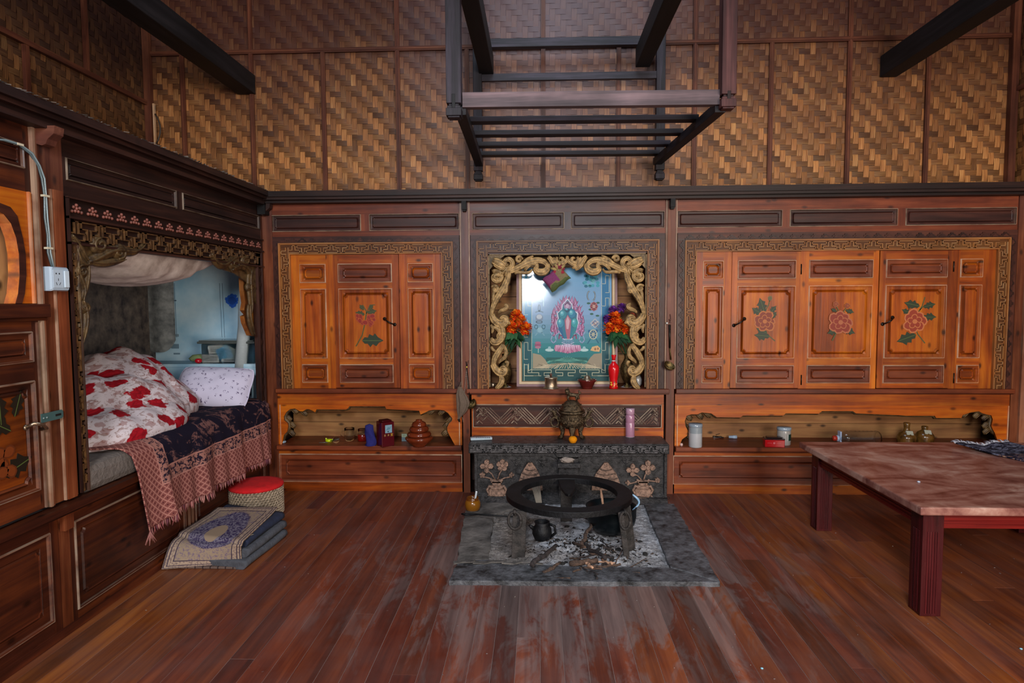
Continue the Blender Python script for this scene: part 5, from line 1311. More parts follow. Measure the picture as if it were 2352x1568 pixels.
m0 = None; spots = [(1345, 1245), (1395, 1265), (1410, 1270), (1300, 1288), (1292, 1290), (1310, 1300), (1330, 1310), (1385, 1255), (1420, 1262), (1265, 1250), (1280, 1240), (1470, 1238), (1482, 1265), (1302, 1203), (1318, 1207), (1360, 1240), (1375, 1268), (1405, 1285), (1448, 1215)]
for k, (a, b) in enumerate(spots):
    p = gz(a, b, .03); m = MB(); n = 7; s_ = rr.uniform(.008, .018)
    m.lathe([(s_*.3, 0), (s_*rr.uniform(.8, 1.1), s_*.35), (s_*rr.uniform(.6, .9), s_*.9), (s_*.2, s_*1.2)], (p[0], p[1], onash(p[0], p[1])-.002), rr.randint(5, 7), sx=rr.uniform(.8, 1.6)); m.sm = [False]*len(m.sm)
    tag(mk('charcoal_lump', m, M['charcoal']), 'small black lump of charcoal lying in the hearth ash', 'charcoal', 'charcoal lumps in the ash')
# ---- iron fire ring
r = thing('fire_ring', (.17, -.93, 0), 'large black iron ring trivet on legs standing over the ash', 'trivet')
rc = Vector((.172, -.925)); ro, ri, zt_ = .356, .272, .290
m = MB(); m.lathe([(ri, zt_-.032), (ro, zt_-.032), (ro, zt_), (ri, zt_), (ri, zt_-.032)], (rc.x, rc.y, 0), 96, cap=False); m.sm = [False]*len(m.sm); mk('ring', m, M['iron'], r, bevel=.003)
m = MB(); m.prism([(rc.x-.055, rc.y+ri+.02), (rc.x+.05, rc.y+ri+.02), (rc.x+.040, rc.y+.08), (rc.x+.012, rc.y-.02), (rc.x-.004, rc.y-.03), (rc.x-.02, rc.y-.01), (rc.x-.040, rc.y+.09)], zt_-.022, zt_-.006)
mk('pot_rest', m, M['iron'], r, bevel=.004)
def leg(xt, yt, xb, yb, wd, th, a):
    m = MB(); n = Vector((math.cos(a), math.sin(a), 0)); m.bar((xb, yb, .0), (xt, yt, zt_-.03), wd, th, up=tuple(Vector((-n.y, n.x, 0)))); return mk('leg', m, M['iron2'], r, bevel=.003)
M['iron2'] = plain('ash_greyed_iron', hx('3a3432'), .65, .2, .5, 20, .5, 90, c2=hx('151312'))
lp = gz(1190, 1283, 0); leg(lp[0]+.01, lp[1]+.01, lp[0]+.0, lp[1], .072, .02, 0)
lp = gz(1440, 1285, 0); leg(lp[0]-.035, lp[1]+.0, lp[0], lp[1], .03, .022, 0); lp2 = gz(1455, 1270, 0); leg(lp2[0]-.04, lp2[1]-.0, lp2[0]-.01, lp2[1], .05, .014, .5)
leg(rc.x, rc.y+.31, rc.x, rc.y+.33, .07, .02, 0)
for px, py, tilt in ((1182, 1195, 0), (1436, 1195, .3)):
    p = P(px, py, 1, lp[1]-.022 if px > 1300 else gz(1190, 1283, 0)[1]-.02); m = MB()
    m.tube([(p.x+.034*math.cos(t)*(.75 if px > 1300 else 1), p.y-.006*math.cos(t), p.z+.046*math.sin(t)) for t in [2*PI*k/20 for k in range(21)]], .0075, 8)
    m.tube([(p.x, p.y+.02, p.z+.05), (p.x, p.y-.014, p.z+.05), (p.x, p.y-.014, p.z+.036), (p.x, p.y+.01, p.z+.03)], .008, 6); mk('pull_ring', m, M['iron2'], r)
# ---- pots in the hearth
p = gz(1245, 1242, .02); s_ = .0024*1.0
r = thing('small_pot', p, 'small black sooty pot with a spout and handle in the left of the ash', 'pot')
m = MB(); m.lathe([(.02, 0), (.042, .012), (.056, .045), (.052, .075), (.038, .095), (.044, .112), (.039, .112), (.032, .092), (.03, .06), (.01, .03)], p, 22); mk('body', m, M['iron'], r)
m = MB(); m.tube([(p[0]+.045, p[1], .04), (p[0]+.075, p[1]-.01, .07), (p[0]+.07, p[1]-.01, .11), (p[0]+.04, p[1], .118)], .008, 7); mk('handle', m, M['iron'], r)
m = MB(); m.tube([(p[0]-.045, p[1], .09), (p[0]-.07, p[1]-.02, .115)], [.014, .007], 7); mk('spout', m, M['iron'], r)
cx_, cy_ = P(1404, 1205, 1, -.86).x, -.86
r = thing('cooking_pot', (cx_, cy_, .03), 'big black cooking pot behind the right leg of the fire ring', 'pot')
m = MB(); m.lathe([(.03, 0), (.10, .014), (.135, .06), (.142, .10), (.142, .15), (.148, .155), (.138, .155), (.136, .10), (.1, .03), (.01, .02)], (cx_, cy_, .035), 32, col=hx('101c20')); mk('body', m, M['potmat'] if 'potmat' in M else plain('dark_enamel', hx('0e161a'), .35, .3, .3), r)
m = MB(); m.tube([(cx_+.118+.038*math.sin(PI*k/9), cy_-.02, .262-.010*k) for k in range(10)], [.004, .006, .007, .007, .006, .006, .005, .005, .004, .003], 8, col=hx('8cb0d0')); h_ = mk('handle', m, M['gloss'], r); h_['label'] = 'pale blue handle'
q0 = P(1382, 1148, 1, -.72); m = MB(); m.tube([(q0.x-.005, -.70, .245), (q0.x, -.72, .20), (q0.x+.008, -.74, .14)], [.004, .009, .006], 7)
tag(mk('stick', m, M['pale']), 'pale bare stick seen inside the ring at the back right', 'stick', 'sticks in the hearth ash')
m = MB(); 
p = P(1360, 1165, 1, -.62); m.lathe([(.02, 0), (.055, .012), (.06, .05), (.05, .055), (.02, .03)], (p.x, -.60, .025), 18); m.tube([(p.x+.05, -.6, .07), (p.x+.11, -.58, .09)], .008, 6); tag(mk('iron_pan', m, M['iron']), 'small black pan behind the fire ring near the stone altar', 'pan')
m = MB(); 
for k in range(9):
    q0 = P(1216+k*2.6, 1126+k*1.2, 1, -.42); q1 = P(1232+k*1.5, 1158-k*.5, 1, -.5); m.tube([(q0.x, -.34, .20+.004*math.sin(k)), (q1.x, -.42, .06)], [.002, .0035], 5, col=hx('8a8278'))
tag(mk('straw_brush', m, M['paint']), 'pale straw brush leaning on the altar behind the left of the ring', 'brush')
# ---- poker, honey jar, wire
m = MB(); a = gz(1060, 1180, .035); b = gz(1178, 1192, .045)
m.tube([a, (a[0]+.03, a[1]+.008, .036), (a[0]+.10, a[1]-.004, .036), (b[0], b[1], .06)], .005, 7); m.tube([(a[0]+.10, a[1]-.004, .034), (a[0]+.03, a[1]-.022, .034), a], .004, 6)
tag(mk('fire_tongs', m, M['iron']), 'thin black iron tongs resting on the left hearth slab below the jar', 'tongs')
m = MB(); a = P(1455, 1140, 1, -.40); b = P(1535, 1144, 1, -.33); m.tube([(a.x, -.40, .10), ((a.x+b.x)/2, -.35, .075), (b.x-.01, -.33, .07)], .003, 6)
m.tube([(b.x+.008*math.cos(t), -.33, .07+.008*math.sin(t)) for t in [2*PI*k/12 for k in range(13)]], .002, 5); tag(mk('iron_skewer', m, M['iron']), 'thin iron skewer with an eye lying at the right foot of the stone altar', 'skewer')
p = gz(1086, 1171, .024); r = thing('honey_jar', p, 'small brown glazed jar standing on the hearth corner slab', 'jar')
m = MB(); m.lathe([(.036, 0), (.044, .006), (.05, .03), (.050, .05), (.042, .068), (.036, .074), (.040, .084), (.036, .086), (.03, .072), (.03, .03), (.01, .02)], p, 28, col=[hx('a8968a')]*1+[hx('8a5614')]*3+[hx('6e3c10')]*6); mk('body', m, M['gloss'], r)
m = MB(); m.bar((p[0]+.008, p[1], p[2]+.03), (p[0]+.026, p[1]-.004, p[2]+.125), .012, .004, up=(0, 1, 0), col=hx('d8dde2')); tag(mk('spoon', m, M['gloss'], bevel=.001), 'white plastic spoon standing in the small brown jar', 'spoon')
# ================================================================ on the altar
z0 = .412
cx_, cy_ = B(1313, 960, -.13)[0], -.14
r = thing('incense_burner', (cx_, cy_, z0), 'ornate dark bronze incense burner with lion lid on the stone altar', 'incense burner')
m = MB(); c = (cx_, cy_, z0)
m.lathe([(.02, .075), (.05, .085), (.078, .11), (.088, .14), (.084, .165), (.07, .18), (.074, .187), (.09, .19), (.092, .205), (.080, .207), (.078, .195), (.02, .19)], c, 40)
rb = random.Random(6)
for i in range(60):
    a = rb.uniform(PI, 2*PI); z_ = rb.uniform(.09, .175); rr_ = .05+.038*math.sin(min(1, (z_-.085)/.06)*PI/2)
    m.lathe([(.007, 0), (.004, .004)], (cx_+math.cos(a)*rr_, cy_+math.sin(a)*rr_, z0+z_), 5, ax=(math.cos(a), math.sin(a), 0))
mk('bowl', m, M['bronze'], r)
m = MB(); m.lathe([(.083, .208), (.084, .213), (.074, .225), (.07, .232), (.058, .255), (.04, .272), (.02, .278)], c, 36)
for k in range(9):
    a = PI+PI*(k+.5)/9; x_, y_ = cx_+math.cos(a)*.064, cy_+math.sin(a)*.064; m.tube([(x_+.013*math.cos(t)*-math.sin(a), y_+.013*math.cos(t)*math.cos(a), z0+.243+.011*math.sin(t)) for t in [2*PI*i/10 for i in range(11)]], .003, 5)
mk('lid', m, M['bronze'], r)
m = MB(); b = Vector((cx_, cy_, z0+.28))
m.tube([b+Vector((.045, 0, .005)), b+Vector((.04, 0, .03)), b+Vector((.015, 0, .032)), b+Vector((-.018, 0, .038)), b+Vector((-.03, -.004, .06)), b+Vector((-.042, -.012, .068))], [.010, .016, .013, .015, .018, .010], 9)
for x_, y_ in ((-.02, -.012), (-.02, .012), (.036, -.012), (.036, .012)): m.tube([b+Vector((x_, y_, .03)), b+Vector((x_-.008, y_, .012)), b+Vector((x_, y_, -.006))], [.009, .006, .007], 6)
for s_ in (-1, 1): m.tube([b+Vector((-.026, .01*s_, .07)), b+Vector((-.024, .014*s_, .086))], [.006, .002], 5)
m.tube([b+Vector((.044, 0, .03)), b+Vector((.056, 0, .05)), b+Vector((.046, 0, .066))], [.006, .01, .004], 7)
for i in range(14): m.lathe([(.007, 0), (.002, .006)], tuple(b+Vector((-.03+rb.uniform(-.012, .012), -.014+rb.uniform(-.004, .004), .055+rb.uniform(-.012, .02)))), 5, ax=(0, -1, .2))
mk('lion_finial', m, M['bronze'], r)
for a, xs in ((-PI/2, 0), (PI*.83, 0), (PI*.17, 0)):
    m = MB(); dx, dy = math.cos(a), math.sin(a); q_ = lambda k, z: (cx_+dx*k, cy_+dy*k*.9, z0+z)
    m.tube([q_(.055, .11), q_(.078, .085), q_(.07, .05), q_(.078, .02), q_(.095, .006)], [.026, .024, .014, .013, .018], 9); m.tube([q_(.08, .1), q_(.096, .085)], [.016, .01], 7)
    for s_ in (-1, 0, 1): m.tube([q_(.09, .012), (cx_+dx*.108-dy*.01*s_, cy_+dy*.1+dx*.01*s_, z0+.004)], [.007, .004], 5)
    mk('leg', m, M['bronze'], r)
for s_ in (-1, 1):
    m = MB(); bx_ = cx_+s_*.118
    m.tube([(bx_-s_*.0+.026*math.cos(t)*1.0, cy_-.01, z0+.128+.032*math.sin(t)) for t in [2*PI*k/18 for k in range(19)]], .007, 7)
    m.tube([(cx_+s_*.082, cy_, z0+.14), (bx_-s_*.01, cy_, z0+.165), (bx_+s_*.0, cy_-.004, z0+.185), (bx_+s_*.012, cy_-.01, z0+.205), (bx_+s_*.03, cy_-.012, z0+.20)], [.012, .012, .014, .011, .004], 8)
    m.tube([(bx_, cy_, z0+.19), (bx_-s_*.02, cy_, z0+.215)], [.008, .002], 5); mk('handle', m, M['bronze'], r)
p = P(1316, 1018, 2, z0); m = MB(); m.lathe([(.006, 0), (.02, .004), (.029, .022), (.027, .036), (.016, .046), (.004, .046)], (p.x, p.y+.01, z0), 24, col=hx('e08a10'))
tag(mk('tangerine', m, M['cloth']), 'orange tangerine on the altar in front of the incense burner', 'fruit')
p = P(1446, 1001, 2, z0); r = thing('vacuum_flask', (p.x, p.y-.02, z0), 'tall lilac metal vacuum flask standing on the right of the altar', 'flask')
c = (p.x, p.y-.02, z0); m = MB(); m.lathe([(.03, 0), (.032, .004), (.032, .10), (.031, .102), (.032, .104), (.032, .150), (.028, .158)], c, 32, col=hx('a87890')); mk('body', m, M['gloss'], r)
m = MB(); m.lathe([(.027, .158), (.031, .163), (.031, .198), (.028, .202)], c, 32, col=hx('b48aa0')); mk('cap', m, M['gloss'], r)
m = MB(); m.lathe([(.0325, .0), (.0325, .003)], c, 32, col=hx('989098')); m.lathe([(.0315, .196), (.0315, .2)], c, 32, col=hx('a8a0a8')); mk('steel_band', m, M['gloss'], r)
pa_, pb_ = P(1080, 1011, 2, z0), P(1130, 1009, 2, z0); r = thing('remote_control', ((pa_.x+pb_.x)/2, pa_.y, z0), 'pale grey remote control lying on the left end of the altar', 'remote')
m = MB(); m.bar((pa_.x, pa_.y+.005, z0+.010), (pb_.x, pb_.y+.005, z0+.010), .045, .018, col=hx('a8b8c4')); mk('body', m, M['gloss'], r, bevel=.005)
m = MB()
for i in range(8):
    for j in range(3):
        x_ = pa_.x+(pb_.x-pa_.x)*(.3+.085*i); y_ = pa_.y+.005+(j-1)*.012; m.box(x_-.003, x_+.003, y_-.003, y_+.003, z0+.019, z0+.021, col=hx('5a6c7c'))
mk('buttons', m, M['gloss'], r)
p = P(1303, 1051, 1, -.27); m = MB()
def wad(a, b):
    t, f = a*2*PI, b*PI; n = 1+.45*noise.noise((math.cos(t)*3, math.sin(t)*3, b*6)); 
    return ((p.x+.045*n*math.sin(f)*math.cos(t), -.27+.02*n*math.sin(f)*math.sin(t), A(1305, 1058)[1]+.018+.017*n*math.cos(f)), (a, b, 0))
m.sheet(30, 16, wad, col=hx('9a8c84')); tag(mk('tissue', m, M['cloth']), 'crumpled grey tissue on the bracket in the middle of the altar front', 'tissue')
# ================================================================ in the shrine niche
zs = .752
yb, tilt = .10, math.radians(3.6)
p0, p1 = P(1187, 887, 1, yb), P(1418, 887, 1, yb); zt_ = P(1300, 602, 1, yb+.055).z
HP = (zt_-zs)/math.cos(tilt); ct, st = math.cos(tilt), math.sin(tilt)
TP = lambda u, v, w: (u, yb+v*st-w*ct, zs+v*ct+w*st)
def Q(px, py):                                   # painting coordinates on the leaning picture
    d = RM @ Vector(((px-CX)/F, -(py-CY)/F, -1.0)); n = Vector((0, -ct, st)); o = Vector((0, yb, zs)); t = (o-CAM).dot(n)/d.dot(n); h = CAM+d*t
    return h.x, (h.z-zs)/ct
r = thing('picture', (.17, yb, zs), 'framed blue picture of flaming jewels on a lotus leaning in the shrine niche', 'picture')
m = MB(TP); u0, u1, v1 = p0.x, p1.x, HP
m.rings(u0, u1, 0, v1, [(0, -.02, 0, 1), (0, .012, 0, 1), (.016, .016, 0, 1), (.018, .010, 0, 1), (.034, .008, 0, 1), (.036, .012, 0, 1), (.040, .006, 0, 1), (.040, -.01, 0, 1)], cap=True)
for i in range(len(m.co)): m.co[i] = [hx('5c4a44'), hx('94787c'), hx('7a5c58'), hx('c0a684'), hx('d0b890'), hx('8a7050'), hx('c8b08a'), hx('556')if 0 else hx('c8b08a')][min(i//16, 7)]
mk('frame', m, M['paint'], r)
m = MB(TP); a0, a1, b0, b1 = u0+.040, u1-.040, .040, HP-.040; N = 24
c_top, c_mid, c_bot = Vector(hx('5c98c0')), Vector(hx('7c9cc0')), Vector(hx('0c4444'))
for k in range(N):
    f = k/N; c = c_bot.lerp(Vector(hx('24787c')), min(1, f/.28)) if f < .28 else (Vector(hx('24787c')).lerp(c_mid, (f-.28)/.3) if f < .58 else c_mid.lerp(c_top, (f-.58)/.42))
    m.box(a0, a1, b0+(b1-b0)*k/N, b0+(b1-b0)*(k+1)/N, -.002, .002, col=tuple(c))
def dr(pts, w, col, px=True): m.prism([Q(*p) for p in pts] if px else pts, .001, .002+w, col=col if isinstance(col, tuple) else hx(col))
def line(pts, wd, w, col):
    q = [Q(*p) for p in pts]
    for a, b in zip(q[:-1], q[1:]):
        d = math.hypot(b[0]-a[0], b[1]-a[1]) or 1; nx, ny = -(b[1]-a[1])/d*wd, (b[0]-a[0])/d*wd; ex, ey = (b[0]-a[0])/d*wd*.8, (b[1]-a[1])/d*wd*.8
        m.prism([(a[0]+nx-ex, a[1]+ny-ey), (a[0]-nx-ex, a[1]-ny-ey), (b[0]-nx+ex, b[1]-ny+ey), (b[0]+nx+ex, b[1]+ny+ey)], .001, .002+w, col=hx(col))
def cpt(x_, y_): return (1160+x_/4.9, 580+y_/4.9)
def cdr(pts, w, col): dr([cpt(*p) for p in pts], w, col)
def cline(pts, wd, w, col): line([cpt(*p) for p in pts], wd, w, col)
def blob(cx, cy, rx, ry, w, col, n=18, a0=0): cdr([(cx+rx*math.cos(2*PI*k/n+a0), cy+ry*math.sin(2*PI*k/n+a0)) for k in range(n)], w, col)
# border strips with white fret lines
cdr([(205, 200), (300, 200), (300, 1390), (205, 1390)], .0003, '2c7ca4'); cdr([(1085, 200), (1180, 200), (1180, 1390), (1085, 1390)], .0003, '246c98')
cdr([(205, 900), (300, 900), (300, 1390), (205, 1390)], .0005, '0c4c54'); cdr([(1085, 900), (1180, 900), (1180, 1390), (1085, 1390)], .0005, '0c4c54'); cdr([(205, 1310), (1180, 1310), (1180, 1392), (205, 1392)], .0007, '083c3c')
for sx_, fl in ((205, 1), (1182, -1)):
    y_ = 110
    while y_ < 1200:
        cline([(sx_+fl*95, y_), (sx_+fl*95, y_+240), (sx_+fl*52, y_+240), (sx_+fl*52, y_+150), (sx_+fl*10, y_+150), (sx_+fl*10, y_+340), (sx_+fl*52, y_+340)], .0016, .0012, 'b8bca4'); y_ += 250
    cline([(sx_+fl*12, 1250), (sx_+fl*12, 1385), (sx_+fl*200, 1385)], .0018, .0013, 'c8c4a4'); cline([(sx_+fl*95, 1200), (sx_+fl*95, 1310), (sx_+fl*60, 1330), (sx_+fl*60, 1250)], .0016, .0013, 'c8c4a4')
for x_ in (360, 630, 900): cline([(x_-40, 1385), (x_+20, 1385), (x_+20, 1350), (x_-60, 1350), (x_-60, 1318), (x_+160, 1318), (x_+160, 1350), (x_+80, 1350), (x_+80, 1385), (x_+140, 1385)], .0016, .0013, 'c8c4a4')
# cloud of trees, sky marks
rp = random.Random(14)
for i in range(26): blob(rp.uniform(870, 1070), rp.uniform(250, 380), 22, 18, .0006+.0001*(i % 4), rp.choice(['3c94a8', '2c7c94', '64acb8', '1c6480']), 7, i)
# flames
def flame(fx, fy, h, w_, cv, col, lv):
    L1 = []; R1 = []
    for k in range(8):
        f = k/7; cx = fx+cv*math.sin(f*PI*1.3)*h*.35; wd = w_*math.sin(PI*min(1, .35+f*.65))**1.1*(1-f*.25); L1.append((cx-wd, fy-h*f)); R1.append((cx+wd, fy-h*f))
    cdr(L1+R1[::-1], lv, col)
N_ = 0
for ring_, n_, rx_, ry_ in ((0, 22, 175, 290), (1, 20, 140, 235), (2, 16, 110, 190)):
    for i in range(n_):
        a = PI*(-.14+1.28*i/(n_-1)); fx = 705+math.cos(a)*rx_*1.0; fy = 790-math.sin(a)*ry_*.9; h = rp.uniform(70, 105); w_ = rp.uniform(13, 20); cv = (1 if fx < 705 else -1)*rp.uniform(-.2, .6)
        flame(fx, fy+40, h+10, w_+4, cv, '5c3858' if ring_ < 2 else '6c4870', .0006+.0004*ring_+.00002*(i % 5)); flame(fx, fy+36, h, w_, cv, rp.choice(['8c4a72', '9c5c84', '84406a', 'a0709c']), .0008+.0004*ring_+.00002*(i % 5))
        flame(fx, fy+30, h*.6, w_*.4, cv, 'b08cb0', .00095+.0004*ring_)
cdr([(705, 515), (645, 580), (632, 640), (582, 680), (594, 740), (572, 790), (650, 978), (756, 978), (833, 790), (818, 740), (824, 680), (766, 640), (757, 580)], .0022, 'c8c8d8')
cdr([(705, 530), (652, 585), (642, 640), (594, 682), (604, 740), (584, 790), (660, 970), (746, 970), (821, 790), (806, 740), (811, 686), (756, 640), (748, 585)], .0024, '2c6c84')
blob(703, 596, 42, 46, .0026, '94789c'); cdr([(704, 540), (668, 590), (738, 590)], .0026, '94789c'); blob(700, 600, 20, 24, .0028, 'b49cb4')
for cx, cy, rx, ry, c in ((650, 695, 42, 50, '2c7c8c'), (752, 685, 42, 50, '2c7494'), (625, 790, 38, 52, '34809c'), (782, 790, 36, 52, '348c90'), (700, 650, 28, 20, '1c4c64')):
    blob(cx, cy, rx+3, ry+3, .0027, '184858'); blob(cx, cy, rx, ry, .0029, c); blob(cx-8, cy-12, rx*.55, ry*.55, .0031, '4c9cac'); blob(cx-11, cy-18, rx*.25, ry*.25, .0033, '8cc4cc')
cdr([(592, 820), (640, 850), (668, 968), (650, 950), (604, 870)], .0028, '1c5c84'); cdr([(815, 820), (768, 850), (740, 968), (760, 950), (804, 870)], .0028, '2c7884')
cdr([(705, 700), (670, 760), (678, 860), (698, 972), (726, 972), (738, 860), (744, 760)], .0034, 'a05c70'); cdr([(706, 715), (684, 770), (692, 860), (714, 860), (728, 770)], .0036, 'c09ca8')
for k in range(3): cline([(655-k*8, 975+k*18), (680, 990+k*18), (705, 995+k*18), (732, 990+k*18), (758+k*8, 975+k*18)], .0028, .003+.0002*k, ['8ca0c0', '7c90b4', 'a8acc8'][k])
for k in range(-6, 7):
    x_ = 705+k*19; y_ = 1030+abs(k)*3; cdr([(x_-18, y_+40), (x_-12+k, y_+8), (x_+k*1.5, y_-12), (x_+12+k, y_+8), (x_+18, y_+40)], .0026+.00005*abs(k), ['b49cb8', 'c4b0c8'][k % 2])
for k in range(-5, 6):
    x_ = 705+k*24; y_ = 1135-abs(k)*5; cdr([(x_-20, y_-70), (x_+20, y_-70), (x_+22+k*2, y_-30), (x_+8+k*2, y_), (x_-8+k*2, y_), (x_-22+k*2, y_-30)], .0031+.00006*abs(k), ['a05c80', 'b47c98'][k % 2]); cdr([(x_-10, y_-70), (x_+10, y_-70), (x_+k, y_-25)], .0036, 'c8a4bc')
for s_ in (-1, 1):
    cline([(705+s_*100, 900), (705+s_*140, 930), (705+s_*128, 985), (705+s_*160, 1018), (705+s_*190, 985), (705+s_*172, 930), (705+s_*195, 890)], .0035, .0022, '8c98b8'); cline([(705+s_*98, 965), (705+s_*92, 925), (705+s_*62, 935), (705+s_*56, 960)], .0045, .0023, '843c60'); cline([(705+s_*140, 880), (705+s_*165, 860), (705+s_*160, 830)], .004, .0023, '9c5c84')
for k in range(-12, 13):
    x_ = 705+k*17; cline([(705+k*5, 1225), (x_, 1180+abs(k)*3), (705+k*24, 1165+abs(k)*8)], .0016, .0012, '5c9c8c'); cline([(705+k*8, 1235), (x_+8, 1205+abs(k)*2), (705+k*22+10, 1200+abs(k)*6)], .0014, .0014, '3c7c74')
    cline([(705+k*9, 1245), (705+k*20, 1262), (705+k*31, 1302)], .0018, .002, 'b8ac90')
# ground, hills, icons
cdr([(312, 1130), (400, 1150), (450, 1200), (480, 1250), (500, 1305), (312, 1305)], .0014, '948870'); cdr([(1088, 1130), (1000, 1140), (960, 1180), (920, 1240), (900, 1305), (1088, 1305)], .0014, '8c806c')
for k in range(16): cline([(312+k*50, 1305), (340+k*50+(8-k)*4, 1268), (330+k*48, 1240+abs(8-k)*2)], .0022, .0019, ['948870', '6c6450', 'b0a488'][k % 3])
cdr([(470, 1180), (440, 1250), (480, 1290), (620, 1300), (800, 1300), (930, 1290), (960, 1240), (920, 1180)], .0008, '145450')
def loop(cx, cy, rx, ry, wd, w, col, a0=0, a1=2*PI, n=14): cline([(cx+rx*math.cos(a0+(a1-a0)*k/n), cy+ry*math.sin(a0+(a1-a0)*k/n)) for k in range(n+1)], wd, w, col)
for s_ in (-1, 1): loop(970+s_*22, 485, 22, 48, .0045, .0012, '5c7484', PI*.6 if s_ < 0 else -PI*.4, PI*1.5 if s_ < 0 else PI*.5); loop(970+s_*22, 485, 22, 48, .002, .0016, 'b4bcc0', PI*.6 if s_ < 0 else -PI*.4, PI*1.5 if s_ < 0 else PI*.5)
for k in range(8): a = k*PI/4; blob(1000+28*math.cos(a), 605+34*math.sin(a), 18, 20, .001, ['8c4c54', 'a46468'][k % 2], 8)
blob(1000, 605, 18, 22, .0016, 'b48c84', 10)
for x_, y_ in ((940, 570), (1045, 565), (975, 690), (1040, 710), (960, 640)): blob(x_, y_, 22, 12, .0008, '2c5c50', 7)
for k in range(3):
    o = -26+26*k; cline([(1012-40+o*.0+k*14, 795-14*k+28), (1012+12+k*14, 795-14*k-24+28)], .002, .001, 'c4b4ac'); cline([(980+k*14, 770+k*16), (1022+k*14, 826+k*16-12)], .002, .0012, '8c7474')
cline([(1012, 745), (1062, 795), (1012, 845), (962, 795), (1012, 745)], .002, .0014, 'c4b4ac'); cline([(1012, 768), (1040, 795), (1012, 822), (984, 795), (1012, 768)], .0016, .0014, '8c6468')
blob(992, 920, 42, 52, .001, '2c5878', 16); loop(992, 920, 42, 52, .003, .0016, 'c8c4a8'); loop(992, 920, 14, 16, .002, .0018, 'c8c4a8')
for x_, y_ in ((948, 885), (1030, 880)): blob(x_, y_, 16, 18, .0008, '2c5c84', 9)
cline([(960, 975), (930, 1020)], .004, .0008, '1c5c74'); cline([(1025, 975), (1050, 1015)], .004, .0008, '1c5c74')
loop(385, 625, 12, 38, .003, .001, '7c94a8'); cline([(345, 670), (385, 655), (425, 670)], .004, .001, '5c7c90'); blob(385, 735, 44, 44, .001, '6c8098', 14); blob(385, 722, 32, 26, .0014, 'a8b4c0', 12); loop(385, 780, 34, 12, .003, .0012, '5c7484')
for s_ in (-1, 1): loop(392+s_*42, 835, 18, 22, .003, .001, '5c8ca0'); cline([(392+s_*30, 860), (392+s_*24, 900), (392+s_*50, 930)], .004, .001, '6c98a8')
blob(392, 870, 34, 30, .0009, '7ca4b4', 12)
for k, (w_, y_) in enumerate(((34, 1015), (40, 1040), (34, 1065))): blob(370, y_, w_, 15, .001+.0002*k, ['9c5c74', '8c4464', 'a06c80'][k], 12)
cline([(374, 1080), (374, 1125)], .002, .001, 'b8c0b8'); cline([(432, 490), (432, 600)], .003, .0008, 'a8ccd8'); loop(400, 540, 30, 24, .002, .0008, '8cbcd0', 0, PI)
for k in range(8): a = k*PI/4; cline([(992, 920), (992+36*math.cos(a), 920+44*math.sin(a))], .0009, .002, 'c8c0a0')
for cx in (500, 890): blob(cx, 1095, 50, 18, .0012, 'a8c4c4', 10); blob(cx, 1070, 18, 16, .0013, '8cb0b8', 8)
cdr([(960, 1100), (980, 1060), (1040, 1045), (1072, 1075), (1060, 1115), (1000, 1110)], .0018, 'c8a070'); blob(1015, 1085, 12, 16, .002, '8c6040', 8); blob(1045, 1080, 10, 14, .002, '8c6040', 8)
def pic_mat():
    t = NT('varnished_picture'); t.b.inputs['Coat Weight'].default_value = 1.0; t.b.inputs['Coat Roughness'].default_value = .11; t.b.inputs['Coat IOR'].default_value = 1.6
    return t.fin(t.attr('col', 'Color'), .6, spec=.2)
mk('painting', m, pic_mat(), r)
# gift pouch hanging from the carving
r = thing('gift_pouch', (.15, -.045, 1.5), 'pink and olive wrapped pouch hanging from the gilded scrollwork', 'pouch')
c = B(1278, 640, -.05); m = MB(TB)
ca, sa = math.cos(math.radians(38)), math.sin(math.radians(38))
def pch(sg):
    def f(a, b):
        u, v = a*2-1, b*2-1; e = max(0, (1-abs(u)**4)*(1-abs(v)**4)); th = .026*e**.5*sg+.004*noise.noise((u*3, v*3, sg))*(e > 0)
        x_, y_ = u*.082*(1-.06*(1-abs(v))), v*.058*(1+.05*math.sin(u*7))
        return ((c[0]+x_*ca-y_*sa, c[1]+x_*sa+y_*ca, .045+th), (a, b, 0))
    return f
for sg in (1, -1): m.sheet(22, 16, pch(sg))
for k, f in enumerate(m.f):
    p_ = m.v[f[0]]; dx, dz = p_[0]-c[0], p_[2]-c[1]; u, v = dx*ca+dz*sa, -dx*sa+dz*ca; n_ = noise.noise((u*22, v*22, 1))*.03
    m.co[k] = hx('7a3c62') if (u < .02+n_ and v > -.02+n_) else (hx('55603c') if v < -.03+n_ else hx('7a6c50'))
mk('pouch', m, M['cloth'], r)
m = MB(TB); q = B(1283, 618, -.05)
for k in range(8):
    a = .35+2.5*k/7; L_ = .045+.012*(k % 2); m.tube([(q[0], q[1]-.01, .05), (q[0]+math.cos(a)*L_*.5, q[1]-.01+math.sin(a)*L_*.6, .058+.006*(k % 3)), (q[0]+math.cos(a)*L_, q[1]-.01+math.sin(a)*L_, .052)], [.005, .012, .007], 7, flat=.5, col=hx(['8c3444', '9c8458', '7c2c3c', 'a8905c'][k % 4]), nrm=(0, 0, 1))
for s_ in (-1, 1): m.tube([(q[0], q[1]-.012, .055), (q[0]+s_*.025, q[1]-.022, .064), (q[0]+s_*.042, q[1]-.040, .055)], [.006, .016, .006], 8, flat=.5, col=hx('96303e'), nrm=(0, 0, 1))
m.lathe([(.006, 0), (.009, .006), (.004, .01)], (q[0], q[1]-.012, .058), 8, col=hx('a88c60'))
mk('bow', m, M['cloth'], r)
m = MB(TB); q = B(1285, 600, -.05); m.box(q[0]-.001, q[0]+.001, q[1], NT_-.005, .045, .047, col=hx('8c7850')); mk('string', m, M['cloth'], r)
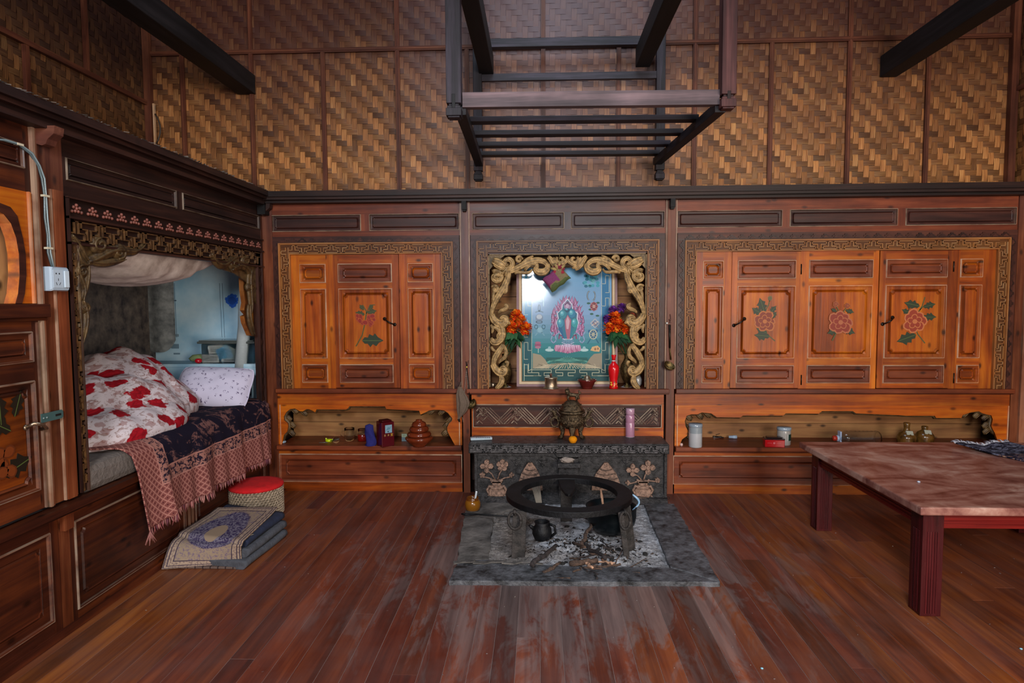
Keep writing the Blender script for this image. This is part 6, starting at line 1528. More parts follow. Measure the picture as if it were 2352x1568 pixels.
# brass lamp, lidded bowl, red bottle
p = P(1265, 889, 2, zs); p = (p.x, -.0, zs); r = thing('butter_lamp', p, 'small round brass lamp with a wick knob in front of the blue picture', 'lamp')
m = MB(); m.lathe([(.056, 0), (.056, .004), (.046, .008), (.043, .014), (.043, .068), (.047, .072), (.047, .078), (.036, .080), (.012, .084)], p, 36); mk('body', m, M['silver'], r)
m = MB(); m.lathe([(.007, .08), (.007, .092), (.011, .096), (.009, .104), (.003, .108)], p, 12, col=hx('4a2c20')); mk('knob', m, M['gloss'], r)
p = P(1347, 889, 2, zs); p = (p.x, -.0, zs); r = thing('lidded_bowl', p, 'dark red turned bowl with a silver lid between the lamp and red bottle', 'bowl')
m = MB(); m.lathe([(.036, 0), (.038, .006), (.044, .02), (.047, .022), (.056, .045), (.068, .056), (.069, .064), (.062, .062), (.05, .045), (.01, .04)], p, 36, col=hx('5c1c18')); mk('body', m, M['gloss'], r)
m = MB(); m.lathe([(.036, .055), (.038, .062), (.03, .07), (.022, .074), (.022, .084), (.014, .088), (.012, .092), (.004, .094)], p, 28, col=hx('989490')); mk('lid', m, M['silver'], r)
p = P(1406, 888, 2, zs); p = (p.x, -.0, zs); r = thing('wine_bottle', p, 'bright red vase-shaped liquor bottle at the right foot of the picture', 'bottle')
m = MB(); m.lathe([(.030, 0), (.032, .004), (.028, .03), (.026, .05), (.030, .075), (.036, .11), (.039, .135), (.036, .158), (.022, .176), (.014, .184), (.013, .20)], p, 36, col=[hx('cc0810')]*2+[hx('c81018')]*9); mk('body', m, M['gloss'], r)
m = MB(TB); 
for (dx, dz, cc, s_) in ((-.018, .03, 'e0a810', .010), (.012, .035, 'd06010', .012), (.0, .02, 'e8c040', .006), (-.02, .045, 'c89010', .009), (.02, .02, 'b03010', .009), (.004, .048, '2c6030', .006), (-.01, .012, '3c7034', .006)):
    m.prism(tr([(1, 0), (.3, .3), (0, 1), (-.3, .3), (-1, 0), (-.3, -.3), (0, -1), (.3, -.3)], p[0]+dx, p[2]+dz, dz*50, s_), .024, .0315, col=hx(cc))
mk('printed_flowers', m, M['gloss'], r)
m = MB(); m.lathe([(.0135, .184), (.0135, .2)], p, 20, col=hx('b8b4b0')); m.lathe([(.012, .2), (.012, .212), (.018, .235), (.0175, .238)], p, 24, col=hx('cc0c14')); mk('stopper', m, M['gloss'], r)
# vases and bouquets behind the carving
def flower_head(c, R_, cols, nrm, seed):
    m = MB(); q = random.Random(seed); N_ = Vector(nrm).normalized()
    for k in range(58):
        f = (k+.5)/58; th = math.acos(1-f*1.35); ph = k*2.39996; d = Vector((math.sin(th)*math.cos(ph), math.sin(th)*math.sin(ph), math.cos(th))); d = Vector((0, 0, 1)).rotation_difference(N_) @ d
        rad = R_*(.62+.38*f)*q.uniform(.9, 1.12); wd = R_*.36*q.uniform(.8, 1.2); t1 = d.cross(Vector((.3, .2, 1))).normalized(); t2 = d.cross(t1); c0 = hx(q.choice(cols))
        vs = []; up = (N_*.7+d).normalized()
        for j in range(4):
            for i in range(4):
                a, b = (i/3-.5)*2, j/3; w_ = wd*(.5+.9*math.sin(PI*min(.9, b*.7+.15)))
                vs.append(tuple(Vector(c)+d*rad*(.35+.65*b)+t1*(a*w_*.6)+up*(.10*R_*b*b)+d*(-.12*R_*a*a)+t2*(.1*R_*math.sin(a*5+k)*b)))
        m.add(vs, [(j*4+i, j*4+i+1, j*4+i+5, j*4+i+4) for j in range(3) for i in range(3)], 1, 0, True, c0)
    return m
def leaves(c, n, col, seed, sp=.09, drop=.5):
    m = MB(); q = random.Random(seed)
    for k in range(n):
        a = q.uniform(0, 2*PI); d = Vector((math.cos(a), q.uniform(-.7, .1), math.sin(a)*.6-drop)).normalized(); L_ = sp*q.uniform(.6, 1.1); s_ = d.cross(Vector((0, -1, .2))).normalized()
        vs = []
        for f, w_ in ((0, .05), (.25, .28), (.55, .32), (.8, .18), (1, .02)):
            for e in (-1, 0, 1): vs.append(tuple(Vector(c)+d*L_*f+s_*(w_*L_*e*.6)+Vector((0, -.01*(1-e*e), -.25*L_*f*f))))
        m.add(vs, [(j*3+i, j*3+i+1, j*3+i+4, j*3+i+3) for j in range(4) for i in range(2)], 1, 0, True, hx(q.choice(['1e4a2c', '2c5c34', '163a24', '3c6840'])))
    return m
ORA = ['f04c10', 'fc7010', 'e83810', 'ff9a24', 'f25a14']
for side, fl, vx, lb in ((0, ((1185, 725, .052), (1176, 752, .055), (1207, 755, .052), (1196, 735, .045)), 1160, 'left'), (1, ((1412, 728, .05), (1418, 745, .06), (1399, 752, .045), (1438, 752, .045)), 1440, 'right')):
    y_ = .045; vb_ = B(vx, 886, .08)
    r = thing('flower_vase', (vb_[0], .08, zs), 'patterned brassy glass vase behind the %s leg of the gilded carving' % lb, 'vase')
    m = MB(); m.lathe([(.034, 0), (.03, .004), (.012, .02), (.012, .03), (.03, .05), (.046, .09), (.05, .12), (.044, .16), (.026, .19), (.018, .21), (.022, .24), (.018, .24), (.014, .21), (.02, .19)], (vb_[0], .08, zs), 28); mk('body', m, M['brass'], r)
    m = MB(); m.lathe([(.05, 0), (.032, .004), (.012, .02)], (vb_[0], .08, zs), 12, sy=.7, col=hx('8c8c90')); mk('foot', m, M['gloss'], r)
    c0 = B(fl[0][0], fl[0][1]+20, y_); r = thing('bouquet', (vb_[0], .08, zs+.23), 'bunch of orange artificial peonies with green leaves on the %s of the picture' % lb, 'flowers')
    for k, (px, py, R_) in enumerate(fl):
        q = B(px, py, y_-.01*k); mk('flower_head', flower_head((q[0], y_-.008*k, q[1]), R_, ORA, ((px-1300)*.004, -1, .4+(.3 if k == 0 else 0)), k+side*9), M['cloth_flower'] if 'cloth_flower' in M else M.setdefault('cloth_flower', painted('silk_petals', .7, .35, 90, .2)), r)
    if side:
        for k, (px, py) in enumerate(((1408, 712), (1395, 732), (1428, 706), (1452, 728))):
            q = B(px, py, .07); o = mk('flower_head', flower_head((q[0], .07, q[1]), .036, ['7c3c9c', '9c58b4', '6c2c8c'] if k < 3 else ['d06048', 'e07050'], (-.3, -1, .5), 40+k), M['cloth_flower'], r)
            if k < 3: o['label'] = 'purple flower head'
    q = B(1180 if not side else 1418, 772, .04); mk('leaves', leaves((q[0], .05, q[1]+.03), 26, None, 3+side, .11, .7), M['cloth_flower'], r)
    m = MB(); m.tube([(vb_[0], .08, zs+.18), (vb_[0]+(.02 if not side else -.02), .07, zs+.28), (q[0], .05, q[1]+.05)], .006, 6, col=hx('274a2c'))
    for (px, py, R_) in fl: f_ = B(px, py, y_); m.tube([(vb_[0], .08, zs+.2), ((vb_[0]+f_[0])/2, .075, (zs+.2+f_[1])/2-.01), (f_[0], .055, f_[1]-.02)], .003, 5, col=hx('2c5230'))
    mk('stem', m, M['paint'], r)
p = B(1132, 880, .03); m = MB(); m.lathe([(.016, 0), (.02, .006), (.022, .03), (.012, .034)], (p[0], .05, zs), 18); tag(mk('metal_cup', m, M['silver']), 'small shiny metal cup at the left corner of the shrine sill', 'cup')
p = B(1468, 870, .05); m = MB(); m.lathe([(.02, 0), (.03, .02), (.032, .05), (.02, .09), (.012, .095)], (p[0]-.004, .10, zs), 18, col=hx('a8a4a0')); tag(mk('white_jar', m, M['gloss']), 'pale jar at the right corner of the shrine sill', 'jar')
# ================================================================ things hung on the posts
(x0, z0_), (x1, z1_) = B(1539, 728, -.03), B(1541, 826, -.03)
r = thing('ladle', (x1, -.03, z1_-.06), 'brass ladle hanging by a cord on the post right of the shrine', 'ladle')
m = MB(); m.tube([(x0, -.028, B(1540, 795)[1]), (x1, -.03, z1_)], [.004, .006], 8); c_ = B(1538, 838, -.05); R_ = .040
m.lathe([(.004, -.036), (.02, -.032), (.034, -.018), (.040, 0), (.038, 0), (.031, -.016), (.016, -.028), (.004, -.031)], (c_[0], -.060, c_[1]), 28, ax=(.35, -.55, .75)); mk('bowl', m, M['brass'], r)
m = MB(); m.tube([(x0-.001, -.026, B(1540, 745)[1]), (x0+.001, -.028, B(1540, 798)[1])], [.009, .006], 7); mk('handle', m, M['handle'], r)
m = MB(); m.tube([(x0, -.024, z0_-.03), (x0+.006, -.024, z0_-.012), (x0+.002, -.022, z0_+.02)], .003, 6, col=hx('4c2c24')); 
for k in range(5): m.lathe([(.007, 0), (.004, .008)], (x0+.002*(k % 2), -.028, B(1540, 735+k*6)[1]), 6, col=hx('5c3c34'))
q = B(1532, 744, -.03); m.lathe([(.004, 0), (.008, .004), (.006, .012)], (q[0], -.03, q[1]), 8, col=hx('d0d0cc')); mk('cord', m, M['paint'], r)
c_ = B(1085, 927, -.06)
r = thing('ladle', (c_[0], -.06, c_[1]), 'brass dipper with a round bowl hanging beside the grey cloth on the left post', 'ladle')
m = MB(); m.lathe([(.004, -.03), (.022, -.026), (.036, -.012), (.040, .004), (.038, .004), (.032, -.01), (.016, -.022), (.004, -.026)], (c_[0]-.004, -.065, c_[1]), 28, ax=(-.75, -.35, .55)); mk('bowl', m, M['brass'], r)
a = B(1077, 885, -.03); b = B(1071, 830, -.03); m = MB(); m.tube([(c_[0]-.02, -.05, c_[1]+.02), (a[0], -.035, a[1]), (b[0], -.03, b[1])], [.005, .004, .003], 6); mk('handle', m, M['handle'], r)
m = MB()
for s_ in (0, 1):
    for k in range(26):
        f = k/25; q0 = B(1071.5, 848, -.03); q1 = B(1069 if not s_ else 1073, 902, -.03); x_ = q0[0]+(q1[0]-q0[0])*f+(.004 if s_ else -.004)*f*2; z_ = q0[1]+(q1[1]-q0[1])*f
        m.lathe([(.0032, -.0025), (.0032, .0025)], (x_, -.028, z_), 6, ax=(0, .3, 1), col=hx('8a7468'))
q0 = B(1072, 844, -.03); m.lathe([(.005, 0), (.006, .006), (.003, .01)], (q0[0], -.03, q0[1]), 8, col=hx('d8c048')); m.tube([(q0[0], -.028, q0[1]), (q0[0]+.012, -.024, q0[1]+.05)], .002, 5, col=hx('2c2220'))
tag(mk('chain', m, M['gloss']), 'thin doubled chain with a yellow bead on the left post of the shrine', 'chain')
m = MB(); path = [B(1056, 888, -.05), B(1053, 905, -.05), B(1056, 925, -.05), B(1055, 945, -.05), B(1053, 962, -.05)]
def bag(a, b):
    i = min(int(b*4), 3); f = b*4-i; x_ = path[i][0]*(1-f)+path[i+1][0]*f; z_ = path[i][1]*(1-f)+path[i+1][1]*f
    R_ = .012+.030*math.sin(PI*min(1, b*1.1)**1.2) if b < .92 else .009; R_ = max(R_, .007); t = a*2*PI; R_ *= 1+.14*math.cos(t*7)
    return ((x_+R_*math.cos(t)+.022*math.sin(PI*b), -.05+R_*.7*math.sin(t), z_), (a, b, 0))
m.sheet(42, 24, bag, col=hx('6c5c50')); m.tube([(path[0][0], -.04, path[0][1]), (path[0][0]+.004, -.02, path[0][1]+.03)], .004, 6, col=hx('6c5c50'))
q = path[-1]; m.tube([(q[0], -.05, q[1]), (q[0]+.008, -.05, q[1]-.02)], [.010, .006], 7, col=hx('241c18'))
tag(mk('cloth_bag', m, M['cloth']), 'gathered grey brown cloth bag hanging on the post left of the altar', 'bag')
m = MB(); x_, z_ = B(1062, 960, -.005)
for a, b in ((0, 0), (.01, -.01)): m.tube([(x_+a, -.006, z_+.01+b), (x_+a+.006, -.008, z_-.03+b)], .0012, 5, col=hx('b8a898'))
tag(mk('metal_hook', m, M['gloss']), 'tiny pale hook on the post below the grey cloth bag', 'hook')
# ================================================================ left shelf
zs = .342
def at(px, py, z=zs): p = P(px, py, 2, z); return Vector((p.x, p.y, z))
def U(p): return (p.y-CAM.y)/F      # metres per pixel at that depth
p = at(756, 1014); p.y = max(p.y, -.02); r = thing('tape_measure', tuple(p), 'small lime yellow round tape measure lying on the left shelf', 'tape')
m = MB(); m.lathe([(.020, 0), (.027, .004), (.028, .014), (.022, .02), (.006, .021)], p, 24, col=hx('b8cc10'), sy=.9); mk('body', m, M['gloss'], r)
m = MB(); m.lathe([(.006, 0), (.007, .005), (.004, .01)], p+Vector((-.022, .0, .018)), 10, col=hx('c4d438')); mk('tab', m, M['gloss'], r)
p = at(803, 1012); m = MB(); m.lathe([(.024, 0), (.034, .012), (.040, .035), (.038, .058), (.036, .075), (.0375, .096), (.0355, .096), (.0345, .075), (.036, .05), (.036, .03), (.028, .012), (.004, .008)], p, 32)
m.tube([p+Vector((-.036, 0, .08)), p+Vector((-.06, 0, .07)), p+Vector((-.062, 0, .04)), p+Vector((-.038, 0, .03))], .005, 8)
tag(mk('glass_mug', m, M['glass']), 'clear glass mug on the left shelf beside the red glass', 'mug')
p = at(833, 1012); p.y -= .0; r = thing('red_candle_glass', tuple(p), 'clear glass jar with shiny red lower part beside the blue pouch', 'glass')
m = MB(); m.lathe([(.03, 0), (.036, .004), (.037, .05), (.035, .052), (.01, .05)], p, 32, col=hx('7c140c')); mk('red_base', m, M['gloss'], r)
m = MB(); m.lathe([(.036, .05), (.037, .056), (.034, .07), (.034, .09), (.032, .09), (.032, .07), (.034, .054)], p, 32, cap=False); mk('glass_rim', m, M['glass'], r)
p = at(856, 1018); p.y = -.03; m = MB()
def pouch(a, b):
    t = a*2*PI; R_ = .038*(1-.25*b)*(1+.10*math.sin(t*3+b*9)+.06*noise.noise((math.cos(t)*2, math.sin(t)*2, b*5))); 
    if b > .93: R_ *= (1-b)/.07
    return (p+Vector((R_*math.cos(t)+.008*math.sin(b*6), R_*.7*math.sin(t), .158*b)), (a, b, 0))
m.sheet(40, 30, pouch, col=hx('2c2c6c')); tag(mk('blue_pouch', m, M['cloth']), 'upright dark blue velvet pouch leaning on the maroon box', 'pouch')
p = at(889, 1019); p.y = -.02; cxy = p; an = math.radians(-38); r = thing('gift_box', tuple(p), 'tall maroon gift box with a pale blue label on the left shelf', 'box')
def TR_(o, a): return lambda x_, y_, z_: (o.x+x_*math.cos(a)-y_*math.sin(a), o.y+x_*math.sin(a)+y_*math.cos(a), o.z+z_)
T1 = TR_(p, an+math.radians(90-22)); T1 = TR_(p, math.radians(38)); hw = .048
m = MB(T1); m.box(-hw, hw, -hw, hw, 0, .175, col=hx('4c0c14')); m.box(-hw+.012, hw-.012, -hw+.012, hw-.012, .175, .187, col=hx('400a10')); mk('body', m, M['gloss'], r, bevel=.004)
# right-hand visible face carries label and lettering
TF = lambda u, v, w: T1(u, -hw-w, v)
m = MB(TF); m.box(-.022, .03, .098, .155, 0, .0006, col=hx('7c98a8')); m.prism(tr([(-1, -.6), (-.2, .6), (.3, .2), (1, .8), (.6, -.2), (0, -.5)], .004, .13, 0, .02), .0006, .0009, col=hx('5c8090'))
m.prism(tr([(0, .5), (.5, 0), (0, -.5), (-.5, 0)], .0, .108, 0, .012), .0006, .0012, col=hx('203038')); mk('label', m, M['gloss'], r)
m = MB(TF)
for k, (ux, s_, cc) in enumerate(((-.024, .010, 'a88050'), (.002, .009, 'a88050'), (.028, .013, 'c89a38'))):
    for (a0_, b0_, a1_, b1_) in ((-1, .7, 1, .7), (-.8, .1, .8, .1), (0, 1, 0, -1), (-.9, -.9, 0, 0), (.9, -.9, 0, 0)):
        m.bar((ux+a0_*s_*.8, .082+b0_*s_*.8, .0003), (ux+a1_*s_*.8, .082+b1_*s_*.8, .0003), .0018, .0006, col=hx(cc))
mk('lettering', m, M['gloss'], r)
p = at(948, 1004); m = MB(); T2 = TR_(Vector((p.x, .12, zs)), .05); m = MB(T2); m.box(-.055, .04, -.004, .004, .03, .055, col=hx('a8b498')); 
for k in range(3):
    for (a0_, b0_, a1_, b1_) in ((-1, .8, 1, .8), (-1, 0, 1, 0), (0, 1, 0, -1), (-1, -.9, .2, -.3)): m.bar((-.038+k*.03+a0_*.007, -.0045, .042+b0_*.007), (-.038+k*.03+a1_*.007, -.0045, .042+b1_*.007), .0016, .0004, col=hx('2c3430'))
m.box(-.055, .035, -.004, .004, 0, .03, col=hx('6c8088')); tag(mk('small_carton', m, M['paint']), 'small pale green carton with dark characters behind the brown bowls', 'carton')
p = at(967, 1019); p.y = -.035; lst = [(0, .052, .066, .10, .058), (.058, .052, .066, .084, .034), (.092, .050, .06, .072, .034), (.122, .044, .045, .056, .030)]
prof0 = [[(.046, 0), (.048, .008), (.080, .032), (.098, .052), (.100, .062), (.090, .070), (.02, .068)], [(.06, 0), (.084, .006), (.087, .018), (.079, .030), (.07, .034), (.02, .032)],
         [(.055, 0), (.067, .008), (.070, .022), (.061, .036), (.05, .040), (.02, .038)], [(.050, 0), (.053, .010), (.045, .026), (.030, .034), (.021, .038), (.023, .046), (.006, .048)]]
zz_ = 0
for k, (pf_, h, lb) in enumerate(zip(prof0, (.070, .034, .040, .05), ('largest glossy brown bowl at the bottom of the stack', 'second glossy brown bowl in the stack, above the largest', 'third glossy brown bowl in the stack, below the lid', 'domed brown lid topping the stack of bowls'))):
    m = MB(); m.lathe([(a, b+zz_) for a, b in pf_], p, 40); zz_ += h; tag(mk('stacked_bowl' if k < 3 else 'bowl_lid', m, M['bowl']), lb, 'bowl' if k < 3 else 'lid')
m = MB(); q = at(790, 1005); 
m.tube([(q.x-.05, .06, zs+.012), (q.x+.02, .05, zs+.03)], .003, 6, col=hx('383430')); m.tube([(q.x-.12, .02, zs+.008), (q.x-.06, .03, zs+.008)], .003, 6, col=hx('605850')); tag(mk('wire_tool', m, M['gloss']), 'dark wire tool lying behind the yellow tape measure', 'tool')
q = at(790, 1006); m = MB(); m.lathe([(.012, 0), (.022, .01), (.024, .03), (.015, .045)], (q.x-.008, .05, zs), 14); tag(mk('glass_jar', m, M['glass']), 'small clear jar half hidden behind the glass mug', 'jar')
p = at(662, 1010); m = MB(); m.lathe([(.01, 0), (.024, .006), (.026, .014), (.012, .024)], (p.x+.004, .03, zs), 14, col=hx('8898a8')); tag(mk('steel_lump', m, M['gloss']), 'small bluish metal object at the left end of the left shelf', 'object')
# ================================================================ right shelf
p = at(1590, 1019); p.y = -.02; r = thing('storage_jar', tuple(p), 'tall clear jar of pale powder at the left end of the right shelf', 'jar')
m = MB(); m.lathe([(.044, 0), (.046, .004), (.046, .135), (.044, .142)], p, 36, col=hx('b0b0b4')); mk('body', m, M['gloss'], r)
m = MB(); m.lathe([(.0465, .100), (.0465, .140)], p, 36, col=hx('8c949a'), cap=False); mk('upper_glass', m, M['gloss'], r)
m = MB(); m.lathe([(.047, .142), (.048, .146), (.048, .16), (.045, .164)], p, 36, col=hx('8894a0')); mk('lid', m, M['gloss'], r)
p = at(1683, 1007); m = MB(); m.tube([p+Vector((-.03, 0, .013)), p+Vector((.0, -.002, .013)), p+Vector((.003, -.002, .013)), p+Vector((.028, -.004, .013))], [.010, .011, .013, .013], 16, col=hx('a4b8d0')); tag(mk('bottle_cap', m, M['gloss']), 'pale blue plastic cap lying on the right shelf by the dark pen', 'cap')
p = at(1655, 1006); m = MB(); m.tube([p+Vector((-.05, .02, .01)), p+Vector((.02, -.01, .006))], .005, 8, col=hx('1c1a1a')); m.box(p.x-.05, p.x+.012, p.y+.01, p.y+.03, zs, zs+.012, col=hx('2a2422')); m.tube([p+Vector((-.03, .02, .02)), p+Vector((.0, .02, .03))], .002, 5, col=hx('1c1a1a'))
tag(mk('black_clip', m, M['gloss']), 'dark clip and pen lying left of the pale blue cap', 'clip')
p = at(1763, 1016); p.y = -.0; T3 = TR_(p, math.radians(-7)); r = thing('tin_box', tuple(p), 'red tin box with a dark lid on the right shelf', 'box')
m = MB(T3); m.box(-.066, .066, -.035, .035, 0, .052, col=hx('bc0a14')); mk('body', m, M['gloss'], r, bevel=.004)
m = MB(T3); m.box(-.068, .068, -.037, .037, .052, .062, col=hx('2c1414')); m.box(-.05, .05, -.03, .03, .062, .070, col=hx('241210')); mk('lid', m, M['gloss'], r, bevel=.005)
m = MB(lambda u, v, w: T3(u, -.035-w, v)); m.prism(tr([(math.cos(a*PI/6)*(1 if a % 2 else .6), math.sin(a*PI/6)*(1 if a % 2 else .6)) for a in range(12)], -.005, .03, 0, .009), 0, .0006, col=hx('d87078'))
for s_ in (-1, 1):
    for k in range(4): m.box(-.005+s_*(.018+k*.008)-.0025, -.005+s_*(.018+k*.008)+.0025, .029, .031, 0, .0005, col=hx('d87078'))
mk('emblem', m, M['gloss'], r)
p = at(1779, 1008); p.y = .06; r = thing('cream_jar', tuple(p), 'white round jar with a green label behind the red tin box', 'jar')
m = MB(); m.lathe([(.044, 0), (.046, .005), (.046, .10), (.044, .105)], p, 32, col=hx('a8a29c')); mk('body', m, M['gloss'], r)
m = MB(); m.lathe([(.047, .105), (.049, .108), (.049, .122), (.046, .126)], p, 32, col=hx('98a4b0')); mk('lid', m, M['gloss'], r)
m = MB(); n_ = 8
for k in range(n_):
    a = -PI/2+.25+k*.1; 
    m.bar(tuple(p+Vector((.0465*math.cos(a), .0465*math.sin(a), .035))), tuple(p+Vector((.0465*math.cos(a), .0465*math.sin(a), .08))), .006, .002, up=(math.cos(a), math.sin(a), 0), col=hx('203c34') if k > 0 else hx('d0d0c8'))
mk('label', m, M['gloss'], r)
# plastic bottle lying down
pa_ = at(1905, 1004); pb_ = at(2010, 1004); yb_ = .02; x0, x1 = P(1935, 990, 1, yb_).x, P(2005, 990, 1, yb_).x; c_ = (x0, yb_, zs+.055)
r = thing('plastic_bottle', (x0, yb_, zs), 'large clear ribbed plastic bottle lying on its side on the right shelf', 'bottle')
L_ = x1-x0+.04; pr_ = [(.018, -.035), (.022, -.02), (.04, 0), (.054, .02)]+[(.054-.004*(k % 2), .03+(L_-.05)*k/14) for k in range(15)]+[(.048, L_)]
m = MB(); m.lathe([(a, b) for a, b in pr_]+[(.045, L_-.002)]+[(a-.0015, b) for a, b in pr_[::-1]], c_, 32, ax=(1, 0, 0), cap=False); mk('body', m, M['plastic'], r)
m = MB(); m.lathe([(.016, -.066), (.019, -.06), (.019, -.04), (.016, -.038)], c_, 24, ax=(1, 0, 0), col=hx('a83020')); h_ = mk('cap', m, M['gloss'], r); h_['label'] = 'red cap'
m = MB(); m.lathe([(.021, -.04), (.021, -.024), (.019, -.024)], c_, 24, ax=(1, 0, 0), col=hx('a8b8d0')); m.prism([(-.004, -.045), (.006, -.045), (.004, .05), (-.006, .05)], -.02, .02, T=lambda a, b, c: (c_[0]-.018+a, c_[1]+c, c_[2]+b), col=hx('a8b8d4')); mk('collar', m, M['gloss'], r)
for k, px in enumerate((2028, 2072)):
    p = at(px, 1007); p.y = -.03+.03*k; r = thing('liquor_jug', tuple(p), ('brown glazed jug with a taller neck next to the plastic bottle', 'brown glazed jug, the right one of the pair on the shelf')[k], 'jug')
    m = MB(); n_ = .03 if k == 0 else 0
    m.lathe([(.054, 0), (.056, .004), (.056, .012), (.058, .014), (.060, .07), (.058, .085), (.044, .105), (.022, .118), (.018, .125+n_*.5), (.020, .13+n_), (.021, .145+n_), (.017, .147+n_)], p, 36); mk('body', m, M['jug'], r)
    m = MB(lambda u, v, w: (p.x+u, p.y-.034-w+(v-.105)*.6, p.z+v)); m.prism(tr([(-1, -.5), (1, -.65), (1, .5), (-1, .65)], -.0, .112, 0, .022), .004, .010, col=hx('a8a898')); mk('label', m, M['gloss'], r)
    m = MB(); m.lathe([(.0565, .0), (.0565, .012)], p, 36, col=hx('8c7250'), cap=False); mk('foot', m, M['gloss'], r)
p = at(1552, 1017); m = MB(); m.lathe([(.008, 0), (.012, .008), (.008, .02)], (p.x+.02, .0, zs), 10, col=hx('c8a8a0')); tag(mk('small_cup', m, M['gloss']), 'tiny pink and white object left of the tall powder jar', 'object')
# ================================================================ low marble table
tz, tx0, tx1, ty0, ty1 = .500, 1.602, 2.95, -1.795, -.555
r = thing('low_table', (2.27, -1.17, 0), 'low square table with a pink brown marble top and dark red legs', 'table')
m = MB(); m.box(tx0, tx1, ty0, ty1, tz-.036, tz)
m.v = [tuple(v) for v in m.v]; mk('tabletop', m, M['marble'], r, bevel=.006)
lx0 = tx0+.048; lw = .088; lx1 = tx1-.048; ly0 = ty0+.06; ly1 = ty1-.075
def tleg(x_, y_):
    m = MB(); h = tz-.036; m.box(x_, x_+lw, y_, y_+lw, 0, h, 1.0)
    for f in (.22, .34, .46, .58, .70):
        m.box(x_+lw*f+.0, x_+lw*f+.005, y_-.003, y_, .012, h-.09, 1.0); m.box(x_-.003, x_, y_+lw*f, y_+lw*f+.005, .012, h-.09, 1.0)
    mk('leg', m, M['table'], r, bevel=.0015)
for x_ in (lx0, lx1-lw):
    for y_ in (ly0, ly1-lw): tleg(x_, y_)
def apron(x_0, x_1, y_0, y_1, ax):
    m = MB(); h = tz-.036; m.box(x_0, x_1, y_0, y_1, h-.078, h, 1.1)
    for k in range(4):
        z_ = h-.065+k*.016
        if ax == 'x': m.box(x_0, x_1, y_0-.004, y_0, z_, z_+.007, 1.15)
        else: m.box(x_0-.004, x_0, y_0, y_1, z_, z_+.007, 1.15)
    mk('apron', m, M['table_red'], r)
M['table_red'] = wood('red_lacquer', hx('300808'), hx('560f0e'), hx('721914'), .25, 0, 0, blot=.25, pale=hx('8c5c58'))
apron(lx0+lw, lx1-lw, ly0+.012, ly0+.034, 'x'); apron(lx0+lw, lx1-lw, ly1-.034, ly1-.012, 'x'); apron(lx0+.012, lx0+.034, ly0+lw, ly1-lw, 'y'); apron(lx1-.034, lx1-.012, ly0+lw, ly1-lw, 'y')
# small rug on the table
pts_ = [P(2190, 1030, 2, tz+.004), P(2300, 1026, 2, tz+.004), P(2420, 1075, 2, tz+.004), P(2330, 1100, 2, tz+.004)]
r = thing('table_mat', (2.5, -1.0, tz), 'dark patterned mat with white fringe on the far corner of the marble table', 'mat')
c0, c1, c2, c3 = P(2194, 1028, 2, tz), P(2318, 1026, 2, tz), P(2318, 1026, 2, tz)+Vector((.38, -.55, 0)), P(2250, 1040, 2, tz)+Vector((.30, -.62, 0))
M['mat'] = None
def matm():
    t = NT('dark_brocade_mat'); g = t.attr('gc'); n = t.noise(t.scale(g, (22, 26, 0)), 1, 4, .7, 1.5); s = t.n('ShaderNodeSeparateXYZ'); t.l(g, s.inputs[0])
    col = t.ramp(n, [(.42, hx('12131f')), (.5, hx('2c3048')), (.58, hx('7c5c50')), (.66, hx('b09478'))]); b = t.ramp(n, [(.45, hx('14141f')), (.6, hx('6a6c80'))])
    col = t.mix(t.math('LESS_THAN', s.outputs[1], .28), col, b); return t.fin(col, .9, spec=.1)
M['mat'] = matm()
def rg(a, b):
    p = c0.lerp(c1, a).lerp(c3.lerp(c2, a), b); p.z = tz+.006+.022*max(0, 1-b*4)*abs(math.sin(a*4+1.2))+.003*math.sin(a*20+b*9)
    return (p, (a*.4, b, 0))
m = MB(); m.sheet(30, 30, rg); mk('cloth', m, M['mat'], r, solid=.006)
m = MB(); q = random.Random(5)
for i in range(70):
    p = Vector(rg(i/69, 0)[0]); d = Vector((q.uniform(-.03, .02), q.uniform(.02, .05), q.uniform(-.006, .012))); m.tube([p, p+d*.5+Vector((0, 0, .006)), p+d], [.0028, .003, .0012], 5, col=hx(q.choice(['a8a8b4', '8c8c98', 'c0c0c8'])))
stuff(mk('fringe', m, M['cloth'], r))
m = MB(); p = P(2110, 1107, 2, tz); m.lathe([(.006, 0), (.008, .003), (.003, .006)], p, 7, col=hx('b8c4d8')); tag(mk('paper_scrap', m, M['paint']), 'tiny white paper scrap on the marble tabletop', 'paper')
# ================================================================ stool, rug and blankets on the floor
c_ = Vector((P(584, 1107, 1, -.53).x+.012, -.53, 0)); R_ = .156; hh = P(584, 1107, 1, -.53).z
r = thing('round_stool', tuple(c_), 'round straw rope stool with a bright red felt top by the bed', 'stool')
m = MB(); pr_ = []
for k in range(12): z_ = hh-.03-(hh-.03)*(11-k)/11; pr_ += [(R_-.006, z_*.98), (R_+.004, z_*.98+.008)]
m.lathe(pr_, c_, 48); q = random.Random(12)
for k in range(12):
    zb = (hh-.035)*k/12+.012
    for j in range(44):
        a = 2*PI*j/44+k*.07; a2 = a+.17; m.tube([c_+Vector(((R_+.003)*math.cos(a), (R_+.003)*math.sin(a), zb)), c_+Vector(((R_+.007)*math.cos((a+a2)/2), (R_+.007)*math.sin((a+a2)/2), zb+.008)), c_+Vector(((R_+.003)*math.cos(a2), (R_+.003)*math.sin(a2), zb+.017))], [.003, .0058, .003], 5)
mk('rope_body', m, M['straw'], r)
m = MB(); m.lathe([(R_-.0, hh-.03), (R_+.010, hh-.026), (R_+.013, hh-.016), (R_+.006, hh-.005), (R_-.03, hh+.002), (R_*.5, hh+.006), (.01, hh+.008)], c_, 48); mk('cushion', m, M['red_felt'], r)
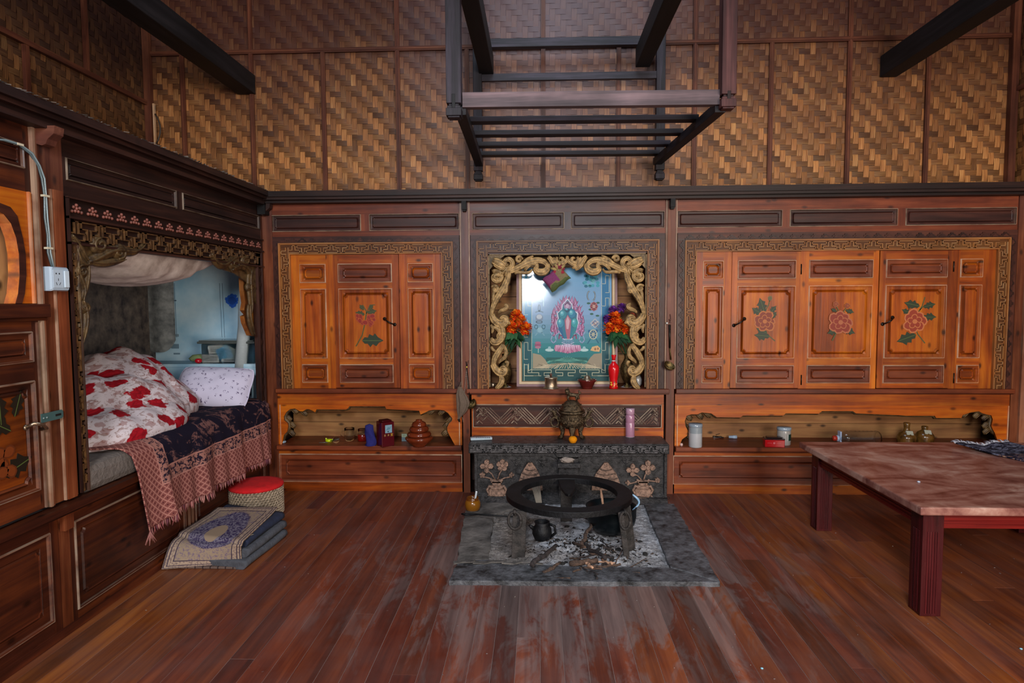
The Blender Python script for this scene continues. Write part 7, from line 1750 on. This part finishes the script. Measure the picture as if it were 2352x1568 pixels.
# blankets: folded slabs with rounded right-hand folds, one above the other
def folded(name, mat, z0, z1, fr, br, bl, flp, lb, folds=1):
    """right edge from fr (front) to br (back), left edge flp to bl; the fold is a rounded edge on the right"""
    m = MB(); N_ = 14
    def sh(a, b):                       # a round the section, b from front to back
        L0 = Vector(flp).lerp(Vector(bl), b); R0 = Vector(fr).lerp(Vector(br), b); n = 24; t = a
        h = (z1-z0)/2; zc_ = (z0+z1)/2+.002*math.sin(b*7+z0*60); w_ = (R0-L0).length
        if t < .4: f = t/.4; x_ = f; z_ = zc_-h
        elif t < .6: th = (t-.4)/.2*PI-PI/2; x_ = 1+h*math.cos(th)/w_; z_ = zc_+h*math.sin(th)
        else: f = 1-(t-.6)/.4; x_ = f; z_ = zc_+h
        p = L0+(R0-L0)*x_; return ((p.x, p.y+.004*math.sin(a*9), z_), (p.x, p.y, 0))
    m.sheet(40, 16, sh)
    n0 = len(m.v)-41*17
    m.f.append([n0+i for i in range(40, -1, -1)]); m.gc += [(0, 0, 0)]*41; m.f.append([n0+41*16+i for i in range(41)]); m.gc += [(0, 0, 0)]*41
    for _ in (0, 1): m.ti.append(1); m.mi.append(0); m.sm.append(False); m.co.append((1, 1, 1))
    return tag(mk(name, m, M[mat]), lb, 'blanket')
fl = lambda px, py, z: tuple(P(px, py, 2, z))
def V2(p): return (p[0], p[1], 0)
F0, B0 = V2(fl(556, 1299, .02)), V2(fl(655, 1222, .02))
folded('folded_blanket', 'grey_blanket', .0, .04, F0, B0, (-1.935, -.72, 0), (-1.935, -1.31, 0), 'lowest grey folded blanket, lying on the floor under the rug', 1)
folded('folded_blanket', 'grey_blanket', .041, .083, (F0[0]-.01, F0[1]+.05, 0), (B0[0]-.015, B0[1]+.03, 0), (-1.935, -.70, 0), (-1.935, -1.25, 0), 'grey folded blanket in the middle of the pile under the rug')
folded('folded_blanket', 'navy', .084, .125, (F0[0]-.03, F0[1]+.09, 0), (B0[0]-.04, B0[1]+.06, 0), (-1.93, -.69, 0), (-1.93, -1.20, 0), 'dark navy folded blanket directly under the patterned rug')
m = MB(); fr = Vector(P(556, 1293, 2, .012)); flb = Vector((-1.935, -1.375, .006)); mr = Vector(P(560, 1249, 2, .115)); ml = Vector(P(395, 1228, 2, .118)); br = Vector(P(638, 1165, 2, .14)); bl = Vector(P(500, 1166, 2, .14)); ml.x = max(ml.x, -1.935); bl.x = max(bl.x, -1.935)
def rug(a, b):
    L_ = [flb, flb.lerp(ml, .55)+Vector((0, -.02, .03)), ml, ml.lerp(bl, .5), bl]; R2_ = [fr, fr.lerp(mr, .55)+Vector((0, -.02, .03)), mr, mr.lerp(br, .5), br]
    def cr(Pt, t):
        n = len(Pt)-1; x_ = t*n; i = min(int(x_), n-1); f = x_-i; p0 = Pt[max(i-1, 0)]; p1 = Pt[i]; p2 = Pt[i+1]; p3 = Pt[min(i+2, n)]
        return .5*((2*p1)+(-p0+p2)*f+(2*p0-5*p1+4*p2-p3)*f*f+(-p0+3*p1-3*p2+p3)*f**3)
    p = cr(L_, b).lerp(cr(R2_, b), a); p.z = max(p.z, .005)+.006*math.sin(a*5+b*6)*math.sin(PI*b)
    t_ = max(0, min(1, (b-.28)/.22)); p.z = max(p.z, .133*t_*t_*(3-2*t_))
    return (p, (a, b, 0))
m.sheet(60, 60, rug); tag(mk('patterned_rug', m, M['rug'], solid=.009), 'cream rug with a purple medallion draped over the folded blankets by the bed', 'rug')
m = MB(); q = P(566, 1252, 2, .07); m.prism([(0, 0), (.05, .015), (.012, -.055)], 0, .002, T=lambda a, b, c: (q.x+a-.015, q.y+b, q.z+.055+c), col=hx('8c8474')); tag(mk('rug_label', m, M['paint']), 'small pale paper corner sticking out under the right edge of the rug', 'paper')
m = MB(); m.box(-1.93, F0[0]-.03, -1.35, -1.30, .0, .012, col=hx('6b5850')); 
for k in range(9): x_ = -1.9+k*.04; m.box(x_, x_+.012, -1.3505, -1.30, .0, .0125, col=hx('3c3030'))
tag(mk('striped_cloth', m, M['cloth'], bevel=.004), 'brown striped cloth edge showing below the front of the patterned rug', 'cloth')
# small litter on the floor
q = random.Random(30)
for k, (px, py) in enumerate(((2345, 1490), (1750, 1535))):
    p = P(px, py, 2, 0); m = MB(); m.lathe([(.005, 0), (.006, .002), (.002, .004)], p, 7, col=hx('8cc4d8')); tag(mk('paper_scrap', m, M['paint']), ('tiny blue paper scrap on the floor at the right edge', 'tiny pale blue scrap on the floor at the bottom centre right')[k], 'paper')
m = MB()
for i in range(150):
    x_, y_ = q.uniform(-1.9, 3.2), q.uniform(-3.0, -.3)
    if -.5 < x_ < .95 and y_ > -1.55: continue
    a = q.uniform(0, PI); l_ = q.uniform(.002, .008); m.bar((x_, y_, .0015), (x_+l_*math.cos(a), y_+l_*math.sin(a), .0015), .0018, .0012, col=hx(q.choice(['8c8484', 'a89c90', '6a6266'])))
stuff(tag(mk('floor_crumbs', m, M['paint']), 'scattered pale crumbs and straw bits over the floorboards', 'crumbs'))

# ================================================================ groups of look-alikes
GR = {'roof_beam': 'black roof beams overhead', 'wall_cabinet': 'built-in wall cabinets', 'shelf_bench': 'low shelf benches under the cabinets', 'ladle': 'brass ladles hanging on the posts', 'liquor_jug': 'brown glazed jugs on the right shelf',
      'stacked_bowl': 'stack of brown bowls on the left shelf', 'flower_vase': 'vases behind the gilded carving', 'bouquet': 'bouquets beside the picture', 'folded_blanket': 'folded blankets under the rug', 'paper_scrap': 'tiny paper scraps'}
for o in bpy.data.objects:
    b = o.name.split('.')[0]
    if o.parent is None and b in GR and 'group' not in o: o['group'] = GR[b]
